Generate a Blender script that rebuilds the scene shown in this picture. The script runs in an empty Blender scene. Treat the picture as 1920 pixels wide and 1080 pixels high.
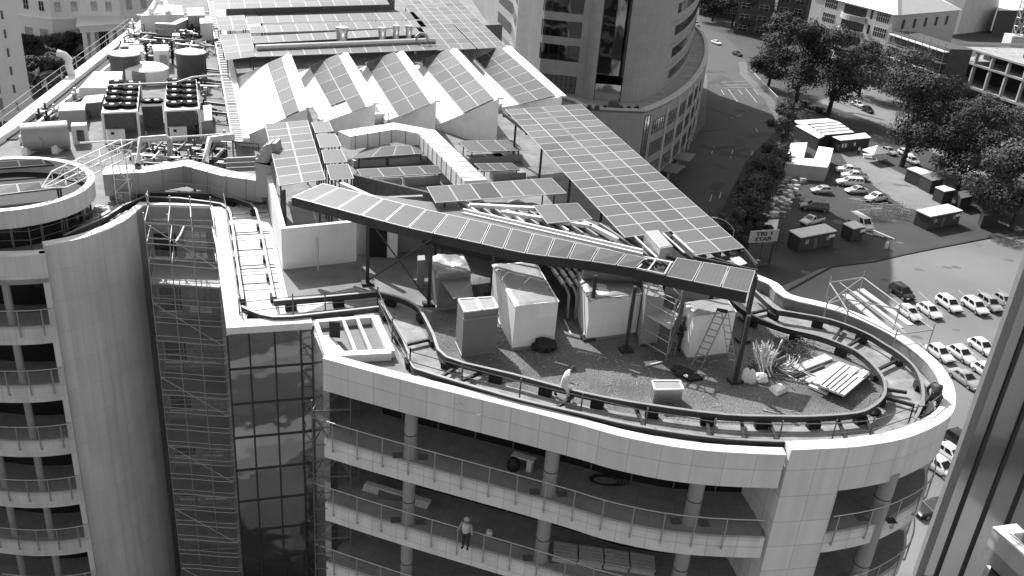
import bpy, math, random
from mathutils import Vector, Matrix
random.seed(7)
R = math.radians
sc = bpy.context.scene
col = sc.collection

# ------------------------------------------------------------------ camera
CAM_Z = 55.0
F_PX, PITCH, ROLL = 1700.0, R(25.6), R(-4.8)
fwd = Vector((0, math.cos(PITCH), -math.sin(PITCH)))
up0 = Vector((0, math.sin(PITCH), math.cos(PITCH)))
rt0 = Vector((1, 0, 0))
RT = rt0*math.cos(ROLL) - up0*math.sin(ROLL)
UP = rt0*math.sin(ROLL) + up0*math.cos(ROLL)
cd = bpy.data.cameras.new('camera')
cam = bpy.data.objects.new('camera', cd)
col.objects.link(cam)
cd.sensor_width = 36.0
cd.lens = F_PX/1920*36.0
cd.clip_end = 3000
cam.matrix_world = Matrix(((RT.x, UP.x, -fwd.x, 0), (RT.y, UP.y, -fwd.y, 0), (RT.z, UP.z, -fwd.z, CAM_Z), (0, 0, 0, 1)))
sc.camera = cam

def P(px, py, z):
    """survey helper: where the sight line of a photo pixel meets the height z"""
    d = fwd + RT*((px-960)/F_PX) + UP*((540-py)/F_PX)
    t = (z-CAM_Z)/d.z
    return Vector((d.x*t, d.y*t, z))
def PJ(p):
    v = Vector(p)-Vector((0, 0, CAM_Z)); w = v.dot(fwd)
    return 960+F_PX*v.dot(RT)/w, 540-F_PX*v.dot(UP)/w
def PY(px, py, y):
    """point on the sight line at world depth y"""
    d = fwd + RT*((px-960)/F_PX) + UP*((540-py)/F_PX); return Vector((d.x*y/d.y, y, CAM_Z+d.z*y/d.y))
def PV(px, py, q):
    """height above which point q=(x,y) is seen at row py"""
    lo, hi = -5, 110
    for _ in range(50):
        m = (lo+hi)/2
        if PJ((q[0], q[1], m))[1] > py: lo = m
        else: hi = m
    return lo

# ------------------------------------------------------------------ sky, sun, exposure
SUN_EL, SUN_AZ = 42.0, (-0.545, 0.839)
w = bpy.data.worlds.new('World'); sc.world = w; w.use_nodes = True
nt = w.node_tree; bg = nt.nodes['Background']
sky = nt.nodes.new('ShaderNodeTexSky'); sky.sky_type = 'NISHITA'; sky.sun_disc = False
sky.sun_elevation = R(SUN_EL); sky.sun_rotation = math.atan2(SUN_AZ[0], SUN_AZ[1]); sky.dust_density = 2.0
bw = nt.nodes.new('ShaderNodeRGBToBW')
nt.links.new(sky.outputs[0], bw.inputs[0]); nt.links.new(bw.outputs[0], bg.inputs['Color'])
bg.inputs['Strength'].default_value = 0.15
sd = bpy.data.lights.new('sun', 'SUN'); sd.energy = 4.3; sd.angle = R(0.53); sd.color = (1, 1, 1)
so = bpy.data.objects.new('sun', sd); col.objects.link(so)
sv = Vector((SUN_AZ[0], SUN_AZ[1], 0)).normalized()*math.cos(R(SUN_EL)) + Vector((0, 0, math.sin(R(SUN_EL))))
so.rotation_euler = sv.to_track_quat('Z', 'Y').to_euler(); so.location = (-60, 120, 160)
sc.view_settings.view_transform = 'Standard'; sc.view_settings.look = 'None'
sc.view_settings.exposure = 0.60; sc.view_settings.gamma = 1.0

# ------------------------------------------------------------------ materials (black and white photograph: every colour is a grey)
M = {}
def mat(name, v, rough=.7, metal=0., amp=.15, scale=1.5, bump=0., joint=None, fine=0., spec=.5, streak=0., alpha=None, wave=None):
    m = bpy.data.materials.new(name); m.use_nodes = True
    t = m.node_tree; n = t.nodes; L = t.links; b = n['Principled BSDF']
    b.inputs['Roughness'].default_value = rough; b.inputs['Metallic'].default_value = metal
    b.inputs['Specular IOR Level'].default_value = spec
    g = n.new('ShaderNodeNewGeometry'); pos = g.outputs['Position']
    def math_(op, a, b_):
        k = n.new('ShaderNodeMath'); k.operation = op
        for i, x in enumerate((a, b_)):
            if isinstance(x, (int, float)): k.inputs[i].default_value = x
            else: L.new(x, k.inputs[i])
        return k.outputs[0]
    def noise(sc_, det=4, vec=pos):
        k = n.new('ShaderNodeTexNoise'); k.inputs['Scale'].default_value = sc_; k.inputs['Detail'].default_value = det
        L.new(vec, k.inputs['Vector']); return k.outputs['Fac']
    f = noise(scale, 6)
    f = math_('SUBTRACT', f, .5); f = math_('MULTIPLY', f, amp*2.4); f = math_('ADD', f, 1.0)
    if fine:
        h = noise(22., 2); h = math_('SUBTRACT', h, .5); h = math_('MULTIPLY', h, fine*3); h = math_('ADD', h, 1.0); f = math_('MULTIPLY', f, h)
    if streak:
        mp = n.new('ShaderNodeMapping'); mp.inputs['Scale'].default_value = (2.2, 2.2, .12); L.new(pos, mp.inputs['Vector'])
        h = noise(1.0, 5, mp.outputs[0]); h = math_('SUBTRACT', h, .5); h = math_('MULTIPLY', h, streak*2.5); h = math_('ADD', h, 1.0); f = math_('MULTIPLY', f, h)
    if joint:
        jw, jh, jd, ms = joint
        uv = n.new('ShaderNodeUVMap')
        br = n.new('ShaderNodeTexBrick'); br.inputs['Scale'].default_value = 1.0
        br.inputs['Brick Width'].default_value = jw; br.inputs['Row Height'].default_value = jh
        br.inputs['Mortar Size'].default_value = ms; br.inputs['Mortar Smooth'].default_value = .2; br.offset = 0.0
        br.inputs['Color1'].default_value = (1, 1, 1, 1); br.inputs['Color2'].default_value = (.90, .90, .90, 1); br.inputs['Mortar'].default_value = (jd, jd, jd, 1)
        L.new(uv.outputs[0], br.inputs['Vector']); f = math_('MULTIPLY', f, br.outputs['Color'])
    f = math_('MULTIPLY', f, v)
    cb = n.new('ShaderNodeCombineColor')
    for i in range(3): L.new(f, cb.inputs[i])
    L.new(cb.outputs[0], b.inputs['Base Color'])
    if bump or wave:
        bp = n.new('ShaderNodeBump'); bp.inputs['Strength'].default_value = bump or wave[1]; bp.inputs['Distance'].default_value = .05 if bump else .3
        L.new(noise(14. if not wave else wave[0], 3), bp.inputs['Height']); L.new(bp.outputs[0], b.inputs['Normal'])
    if alpha is not None: b.inputs['Alpha'].default_value = alpha
    M[name] = m; return m
mat('facade', .72, .75, amp=.11, scale=.7, joint=(1.25, 1.3, .66, .020), streak=.17)
mat('facade_tower', .64, .75, amp=.12, scale=.4, joint=(.62, 1.85, .76, .015), streak=.18)
mat('coping', .74, .6, amp=.22, scale=1.6, fine=.10)
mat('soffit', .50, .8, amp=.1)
mat('pavers', .27, .8, amp=.3, scale=1.2, joint=(.6, .6, .72, .02))
mat('dark_glass', .018, .12, amp=.5, scale=.6)
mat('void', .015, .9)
mat('curtain_glass', .36, .05, metal=.92, amp=.3, scale=.35, wave=(.28, .24))
mat('mirror_glass', .66, .04, metal=1., amp=.2, scale=.2, wave=(.10, .22))
mat('grey_glass', .62, .12, metal=.75, amp=.25, scale=.12, wave=(.15, .2))
mat('mullion', .05, .4, metal=.3)
mat('gravel', .145, .95, amp=.75, scale=.42, fine=.95, bump=1.0)
mat('far_wall', .40, .85, amp=.1, streak=.1)
mat('apron', .27, .92, amp=.35, scale=.08, fine=.1)
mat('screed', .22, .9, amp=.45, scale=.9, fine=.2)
mat('wet_screed', .25, .7, amp=.8, scale=1.6, fine=.3)
mat('white_roof', .80, .8, amp=.10, scale=.7)
mat('dusty_roof', .21, .9, amp=.70, scale=.75, fine=.2)
mat('plaster', .84, .85, amp=.12, scale=.8, streak=.12)
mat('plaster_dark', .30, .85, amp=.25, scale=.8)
mat('cream', .85, .85, amp=.05, scale=.3, streak=.05)
mat('duct', .33, .5, metal=.2, amp=.16, scale=.8)
mat('duct_dull', .28, .55, metal=.35, amp=.15, scale=1.2)
mat('white_metal', .78, .5, amp=.16, scale=1.2)
mat('ahu_white', .86, .5, amp=.06, scale=2, joint=(1.1, .85, .86, .012))
mat('ahu_grey', .20, .5, amp=.1, scale=2)
mat('galv', .42, .4, metal=.6, amp=.2, scale=6)
mat('steel_dark', .030, .5, amp=.3, scale=4)
mat('steel_mid', .12, .55, amp=.3, scale=4)
mat('rail_steel', .06, .45, metal=.4, amp=.3, scale=3)
mat('rail_top', .30, .5, metal=.3, amp=.2, scale=3)
mat('stainless', .50, .25, metal=.8, amp=.15, scale=1)
mat('pipe_lag', .60, .35, metal=.5, amp=.2, scale=3)
mat('rubber', .012, .8)
mat('black_fan', .012, .9, spec=.1)
mat('stain', .135, .9, amp=.3, scale=.5)
mat('tank', .07, .6, amp=.15)
mat('frame_alu', .60, .4, metal=.2, amp=.03)
mat('wood', .45, .8, amp=.3, scale=5)
mat('wood_pale', .62, .8, amp=.2, scale=5)
mat('timber_dark', .10, .9, amp=.5, scale=5)
mat('sack', .78, .9, amp=.15, scale=6, bump=.4)
mat('black_plastic', .010, .55, amp=.5, scale=5, bump=.6)
mat('asphalt', .055, .9, amp=.30, scale=.10, fine=.12)
mat('asphalt_dark', .078, .9, amp=.22, scale=.12, fine=.12)
mat('lot', .19, .92, amp=.42, scale=.045, fine=.10)
mat('yard', .055, .95, amp=.45, scale=.12, fine=.15)
mat('sand', .22, .95, amp=.4, scale=.15, fine=.2)
mat('pavement', .13, .9, amp=.35, scale=.4)
mat('earth', .03, .95, amp=.5, scale=.3)
mat('marking', .50, .8, amp=.3, scale=2)
mat('leaf_dark', .042, .75, amp=1.0, scale=.35, spec=.2)
mat('leaf_mid', .078, .75, amp=.9, scale=.4, spec=.2)
mat('leaf_pale', .125, .75, amp=.5, scale=.5, spec=.2)
mat('bark', .045, .9, amp=.4)
mat('cabin_dark', .055, .7, amp=.3, joint=(.3, 9., .8, .03))
mat('paint_white', .80, .2, amp=.02)
mat('paint_silver', .50, .28, metal=.4, amp=.04)
mat('paint_dark', .030, .25, amp=.05)
mat('paint_grey', .13, .3, amp=.05)
mat('car_glass', .015, .08, amp=.1)
mat('lamp_glass', .7, .15, amp=.05)
mat('concrete_new', .34, .9, amp=.4, scale=.35, fine=.15)
mat('slate', .06, .8, amp=.3)
mat('brick_dark', .07, .85, amp=.3, scale=.5)
mat('skin', .11, .6, amp=.05)
mat('overall_pale', .70, .85, amp=.15, scale=6, bump=.3)
mat('overall_dark', .035, .85, amp=.3, scale=6, bump=.3)
mat('helmet', .35, .35, amp=.05)
mat('helmet_dark', .06, .35)
mat('vest', .55, .7, amp=.2, scale=12)
mat('sign_board', .42, .6, amp=.08)
mat('sign_text', .05, .6)
mat('netting', .34, .95, amp=.6, scale=1.2, alpha=.20)
mat('balustrade_glass', .30, .10, amp=.1, alpha=.16)
# solar cells: fine bus lines from the panel's own UV
def panel_mat(name, v):
    m = mat(name, v, .55, amp=.04, spec=.30); t = m.node_tree; n = t.nodes; L = t.links; b = n['Principled BSDF']
    uv = n.new('ShaderNodeUVMap'); br = n.new('ShaderNodeTexBrick'); br.offset = 0
    br.inputs['Scale'].default_value = 1; br.inputs['Brick Width'].default_value = 1/6; br.inputs['Row Height'].default_value = .5
    br.inputs['Mortar Size'].default_value = .010; br.inputs['Mortar Smooth'].default_value = .3
    for k, c in (('Color1', 1.), ('Color2', .96), ('Mortar', 1.3)): br.inputs[k].default_value = (c, c, c, 1)
    L.new(uv.outputs[0], br.inputs['Vector'])
    oi = n.new('ShaderNodeObjectInfo'); mr = n.new('ShaderNodeMapRange'); mr.inputs['To Min'].default_value = .70*v; mr.inputs['To Max'].default_value = 1.30*v
    L.new(oi.outputs['Random'], mr.inputs['Value'])
    mx = n.new('ShaderNodeVectorMath'); mx.operation = 'SCALE'; L.new(br.outputs['Color'], mx.inputs[0]); L.new(mr.outputs[0], mx.inputs['Scale'])
    L.new(mx.outputs[0], b.inputs['Base Color'])
panel_mat('cells', .105); panel_mat('cells_dark', .06); panel_mat('cells_saw', .070)

# ------------------------------------------------------------------ mesh helpers
class MB:
    def __init__(s): s.v = []; s.f = []; s.mi = []; s.uv = []
    def add(s, vs, fs, mi=0, uvs=None):
        o = len(s.v); s.v += [Vector(q) for q in vs]
        for i, f in enumerate(fs):
            s.f.append([o+k for k in f]); s.mi.append(mi); s.uv.append(uvs[i] if uvs else None)
        return s
    def box(s, c, d, rz=0., mi=0):
        c = Vector(c); ca, sa = math.cos(rz), math.sin(rz); vs = []
        for z in (-.5, .5):
            for x, y in ((-.5, -.5), (.5, -.5), (.5, .5), (-.5, .5)):
                X, Y = x*d[0], y*d[1]; vs.append(c+Vector((X*ca-Y*sa, X*sa+Y*ca, z*d[2])))
        return s.add(vs, [(3, 2, 1, 0), (4, 5, 6, 7), (0, 1, 5, 4), (1, 2, 6, 5), (2, 3, 7, 6), (3, 0, 4, 7)], mi)
    def beam(s, a, b, wd, ht, mi=0):
        a = Vector(a); b = Vector(b); d = (b-a)
        if d.length < 1e-6: return s
        d.normalize(); sx = d.cross(Vector((0, 0, 1)))
        if sx.length < 1e-3: sx = Vector((1, 0, 0))
        sx.normalize(); u = sx.cross(d).normalized(); vs = []
        for q in (a, b):
            for x, y in ((-1, -1), (1, -1), (1, 1), (-1, 1)): vs.append(q+sx*(x*wd/2)+u*(y*ht/2))
        return s.add(vs, [(3, 2, 1, 0), (4, 5, 6, 7), (0, 1, 5, 4), (1, 2, 6, 5), (2, 3, 7, 6), (3, 0, 4, 7)], mi)
    def tube(s, pts, r, n=6, mi=0, r1=None):
        pts = [Vector(p) for p in pts]; k = len(pts); rings = []
        for i, p in enumerate(pts):
            d = (pts[min(i+1, k-1)]-pts[max(i-1, 0)])
            if d.length < 1e-7: d = Vector((0, 0, 1))
            d.normalize(); a = d.cross(Vector((0, 0, 1)))
            if a.length < .05: a = d.cross(Vector((0, 1, 0)))
            a.normalize(); b = d.cross(a); rr = r if r1 is None else r+(r1-r)*i/max(1, k-1)
            rings.append([p+a*math.cos(2*math.pi*j/n)*rr+b*math.sin(2*math.pi*j/n)*rr for j in range(n)])
        vs = [q for g in rings for q in g]; fs = []
        for i in range(k-1):
            for j in range(n): fs.append((i*n+j, i*n+(j+1) % n, (i+1)*n+(j+1) % n, (i+1)*n+j))
        fs.append(tuple(range(n))); fs.append(tuple((k-1)*n+j for j in reversed(range(n))))
        return s.add(vs, fs, mi)
    def prism(s, poly, z0, z1, mi=0, top_mi=None):
        """poly: 2D or 3D points; z0/z1 numbers"""
        n = len(poly); a = sum(poly[i][0]*poly[(i+1) % n][1]-poly[(i+1) % n][0]*poly[i][1] for i in range(n))
        if a < 0: poly = list(reversed(poly))
        vs = [(p[0], p[1], z0) for p in poly]+[(p[0], p[1], z1) for p in poly]
        s.add(vs, [(i, (i+1) % n, n+(i+1) % n, n+i) for i in range(n)]+[tuple(reversed(range(n)))], mi)
        o = len(s.v)-2*n
        s.f.append([o+n+i for i in range(n)]); s.mi.append(mi if top_mi is None else top_mi); s.uv.append(None)
        return s
    def sheet(s, poly, z, mi=0):
        n = len(poly); a = sum(poly[i][0]*poly[(i+1) % n][1]-poly[(i+1) % n][0]*poly[i][1] for i in range(n))
        if a < 0: poly = list(reversed(poly))
        return s.add([(p[0], p[1], z) for p in poly], [tuple(range(n))], mi)
    def band(s, line, z0, z1, t, mi=0, u0=0., caps=True):
        """a wall following a 2D line, thickness t to the left of its direction"""
        L2 = [Vector((p[0], p[1])) for p in line]; n = len(L2); off = offset(L2, t); u = u0
        for i in range(n-1):
            l = (L2[i+1]-L2[i]).length; a, b, c, d = L2[i], L2[i+1], off[i+1], off[i]
            V = [(a.x, a.y, z0), (b.x, b.y, z0), (c.x, c.y, z0), (d.x, d.y, z0), (a.x, a.y, z1), (b.x, b.y, z1), (c.x, c.y, z1), (d.x, d.y, z1)]
            F = [(0, 1, 5, 4), (2, 3, 7, 6), (4, 5, 6, 7), (3, 2, 1, 0)]
            U = [[(u, z0), (u+l, z0), (u+l, z1), (u, z1)], [(u+l, z0), (u, z0), (u, z1), (u+l, z1)], [(u, z1+.1), (u+l, z1+.1), (u+l, z1+t), (u, z1+t)], [(u, 0), (u+l, 0), (u+l, t), (u, t)]]
            if caps and i == 0: F.append((3, 0, 4, 7)); U.append([(0, z0), (t, z0), (t, z1), (0, z1)])
            if caps and i == n-2: F.append((1, 2, 6, 5)); U.append([(0, z0), (t, z0), (t, z1), (0, z1)])
            s.add(V, F, mi, U); u += l
        return s
    def lathe(s, c, prof, n=16, mi=0):
        c = Vector(c); vs = []; fs = []
        for r, z in prof:
            for j in range(n): vs.append(c+Vector((r*math.cos(2*math.pi*j/n), r*math.sin(2*math.pi*j/n), z)))
        for i in range(len(prof)-1):
            for j in range(n): fs.append((i*n+j, i*n+(j+1) % n, (i+1)*n+(j+1) % n, (i+1)*n+j))
        fs.append(tuple(reversed(range(n)))); fs.append(tuple((len(prof)-1)*n+j for j in range(n)))
        return s.add(vs, fs, mi)
    def quad(s, a, b, c, d, mi=0, uv=None): return s.add([a, b, c, d], [(0, 1, 2, 3)], mi, [uv] if uv else None)
    def slab(s, a, b, c, d, t, mi=0):
        """a plate with corners a,b,c,d and thickness t below"""
        a, b, c, d = map(Vector, (a, b, c, d)); n = (b-a).cross(d-a).normalized()
        if n.z < 0: b, d = d, b; n = -n
        k = n*t
        return s.add([a, b, c, d, a-k, b-k, c-k, d-k], [(0, 1, 2, 3), (7, 6, 5, 4), (4, 5, 1, 0), (5, 6, 2, 1), (6, 7, 3, 2), (7, 4, 0, 3)], mi)
    def build(s, name, mats, parent=None, smooth=False, local=False):
        me = bpy.data.meshes.new(name); off = Vector((0, 0, 0))
        if parent is not None and not local: off = Vector(parent.get('_o', (0, 0, 0)))
        me.from_pydata([tuple(q-off) for q in s.v], [], s.f)
        mats = mats if isinstance(mats, (list, tuple)) else [mats]
        for m in mats: me.materials.append(M[m] if isinstance(m, str) else m)
        uvl = me.uv_layers.new(name='UVMap'); data = uvl.data
        for p, mi, uv in zip(me.polygons, s.mi, s.uv):
            p.material_index = mi; p.use_smooth = smooth
            if uv:
                for li, q in zip(p.loop_indices, uv): data[li].uv = q
            else:
                nn = p.normal
                if abs(nn.z) > .7:
                    for li in p.loop_indices:
                        q = me.vertices[me.loops[li].vertex_index].co+off; data[li].uv = (q.x, q.y)
                else:
                    tx = Vector((-nn.y, nn.x, 0)).normalized()
                    for li in p.loop_indices:
                        q = me.vertices[me.loops[li].vertex_index].co+off; data[li].uv = (q.dot(tx), q.z)
        if smooth:
            me.set_sharp_from_angle(angle=R(38))
        o = bpy.data.objects.new(name, me); col.objects.link(o)
        if parent is not None: o.parent = parent
        if '_o' in (parent.keys() if parent is not None else []) and not local: o['_o'] = tuple(off)
        TMP.append(o); return o
TMP = []
def offset(L2, t):
    n = len(L2); out = []
    for i in range(n):
        d0 = (L2[i]-L2[max(0, i-1)]); d1 = (L2[min(n-1, i+1)]-L2[i])
        if d0.length < 1e-6: d0 = d1
        if d1.length < 1e-6: d1 = d0
        d0 = d0.normalized(); d1 = d1.normalized(); b = (d0+d1).normalized(); nrm = Vector((-b.y, b.x)); c = max(.35, nrm.dot(Vector((-d0.y, d0.x))))
        out.append(L2[i]+nrm*(t/c))
    return out
def tag(o, label, cat, group=None, kind=None):
    o['label'] = label; o['category'] = cat
    if group: o['group'] = group
    if kind: o['kind'] = kind
    return o
def thing(name, label, cat, loc=(0, 0, 0), group=None, rz=0.):
    o = bpy.data.objects.new(name, None); col.objects.link(o); o.location = loc; o.rotation_euler = (0, 0, rz); o.empty_display_size = .3
    o['_o'] = tuple(loc); TMP.append(o); return tag(o, label, cat, group)
def solo(mb, name, mats, label, cat, loc=None, group=None, smooth=False):
    """a thing that is one mesh, origin at its base"""
    if loc is None:
        xs = [q.x for q in mb.v]; ys = [q.y for q in mb.v]; loc = ((min(xs)+max(xs))/2, (min(ys)+max(ys))/2, min(q.z for q in mb.v))
    for q in mb.v: q -= Vector(loc)
    o = mb.build(name, mats, None, smooth); o.location = loc; return tag(o, label, cat, group)
def struct(mb, name, mats): o = mb.build(name, mats); o['kind'] = 'structure'; return o
def lerp(a, b, t): return a+(b-a)*t
def dup(o, loc, rz=None, label=None, group=None, scale=None, name=None):
    c = o.copy(); col.objects.link(c); c.location = loc; TMP.append(c)
    if rz is not None: c.rotation_euler = (0, 0, rz)
    if scale: c.scale = scale
    if label: c['label'] = label
    if group: c['group'] = group
    for ch in [k for k in TMP if k.parent == o]:
        d = ch.copy(); col.objects.link(d); d.parent = c; TMP.append(d)
        for g in [k for k in TMP if k.parent == ch]:
            e = g.copy(); col.objects.link(e); e.parent = d; TMP.append(e)
    return c
def spline(pts, k=4):
    """Catmull-Rom through the points"""
    pts = [Vector(p) for p in pts]; out = []
    for i in range(len(pts)-1):
        p0 = pts[max(0, i-1)]; p1 = pts[i]; p2 = pts[i+1]; p3 = pts[min(len(pts)-1, i+2)]
        for j in range(k):
            t = j/k; out.append(.5*((2*p1)+(p2-p0)*t+(2*p0-5*p1+4*p2-p3)*t*t+(3*p1-p0-3*p2+p3)*t**3))
    out.append(pts[-1]); return out
def solar(parent, a, b, c, d, nu, nv, skip=(), dark=(), gap=.02, t=.045, midgap=None, fr=.026, cell='cells'):
    """nu x nv panels on the quad a(origin) b(+u) c d(+v), each a child mesh"""
    a, b, c, d = map(Vector, (a, b, c, d))
    for i in range(nu):
        for j in range(nv):
            if (i, j) in skip: continue
            def Q(u, v): return lerp(lerp(a, b, u), lerp(d, c, u), v)
            e = [Q(i/nu, j/nv), Q((i+1)/nu, j/nv), Q((i+1)/nu, (j+1)/nv), Q(i/nu, (j+1)/nv)]
            cen = sum(e, Vector())/4
            lu = (e[1]-e[0]).length; lv = (e[3]-e[0]).length
            def shr(q, gu):
                k = e.index(q); su = 1 if k in (1, 2) else 0; sv_ = 1 if k in (2, 3) else 0
                U = gu/lu; V = gu/lv; uu = U if su == 0 else 1-U; vv = V if sv_ == 0 else 1-V
                return lerp(lerp(e[0], e[1], uu), lerp(e[3], e[2], uu), vv)
            o4 = [shr(q, gap/2) for q in e]; i4 = [shr(q, gap/2+fr) for q in e]
            n = (o4[1]-o4[0]).cross(o4[3]-o4[0]).normalized()
            fl = n.z < 0
            if fl: n = -n
            lo = [q-n*t for q in o4]; mb = MB()
            V = o4+i4+lo; F = [(0, 1, 5, 4), (1, 2, 6, 5), (2, 3, 7, 6), (3, 0, 4, 7), (8, 9, 1, 0), (9, 10, 2, 1), (10, 11, 3, 2), (11, 8, 0, 3), (11, 10, 9, 8)]
            if fl: F = [tuple(reversed(f)) for f in F]
            mb.add(V, F, 0)
            cu = [(0, 0), (1, 0), (1, 1), (0, 1)]
            if lu > lv: cu = [(0, 0), (0, 1), (1, 1), (1, 0)]
            f = (4, 5, 6, 7)
            if fl: f = f[::-1]; cu = cu[::-1]
            mb.f.append(list(f)); mb.mi.append(1); mb.uv.append(cu)
            mb.build('solar_panel', ['frame_alu', 'cells_dark' if (i, j) in dark else cell], parent)
D = 34.15     # roof deck
PT = 34.6     # parapet top
def RP(px, py, p0, n):
    d = fwd + RT*((px-960)/F_PX) + UP*((540-py)/F_PX); c = Vector((0, 0, CAM_Z))
    return c + d*((Vector(p0)-c).dot(n)/d.dot(n))
def PL(lst, z): return [P(x, y, z) for x, y in lst]

# ================================================================== GROUND
g = MB(); g.sheet([(-900, -300), (900, -300), (900, 1500), (-900, 1500)], 0); struct(g, 'ground', 'asphalt')
def gsheet(name, m, pts, z): g = MB(); g.sheet(PL(pts, 0), z); return struct(g, name, m)
gsheet('road', 'asphalt_dark', [(1290, 0), (1322, 52), (1352, 62), (1390, 95), (1408, 142), (1452, 190), (1478, 238), (1455, 300), (1420, 380), (1400, 470), (1395, 600), (1100, 600), (1160, 420), (1250, 315), (1316, 240), (1324, 150), (1306, 60)], .004)
gsheet('construction_yard', 'yard', [(1478, 238), (1520, 205), (1620, 215), (1700, 250), (1850, 380), (1990, 400), (1960, 436), (1870, 442), (1700, 475), (1540, 500), (1400, 560), (1390, 480), (1430, 380), (1455, 300)], .008)
gsheet('dirt_track', 'sand', [(1566, 272), (1600, 270), (1640, 300), (1700, 330), (1770, 372), (1800, 400), (1700, 392), (1640, 350), (1590, 310)], .012)
gsheet('parking_lot', 'lot', [(1400, 566), (1540, 504), (1700, 478), (1870, 446), (1990, 438), (2300, 560), (2100, 1300), (1300, 1300)], .016)
gsheet('planted_bed', 'earth', [(1450, 205), (1470, 232), (1400, 300), (1350, 400), (1370, 470), (1420, 470), (1440, 380), (1462, 310), (1490, 262), (1500, 215)], .020)
gsheet('garden', 'earth', [(20, 60), (175, 90), (215, 120), (120, 230), (20, 300)], .004)
gsheet('service_road', 'lot', [(1530, 190), (1640, 160), (1760, 230), (1860, 300), (1990, 330), (1990, 400), (1850, 370), (1720, 262), (1620, 222)], .010)
g = MB(); g.sheet([(14, -80), (150, -80), (150, 40), (60, 52), (34, 44)], .006); struct(g, 'reflector_ground', 'sand')  # unseen pale sheet added to brighten reflections in the right glass tower
# kerbs and pavement on the far side of the road (a real step)
k = MB(); kl = PL([(1400, 118), (1404, 142), (1452, 190), (1480, 240)], 0); k.band([(q.x, q.y) for q in reversed(kl)], 0, .13, 2.6); struct(k, 'pavement', 'pavement')
k = MB(); kl = PL([(1250, 315), (1300, 262), (1322, 232), (1327, 150), (1310, 62)], 0); k.band([(q.x, q.y) for q in kl], 0, .13, 2.2); struct(k, 'pavement', 'pavement')
k = MB(); kl = PL([(1480, 546), (1560, 502), (1640, 492), (1700, 478), (1860, 446)], 0); k.band([(q.x, q.y) for q in kl], 0, .14, .3); struct(k, 'kerb', 'earth')
mk = MB()
def mline(a, b, wdt=.14, z=.02):
    a = P(*a, 0); b = P(*b, 0); d = (b-a).normalized(); s = Vector((-d.y, d.x, 0))*wdt/2; up = Vector((0, 0, z)); mk.add([a-s+up, b-s+up, b+s+up, a+s+up], [(0, 1, 2, 3)])
for a, b in [((1352, 154), (1413, 152)), ((1354, 160), (1416, 158)), ((1356, 165), (1419, 163)), ((1365, 167), (1383, 191)), ((1384, 168), (1392, 177)), ((1398, 166), (1419, 192)), ((1412, 166), (1422, 178)),
             ((1352, 168), (1358, 178)), ((1339, 275), (1334, 288)), ((1374, 281), (1370, 296)), ((1411, 283), (1408, 297)), ((1316, 180), (1325, 186)), ((1370, 221), (1392, 216)), ((1417, 240), (1420, 247)), ((1335, 365), (1331, 378)), ((1352, 360), (1349, 372))]: mline(a, b, .16)
struct(mk, 'road_markings', 'marking')
rp = random.Random(31); pm_ = MB(); st_ = MB()
for (x0, x1, y0, y1, n_) in ((1330, 1440, 110, 330, 22), (1330, 1400, 330, 420, 5), (1540, 1700, 205, 240, 4)):
    for i in range(n_):
        c = P(rp.uniform(x0, x1), rp.uniform(y0, y1), 0); a = rp.uniform(0, 3.1); w_, l_ = rp.uniform(.4, 1.4), rp.uniform(1.2, 6); u = Vector((math.cos(a), math.sin(a), 0)); v = Vector((-u.y, u.x, 0)); k_ = Vector((0, 0, .0165+i*.0002)); pm_.add([c-u*l_-v*w_+k_, c+u*l_-v*w_*rp.uniform(.7, 1.1)+k_, c+u*l_+v*w_+k_, c-u*l_*.9+v*w_+k_], [(0, 1, 2, 3)])
struct(pm_, 'road_patches', 'asphalt')
for (x0, x1, y0, y1, n_) in ((1660, 1880, 500, 800, 26), (1500, 1700, 330, 430, 20), (1480, 1900, 450, 520, 8)):
    for i in range(n_):
        c = P(rp.uniform(x0, x1), rp.uniform(y0, y1), 0); r_ = rp.uniform(.25, 1.3); k_ = .024+i*.0003; st_.add([(c.x+r_*rp.uniform(.6, 1.2)*math.cos(t*.7), c.y+r_*.7*rp.uniform(.6, 1.2)*math.sin(t*.7), k_) for t in range(9)], [tuple(range(9))])
struct(st_, 'ground_stains', 'stain')
bay = MB()
for i in range(14):
    for (xa, ya) in ((1676+i*37-5, 566-i*1.5), (1742+i*41, 655+i*1)):
        if xa < 2050:
            a = P(xa-22, ya-16, .02); b = P(xa+24, ya+26, .02); d_ = (b-a).normalized(); s_ = Vector((-d_.y, d_.x, 0))*.05; k_ = Vector((0, 0, .012)); bay.add([a-s_+k_, b-s_+k_, b+s_+k_, a+s_+k_], [(0, 1, 2, 3)])
struct(bay, 'bay_markings', 'marking')

# ================================================================== OFFICE BUILDING (foreground)
bldg = thing('office_building', 'large pale office building in front with a curved balcony facade and rounded roof end', 'building', tuple(P(1000, 760, 0)))
LA = [(q.x, q.y) for q in spline(PL([(605, 671), (693, 695), (793, 721), (893, 746), (993, 771), (1093, 797), (1160, 816), (1260, 836), (1360, 847), (1474, 852)], PT), 3)]
RZ = PT+.22
LB = [(q.x, q.y) for q in spline(PL([(1484, 843), (1575, 839), (1627, 834), (1693, 822), (1743, 803), (1780, 780), (1791, 753), (1786, 720), (1769, 691), (1742, 664), (1687, 625), (1612, 589), (1548, 568), (1482, 552), (1458, 531), (1420, 515)], RZ), 3)]
def part(mb, name, m, par=bldg, smooth=False): return mb.build(name, m, par, smooth)
def lineoff(line, t): return [(q.x, q.y) for q in offset([Vector(p) for p in line], t)]
def band_part(name, m, line, z0, z1, t, par=bldg): return part(MB().band(line, z0, z1, t), name, m, par)
band_part('parapet', 'facade', LA, PT-1.66, PT-.06, .42)
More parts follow.
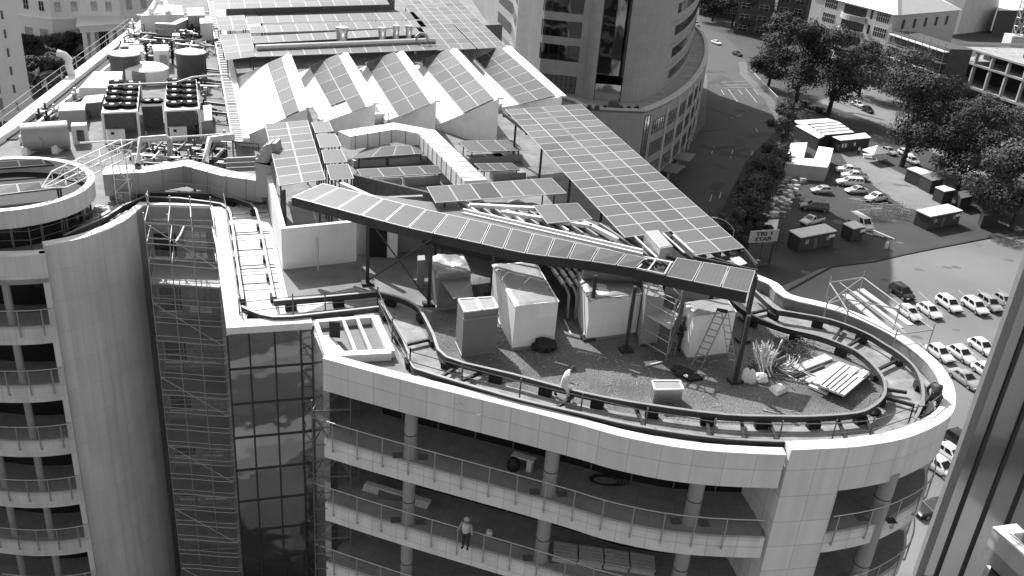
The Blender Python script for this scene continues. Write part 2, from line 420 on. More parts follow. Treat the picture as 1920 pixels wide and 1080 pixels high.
band_part('coping', 'coping', lineoff(LA, -.03), PT-.06, PT, .50)
band_part('parapet_inner_band', 'screed', lineoff(LA, .425), D, PT-.10, .03); band_part('parapet_inner_band', 'screed', lineoff(LB, .51), D, RZ-.10, .03)  # separate darker band over the inner face of the parapet
IB = 12                                                             # first stretch of the right outline is the solid pier
LBpier = [p for p in LB if p[0] < LB[0][0]+2.7 and p[1] < LB[0][1]+4]
LBrest = LB[len(LBpier)-1:]
band_part('pier', 'facade', LBpier, 0, D-.55, 3.4); band_part('pier_parapet', 'facade', LBpier, D-.55, RZ-.06, .5)
band_part('parapet', 'facade', LBrest, PT-1.95, RZ-.06, .5)
band_part('coping', 'coping', lineoff(LB, -.03), RZ-.06, RZ, .60)
band_part('back_wall', 'facade', LB[-26:], 0, PT-1.95, .45)
LV = [PT-4.22-3.68*k for k in range(9)]
for k, z in enumerate(LV):
    band_part('balcony_slab', 'facade', LA, z-1.05, z, 3.9)
    band_part('balcony_floor', 'pavers', lineoff(LA, .12), z+.004, z+.012, 3.6)
    if k < 4:
        band_part('balcony_slab', 'facade', LBrest[:26], z-1.0, z, 3.9)
        band_part('balcony_floor', 'pavers', lineoff(LBrest[:26], .12), z+.004, z+.012, 3.6)
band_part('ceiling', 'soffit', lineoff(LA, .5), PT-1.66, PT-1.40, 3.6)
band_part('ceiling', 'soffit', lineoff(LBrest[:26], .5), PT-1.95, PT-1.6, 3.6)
inn = lineoff(LA, 2.95); band_part('glazed_wall', 'dark_glass', inn[2:], 0, PT-1.4, .3)
inb = lineoff(LBrest[:26], 3.0); band_part('glazed_wall', 'dark_glass', inb, 0, PT-1.6, .3)
mu = MB()
def at_len(line, s):
    for a, b in zip(line, line[1:]):
        l = math.dist(a, b)
        if s <= l: t = s/l; return Vector((a[0]+(b[0]-a[0])*t, a[1]+(b[1]-a[1])*t)), Vector((b[0]-a[0], b[1]-a[1])).normalized()
        s -= l
    a, b = line[-2], line[-1]; return Vector(b), Vector((b[0]-a[0], b[1]-a[1])).normalized()
def length(line): return sum(math.dist(a, b) for a, b in zip(line, line[1:]))
inn2 = lineoff(LA, 2.90); s = 2.5
while s < length(inn2): q, t = at_len(inn2, s); mu.box((q.x, q.y, (PT-1.4)/2+8), (.06, .08, PT-1.4-16), math.atan2(t.y, t.x)); s += 1.85
part(mu, 'window_mullions', 'steel_mid')
# round columns with their drain grilles
for cx_, cy_, r in [(769, 856, .29), (1028, 925, .31), (1293, 980, .32), (1642, 974, .36)]:
    q = P(cx_, cy_, LV[0]); c = MB()
    c.lathe((q.x, q.y, 0), [(r, LV[3]), (r, PT-1.66)], 20)
    part(c, 'column', 'duct', smooth=True)
    for z in LV[:3]:
        c = MB().lathe((q.x, q.y, z+1.25), [(r+.015, 0), (r+.015, .04)], 20); part(c, 'column_ring', 'steel_dark')
        for sx in (-1, 1):
            c = MB(); c.box((q.x+sx*(r+.28), q.y, z+.02), (.44, .40, .02), .15); part(c, 'drain_grille', 'steel_dark')
# handrails
def railing(line, z, s0, s1, step=1.26, par=bldg, out=-.10, h=1.02, low=.55, m='galv', glass=True, ret=False):
    ln = lineoff(line, out); r = MB(); s = s0; pts = []
    while s <= s1:
        q, t = at_len(ln, s); r.beam((q.x, q.y, z-low), (q.x, q.y, z+h-.02), .045, .07); r.beam((q.x, q.y, z-low), (q.x-t.y*.14, q.y+t.x*.14, z-low), .05, .08); s += step
    n = int((s1-s0)/.6)+2
    pts = [at_len(ln, s0-.3+(s1-s0+.6)*i/n)[0] for i in range(n+1)]
    r.tube([(q.x, q.y, z+h) for q in pts], .035, 6)
    if ret: p0_, d0_ = at_len(ln, .01); e_ = Vector((p0_.x-d0_.x*.55, p0_.y-d0_.y*.55, z+h)); r.tube([(p0_.x, p0_.y, z+h), e_, e_+Vector((.7, 2.0, 0))], .035, 6); r.tube([e_, (e_.x, e_.y, z-low)], .03, 5)
    o = r.build('handrail', m, par)
    if glass:
        gl = MB()
        for a, b in zip(pts, pts[1:]): gl.quad((a.x, a.y, z-.1), (b.x, b.y, z-.1), (b.x, b.y, z+h-.12), (a.x, a.y, z+h-.12))
        gl.build('balustrade_glass', 'balustrade_glass', o)
for z in LV[:4]: railing(LA, z, .5, length(LA)-.5, ret=True)
for z in LV[:3]: railing(LBrest, z, .35, 15.5, 1.7)
# inside the left end of the floors: pale panels, dark openings, stored boards
for z in LV[:4]:
    m_ = MB()
    for px_ in (689, 724): q = P(px_, 752, LV[0]); m_.box((q.x, q.y+.8, z+1.3), (.42, 1.0, 2.55))
    part(m_, 'wall_panel', 'plaster')
    q = P(700, 750, LV[0]); m_ = MB().box((q.x-.2, q.y+2.4, z+1.3), (4.2, .2, 2.6)); part(m_, 'back_panel', 'plaster_dark')
# bench, board stack and cable coil on the balconies
q = P(980, 878, LV[0]); m_ = MB(); rz = -.35
m_.box((q.x, q.y, q.z+.62), (1.05, .35, .07), rz)
for dx in (-.4, .32): m_.box((q.x+dx*math.cos(rz), q.y+dx*math.sin(rz), q.z+.3), (.22, .3, .58), rz)
solo(m_, 'bench', 'wood_pale', 'small pale bench standing on the top balcony between two round columns', 'bench')
q = P(962, 880, LV[0]); m_ = MB().lathe(q, [(.22, .0), (.30, .12), (.27, .42), (.14, .62)], 10); solo(m_, 'rubbish_bag', 'black_plastic', 'small black bag beside the bench on the top balcony', 'bag', smooth=True)
m_ = MB(); q = P(1135, 842+60, LV[0])
for j in range(4):
    rr = .45+.07*j; m_.tube([(q.x+.05*j+rr*math.cos(a*.4)*1.3, q.y+rr*.6*math.sin(a*.4), q.z+.03+.012*j) for a in range(17)], .018, 5)
solo(m_, 'cable_coil', 'rubber', 'loose black cable coiled on the paving of the top balcony', 'cable')
q = P(1105, 1052, LV[1]); st = thing('board_stack', 'long stack of ribbed pale boards lying on the second balcony near the middle column', 'boards', (q.x, q.y, q.z))
for i in range(4):
    c = MB(); bx = q.x-1.1+1.15*i; by = q.y-.10*i+.2
    for j in range(5):
        c.box((bx, by-.42+.2*j, q.z+.30+.012*j), (1.08, .16, .05), -.12)
    c.box((bx, by, q.z+.13), (1.08, 1.0, .22), -.12); c.build('ribbed_board', 'wood', st)
q = P(700, 955, LV[1]); m_ = MB()
for j in range(6): m_.box((q.x+.9+.02*j, q.y+.9, q.z+.06+.07*j), (3.4, .28, .05), -.30)
solo(m_, 'board_stack', 'wood_pale', 'low stack of planks lying on the second balcony behind the first round column', 'boards')
q = P(735, 944, LV[1]); m_ = MB().prism([(q.x-.7, q.y-.2), (q.x+.5, q.y-.2), (q.x+.5, q.y+.6), (q.x-.7, q.y+.6)], q.z, q.z+.35); solo(m_, 'crate', 'ahu_grey', 'flat grey crate on the second balcony left of the first round column', 'crate')
q = P(917, 1005, LV[1]); m_ = MB().lathe(q, [(.10, 0), (.15, .06), (.15, .26), (.11, .33)], 12); solo(m_, 'paint_bucket', 'sack', 'small white bucket on the second balcony floor behind the handrail', 'bucket', smooth=True)

# ------------------------------------------------------------------ corner glass block, recess and round tower at left
G = {k: P(*v, PT) for k, v in dict(ra=(255, 396), rb=(270, 384), rc=(398, 388), rd=(402, 440), g0=(425, 615), g1=(585, 605), g2=(604, 650)).items()}
def w2(*ks): return [(G[k].x, G[k].y) for k in ks]
gl = thing('glass_corner_block', 'dark mirrored glass corner block between the scaffolded recess and the curved facade', 'building', (G['g0'].x, G['g0'].y, 0))
# front curtain wall with mullions, side wall
a, b = G['g0'], G['g1']; part(MB().band(w2('g0', 'g1'), 0, PT-.35, .3), 'curtain_wall', 'curtain_glass', gl)
part(MB().band(w2('g1', 'g2'), 0, PT-.35, .3), 'return_wall', 'grey_glass', gl)
part(MB().band(w2('rc', 'rd', 'g0'), 0, PT-.35, .3), 'side_wall', 'grey_glass', gl)
m_ = MB(); dd = (b-a).normalized(); nn = Vector((dd.y, -dd.x, 0))
for t in (0.0, .25, .55, .86, 1.): q = a+(b-a)*t+nn*.03; m_.beam((q.x, q.y, 0), (q.x, q.y, PT-.35), .07, .07)
z = PT-2.2
while z > 0:
    p0 = a+nn*.03; p1 = b+nn*.03; m_.beam((p0.x, p0.y, z), (p1.x, p1.y, z), .06, .07); z -= 1.93
part(m_, 'mullions', 'mullion', gl)
part(MB().band(w2('rc', 'rd', 'g0', 'g1'), PT-.35, PT, .75), 'coping', 'coping', gl)
rec = thing('recessed_wall', 'tall dim plaster wall at the back of the scaffolded recess', 'wall', (G['rb'].x, G['rb'].y, 0))
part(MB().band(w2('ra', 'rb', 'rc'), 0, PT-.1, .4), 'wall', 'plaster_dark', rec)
part(MB().band(w2('ra', 'rb', 'rc'), PT-.1, PT, .45), 'coping', 'coping', rec)
for k in range(9):
    z0 = PT-3.3-3.68*k
    for (t0, t1, hh, m__) in ((.10, .42, 1.5, 'dark_glass'), (.55, .88, 1.7, 'grey_glass')):
        p0 = G['rb'].lerp(G['rc'], t0); p1 = G['rb'].lerp(G['rc'], t1); m_ = MB().band([(p0.x, p0.y-.05), (p1.x, p1.y-.05)], z0, z0+hh, .1)
        wn = part(m_, 'window', m__, rec); f = MB(); f.band([(p0.x-.05, p0.y-.12), (p1.x+.05, p1.y-.12)], z0-.1, z0, .16); f.build('window_sill', 'plaster', wn)

# round tower
tw = thing('round_tower', 'pale round tower at left with stacked balconies and a smooth panelled curved wall', 'building', tuple(P(60, 475, 0).to_2d())+(0,))
TC = Vector((-27.79, 46.81))
arc = spline(PL([(84, 460), (150, 447), (200, 430), (235, 412), (255, 396)], PT+.2), 4); arc = [(q.x, q.y) for q in arc]
part(MB().band(arc, 0, PT+.14, .5), 'curved_wall', 'facade_tower', tw, True)
part(MB().band(lineoff(arc, -.03), PT+.14, PT+.2, .6), 'coping', 'coping', tw)
bal = [(q.x, q.y) for q in spline(PL([(-260, 452), (-150, 468), (-60, 477), (0, 479), (45, 478), (84, 475)], PT-.1), 4)]
part(MB().band(bal, PT-1.78, PT-.16, .5), 'parapet', 'facade_tower', tw)
part(MB().band(lineoff(bal, -.03), PT-.16, PT-.1, .6), 'coping', 'coping', tw)
e0 = bal[-1]; part(MB().band([e0, (arc[0][0], arc[0][1])], 0, PT-.1, .3), 'wall_end', 'facade_tower', tw)
for k in range(7):
    zb = PT-5.36-3.66*k; z = zb+1.08
    part(MB().band(bal, zb, z, 3.2), 'balcony_slab', 'facade_tower', tw)
    part(MB().band(lineoff(bal, .1), z+.004, z+.012, 3.0), 'balcony_floor', 'pavers', tw)
    railing(bal, z, 4.3, length(bal)-.25, 1.15, tw, m='galv')
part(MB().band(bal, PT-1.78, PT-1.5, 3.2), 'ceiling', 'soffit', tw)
part(MB().band(lineoff(bal, 2.6), 0, PT-1.5, .3), 'glazed_wall', 'dark_glass', tw)
q = P(18, 612, PT-4.28); c = MB().lathe((q.x, q.y+.3, 0), [(.2, 2), (.2, PT-1.78)], 14); part(c, 'column', 'duct', tw, True)
q = P(-60, 606, PT-4.28); c = MB().lathe((q.x, q.y+.3, 0), [(.2, 2), (.2, PT-1.78)], 14); part(c, 'column', 'duct', tw, True)

# ------------------------------------------------------------------ roof decks
z = D-.35
outl = [(q[0], q[1]) for q in lineoff(LA, .45)]+[(q[0], q[1]) for q in lineoff(LB, .6)]
back = [(q.x, q.y) for q in PL([(1390, 505), (1060, 215), (960, 100), (905, 30), (850, -50), (330, -60), (296, 8), (262, 42), (0, 246), (-330, 330), (-250, 440)], D)]
arcin = [(q[0], q[1]) for q in reversed(lineoff(arc, .45))]
balin = [(q[0], q[1]) for q in lineoff(bal, .45)]
rcp = [(G['ra'].x, G['ra'].y+.3), (G['rb'].x, G['rb'].y+.35), (G['rc'].x+.1, G['rc'].y+.3), (G['rd'].x+.45, G['rd'].y), (G['g0'].x+.5, G['g0'].y+.5), (G['g1'].x, G['g1'].y+.5), (G['g1'].x+.05, G['g1'].y-.2)]
poly = outl+back+balin+[(q[0], q[1]) for q in lineoff(arc, .45)]+rcp
part(MB().prism(poly, D-.5, D), 'roof_deck', 'screed')
def dsheet(name, m, pts, dz): return part(MB().sheet(PL(pts, D), D+dz), name, m)
dsheet('gravel_bed', 'gravel', [(812, 572), (800, 640), (838, 690), (960, 726), (1093, 760), (1213, 782), (1345, 796), (1461, 800), (1527, 800), (1606, 794), (1645, 775), (1668, 748), (1664, 715), (1640, 690), (1600, 668), (1530, 640), (1470, 628), (1409, 603), (1300, 560), (1100, 520), (900, 520)], .006)
dsheet('walkway_paving', 'white_roof', [(424, 384), (500, 384), (540, 560), (640, 556), (560, 592), (446, 600), (428, 440)], .006)
dsheet('walkway_paving', 'wet_screed', [(270, 374), (424, 378), (424, 392), (270, 386)], .008)
dsheet('walkway_paving', 'wet_screed', [(720, 575), (780, 600), (838, 690), (960, 726), (1093, 760), (1213, 782), (1345, 796), (1461, 800), (1527, 800), (1606, 794), (1645, 775), (1668, 748), (1664, 715), (1640, 690), (1600, 668), (1530, 640), (1470, 628), (1409, 603), (1372, 560), (1420, 545), (1480, 590), (1620, 620), (1700, 670), (1745, 720), (1750, 770), (1680, 818), (1500, 842), (1300, 838), (1100, 805), (850, 742), (760, 705)], .010)
dsheet('roof_paving', 'dusty_roof', [(20, 258), (262, 60), (300, 20), (390, 20), (395, 60), (440, 270), (495, 330), (500, 372), (250, 372), (190, 372), (60, 320)], .006)
dsheet('roof_paving', 'dusty_roof', [(600, 235), (950, 205), (1180, 440), (800, 440), (640, 360)], .006)
dsheet('roof_paving', 'white_roof', [(396, 10), (470, 10), (520, 95), (430, 100)], .006)
# shaded plant area floor behind the white wall
# ------------------------------------------------------------------ parapet of the back roof at left with its gutter
lp = thing('roof_parapet', 'long bright coping running up the left edge of the roof beside a dark gutter', 'parapet', tuple(P(130, 140, D)))
ll = [(q.x, q.y) for q in PL([(-330, 440), (0, 240), (265, 36), (312, 8)], PT)]
part(MB().band(list(reversed(ll)), 0, PT, .95), 'wall', 'white_roof', lp)
i0, i1 = P(40, 222, D+.2), P(300, 28, D+.2)
part(MB().beam(P(20, 262, D+.05), P(300, 40, D+.05), .75, .08), 'gutter', 'rubber', lp)
part(MB().beam(P(38, 262, D+.3), P(285, 62, D+.3), .18, .5), 'kerb', 'white_metal', lp)
rr = MB()
for i in range(9):
    t = .02+i*.105; q = P(lerp(0, 265, t), lerp(240, 36, t), PT); rr.tube([q, q+Vector((0, 0, 1.05))], .03, 5)
for h in (.55, 1.05): rr.tube([P(0, 240, PT)+Vector((0, 0, h)), P(243, 53, PT)+Vector((0, 0, h))], .018, 5)
rr.build('handrail', 'galv', lp)
cr = MB(); q = P(135, 140, PT); cr.tube([q, q+Vector((-.2, 0, .8)), q+Vector((-.1, 0, 1.3)), q+Vector((-.5, 0, 1.7)), q+Vector((-1., 0, 1.8))], .32, 8)
solo(cr, 'vent_pipe', 'white_metal', 'white bent pipe rising outside the left roof parapet', 'pipe', smooth=True)
# ================================================================== BEAM TRACKS (curved twin rails round the roof)
def track(pts, zt, name, label, dep=.32, close=6, k=3):
    ln = spline(PL(pts, zt), k); t = thing(name, label, 'rail track', (ln[0].x, ln[0].y, D), 'curved steel tracks round the roof edge')
    m_ = MB(); l2 = [(q.x, q.y) for q in ln]
    m_.band(lineoff(l2, -.03), zt-dep, zt-.03, .06); m_.build('rail_web', 'rail_steel', t)
    m_ = MB(); m_.band(lineoff(l2, -.065), zt-.03, zt, .13); m_.build('rail_flange', 'rail_top', t)
    s = .8
    while s < length(l2):
        q, d = at_len(l2, s); f = MB(); f.box((q.x, q.y, (zt-dep+D)/2), (.55, .3, zt-dep-D+.02), math.atan2(d.y, d.x)); f.build('rail_foot', 'rubber', t); s += 2.3
    return t, l2
ZT = D+.62
OUT1 = [(713, 563), (757, 637), (773, 683), (793, 694), (867, 717), (973, 747), (1087, 773), (1193, 797), (1333, 818), (1460, 826), (1560, 825), (1627, 819), (1693, 803), (1716, 783), (1730, 752), (1730, 722), (1718, 691), (1690, 664), (1657, 643), (1621, 622), (1557, 598), (1476, 583), (1452, 577), (1415, 543)]
IN1 = [(705, 546), (750, 557), (780, 572), (795, 592), (812, 625), (837, 668), (960, 700), (1093, 735), (1213, 757), (1360, 776), (1461, 779), (1527, 779), (1606, 773), (1636, 761), (1654, 746), (1660, 731), (1657, 710), (1642, 688), (1612, 661), (1582, 646), (1533, 628), (1470, 613), (1409, 589), (1370, 561)]
tr1, o1 = track(OUT1, ZT, 'rail_track', 'outer dark steel track curving along the parapet and round the rounded end')
tr2, i1 = track(IN1, ZT, 'rail_track', 'inner dark steel track curving between the paved gutter and the gravel')
cs = MB()
for i, (a, b) in enumerate([((755, 640), (808, 628)), ((850, 712), (905, 690)), ((1035, 762), (1075, 735)), ((1330, 818), (1325, 776)), ((1395, 822), (1390, 778)), ((1460, 826), (1440, 779)), ((1590, 822), (1570, 777)), ((1712, 752), (1656, 736)), ((1700, 728), (1660, 722)), ((1690, 664), (1640, 688)), ((1621, 622), (1582, 646)), ((1580, 606), (1560, 632)), ((1440, 572), (1395, 583)), ((1640, 818), (1620, 770)), ((1210, 798), (1190, 752)), ((820, 703), (860, 678))]):
    cs = MB().beam(P(a[0], a[1]+8, D+.22), P(b[0], b[1]+8, D+.22), .12, .14); cs.build('cross_tie', 'steel_dark', tr1)
tr3, _ = track([(452, 573), (512, 593), (620, 584), (710, 574)], ZT, 'rail_track', 'short steel track bending across the roof behind the glass corner block')
tr4, _ = track([(513, 563), (600, 556), (707, 546)], ZT, 'rail_track', 'short straight steel track nearer the gravel behind the glass corner block')
lt, _ = track([(455, 560), (443, 480), (432, 400), (420, 385), (396, 378), (270, 368), (200, 405), (120, 440)], ZT, 'rail_track', 'pale steel track running over the bright walkway beside the recess', k=2)
rt, _ = track([(514, 556), (497, 470), (480, 392), (455, 376), (400, 362), (278, 360)], ZT, 'rail_track', 'pale steel track on the wall side of the bright walkway', k=2)
for i, y in enumerate((402, 410, 437, 441, 470, 499, 505, 533)):
    cs = MB().beam(P(430+(y-380)*.14, y, D+.25), P(500+(y-395)*.16, y-4, D+.25), .05, .06); cs.build('cross_tie', 'steel_mid', lt)
# guard rails along the tracks
def guard(pts, label, h=1.1, zb=D, m='steel_mid', rails=(.55, 1.05), name='guard_rail', group=None):
    q = PL(pts, zb); t = thing(name, label, 'guard rail', tuple(q[0]), group)
    for p in q: MB().tube([p, p+Vector((0, 0, h+.12))], .035, 6).build('post', m, t)
    for r_ in rails: MB().tube([p+Vector((0, 0, r_)) for p in q], .022, 5).build('rail', m, t)
    return t
guard([(768, 698), (865, 726), (973, 756), (1087, 784), (1207, 812), (1333, 832), (1457, 836), (1557, 834), (1627, 828), (1700, 803)], 'long dark tubular guard rail just inside the front parapet')
guard([(450, 605), (550, 593), (610, 588), (708, 580)], 'dark tubular guard rail above the glass corner block')
guard([(708, 580), (735, 640), (768, 698)], 'short guard rail turning from the glass corner to the front parapet')
guard([(1700, 803), (1728, 798), (1752, 778)], 'short guard rail beside the bent worker at the rounded end')
guard([(278, 400), (283, 372), (310, 372), (393, 378), (420, 388), (428, 430), (440, 520), (450, 600)], 'pale tubular guard rail around the scaffolded recess', m='galv')

# ================================================================== SOLAR ARRAYS ON STEEL CANOPIES
CZ = 38.0
gr = 'solar canopies on the roof'
# big canopy on the right: 4 panels wide
big = thing('solar_canopy', 'largest solar canopy, four panels wide, running along the right edge of the roof', 'solar canopy', tuple(P(1150, 470, D)), gr)
a, b = P(947, 205, CZ), P(1015, 201, CZ); c2, b2 = P(1172, 445, CZ), P(1258, 433, CZ)
solar(big, a, b, b2, c2, 2, 17)
a, b = P(1016, 200, CZ), P(1090, 195, CZ); c2, b2 = P(1306, 478, CZ), P(1396, 464, CZ)
solar(big, a, b, b2, c2, 2, 19)
def frame(par, quad, nx, ny, z, m='steel_dark', w_=.14, h_=.22):
    for i in range(nx+1):
        p, q = quad[0].lerp(quad[1], i/nx), quad[3].lerp(quad[2], i/nx); MB().beam((p.x, p.y, z), (q.x, q.y, z), w_, h_).build('beam', m, par)
    for i in range(ny+1):
        p, q = quad[0].lerp(quad[3], i/ny), quad[1].lerp(quad[2], i/ny); MB().beam((p.x, p.y, z-.16), (q.x, q.y, z-.16), w_, h_).build('purlin', m, par)
def posts(par, pts, ztop, m='steel_dark', r=.12, foot=True, zb=D):
    for x, y in pts:
        q = P(x, y, zb); f = MB().beam(q, (q.x, q.y, ztop), .16, .2); o = f.build('post', m, par)
        if foot: MB().box((q.x, q.y, zb+.07), (.62, .5, .14), .3).build('foot_plate', 'steel_dark', o)
frame(big, PL([(944, 208), (1090, 196), (1394, 468), (1300, 480)], CZ), 4, 6, CZ-.2)
posts(big, [(962, 300), (1010, 345), (1062, 405), (1120, 460), (1180, 520), (1240, 560)], CZ-.3)
posts(big, [(1392, 640), (1330, 575)], CZ-.3)
# tip frame beyond the panels
for a_, b_ in [((1300, 482), (1420, 508)), ((1395, 467), (1420, 497)), ((1340, 485), (1385, 500)), ((1150, 440), (1240, 497)), ((1235, 480), (1420, 515)), ((1210, 470), (1270, 512)), ((1180, 478), (1225, 500))]:
    MB().beam(P(*a_, CZ-.1), P(*b_, CZ-.1), .10, .14).build('beam', 'steel_dark', big)
MB().slab(P(1362, 477, CZ-.3), P(1378, 474, CZ-.3), P(1401, 493, CZ-.3), P(1384, 498, CZ-.3), .05).build('roof_sheet', 'white_metal', big)
for a_, b_ in [((1190, 443), (1232, 483)), ((1243, 437), (1283, 474)), ((1262, 440), (1300, 474)), ((1200, 480), (1262, 492))]:
    MB().beam(P(*a_, CZ), P(*b_, CZ), .10, .05).build('rail', 'frame_alu', big)
# curved front row
row = thing('solar_canopy', 'narrow curving single row of solar panels on tall dark posts over the white units', 'solar canopy', tuple(P(900, 600, D)), gr)
bk = spline(PL([(606, 343), (700, 367), (800, 392), (900, 414), (1000, 437), (1100, 458), (1213, 483)], CZ+.35), 4)
fr_ = spline(PL([(546, 369), (655, 398), (765, 427), (880, 452), (985, 475), (1085, 487), (1190, 503)], CZ), 4)
NP = 15
def along(ln, t):
    f = t*(len(ln)-1); i = min(int(f), len(ln)-2); return ln[i].lerp(ln[i+1], f-i)
for i in range(NP):
    t0, t1 = i/NP, (i+1)/NP; solar(row, along(fr_, t0), along(fr_, t1), along(bk, t1), along(bk, t0), 1, 1, gap=.06, cell='cells_dark' if i == 4 else 'cells')
a, b = P(1247, 517, CZ), P(1405, 549, CZ); c, d = P(1418, 507, CZ+.35), P(1269, 482, CZ+.35); solar(row, a, b, c, d, 3, 1, gap=.06)
for i in range(len(fr_)-1): MB().beam(fr_[i]-Vector((0, -.30, .34)), fr_[i+1]-Vector((0, -.30, .34)), .18, .48).build('beam', 'steel_dark', row)
MB().beam(fr_[-1]-Vector((0, -.30, .34)), b-Vector((0, -.30, .34)), .2, .62).build('beam', 'steel_dark', row)
for i in range(len(bk)-1): MB().beam(bk[i]-Vector((0, 0, .25)), bk[i+1]-Vector((0, 0, .25)), .12, .2).build('beam', 'steel_dark', row)
for i in range(0, NP+1, 1):
    t = i/NP; p, q = along(fr_, t), along(bk, t); MB().beam(p-Vector((0, 0, .13)), q-Vector((0, 0, .13)), .07, .1).build('purlin', 'steel_dark', row)
posts(row, [(689, 533), (804, 572), (920, 556), (1102, 636), (1173, 658), (1378, 716), (1398, 600)], CZ-.45)
# white gutter channel behind the row, open frame bays between the two groups
for o_ in (0, 7): MB().beam(P(868, 393+o_, CZ+.1), P(1205, 470+o_, CZ+.1), .13, .12).build('channel', 'white_metal', row)
for a_, b_ in [((1215, 485), (1262, 493)), ((1193, 503), (1247, 515)), ((1213, 485), (1196, 503)), ((1230, 487), (1215, 507)), ((1258, 493), (1245, 515))]: MB().beam(P(*a_, CZ+.1), P(*b_, CZ+.1), .07, .07).build('rail', 'frame_alu', row)
# cross bracing between the first two posts
for a_, b_ in [((689, 530), (804, 455)), ((689, 410), (796, 566))]:
    p, q = P(689, 533, D), P(804, 572, D)
    for za, zb in ((.3, 3.4), (3.6, .2)): pass
p, q = P(689, 533, D), P(804, 572, D)
MB().tube([p+Vector((0, 0, .2)), q+Vector((0, 0, 3.6))], .04, 5).build('brace', 'steel_dark', row); MB().tube([p+Vector((0, 0, 3.7)), q+Vector((0, 0, .2))], .04, 5).build('brace', 'steel_dark', row)
# second row of six and the pair
def flat_array(name, label, quad, nu, nv, z0, z1, po=(), cell='cells', dark=(), group='flat solar arrays on the plant roof', zb=None, gap=.03, legs=True, skip=()):
    """quad: photo corners front-left, front-right, back-right, back-left"""
    q = [P(*quad[0], z0), P(*quad[1], z0), P(*quad[2], z1), P(*quad[3], z1)]
    t = thing(name, label, 'solar array', (sum(p.x for p in q)/4, sum(p.y for p in q)/4, D if zb is None else zb), group)
    solar(t, q[0], q[1], q[2], q[3], nu, nv, gap=gap, cell=cell, dark=dark, skip=skip)
    for f in (.15, .85):
        a, b = q[0].lerp(q[3], f), q[1].lerp(q[2], f); MB().beam(a-Vector((0, 0, .10)), b-Vector((0, 0, .10)), .08, .1).build('rail', 'steel_dark', t)
    if legs:
        for f in (.08, .92):
            for g_ in (.15, .85):
                a = q[0].lerp(q[1], f).lerp(q[3].lerp(q[2], f), g_); MB().beam((a.x, a.y, D if zb is None else zb), (a.x, a.y, a.z-.1), .08, .08).build('leg', 'steel_dark', t)
    return t
flat_array('solar_array', 'row of six solar panels, the third from the left darker, above the curved front row', [(816, 380), (1063, 362), (1034, 333), (799, 350)], 6, 1, CZ, CZ+.2, dark=((2, 0),))
flat_array('solar_array', 'pair of solar panels beside the goose-neck vent', [(1026, 419), (1111, 410), (1083, 380), (999, 385)], 2, 1, CZ, CZ+.1)
flat_array('solar_array', 'two-by-eight block of solar panels above the low white wall', [(523, 348), (611, 336), (577, 225), (496, 232)], 2, 8, CZ, CZ)
for i, (a_, b_, c_, d_) in enumerate([((591, 249), (626, 246), (617, 227), (583, 229)), ((600, 277), (641, 274), (629, 250), (592, 252)), ((608, 306), (652, 303), (640, 280), (602, 281)), ((619, 337), (664, 334), (653, 307), (611, 309))]):
    flat_array('solar_panel_table', ['single flat solar panel, farthest of the four beside the two-by-eight block', 'single flat solar panel, second from the far end of the four', 'single flat solar panel, third from the far end of the four', 'single flat solar panel, nearest of the four beside the two-by-eight block'][i], [a_, b_, c_, d_], 1, 1, CZ-.2, CZ-.2, group='four single solar panels in a column')
rowsm = [('row of four solar panels nearest the inside of the bent white duct', [(655, 297), (817, 286), (795, 271), (690, 275)], 4, .85), ('row of four solar panels in front of the duct-side row', [(680, 334), (838, 324), (822, 309), (668, 317)], 4, .85),
         ('row of three solar panels on the far right of the bent duct', [(880, 285), (985, 281), (960, 262), (858, 264)], 3, 1.), ('row of three solar panels nearer the large right canopy', [(905, 321), (977, 318), (960, 305), (888, 306)], 3, .8)]
for lb, qd, n_, hh in rowsm: flat_array('solar_array', lb, qd, n_, 1, D+hh, D+hh+.25, group='low solar rows inside the duct loop')
for i, (x, y, wd) in enumerate([(690, 303, 60), (755, 299, 58), (718, 342, 66), (790, 337, 64), (908, 298, 68), (950, 295, 50), (952, 328, 60)]):
    a = P(x-wd/2, y+2, D+.3); b = P(x+wd/2, y-2, D+.3)
    solo(MB().beam(a, b, .8, .5), 'skylight_box', 'duct_dull', ['low metal skylight box, left one under the duct-side solar row', 'low metal skylight box, right one under the duct-side solar row', 'low metal skylight box, left one under the second solar row', 'low metal skylight box, right one under the second solar row', 'low metal skylight box, left one under the far right solar row', 'short metal skylight box under the right end of the far right solar row', 'low metal skylight box under the nearer right solar row'][i], 'skylight', group='low skylight boxes between the solar rows')
# bent white duct
def ductpath(pts, z, w_, h_, name, label, m='duct', seams=0, cat='duct'):
    q = PL(pts, z); l2 = [(p.x, p.y) for p in q]; t = thing(name, label, cat, (q[0].x, q[0].y, D))
    MB().band(lineoff(l2, -w_/2), z-h_, z, w_).build('duct_body', m, t)
    if seams:
        s = .6
        while s < length(l2):
            p, d = at_len(l2, s); MB().box((p.x, p.y, z-h_/2), (.05, w_+.06, h_+.06), math.atan2(d.y, d.x)).build('duct_seam', 'duct_dull', t); s += seams
    return t
ductpath([(892, 338), (800, 247), (740, 236), (645, 251)], D+1.9, 1.5, 1.0, 'air_duct', 'wide bright seamed duct bent in a loop around the inner solar rows', 'white_metal', 1.05)
MB_ = None
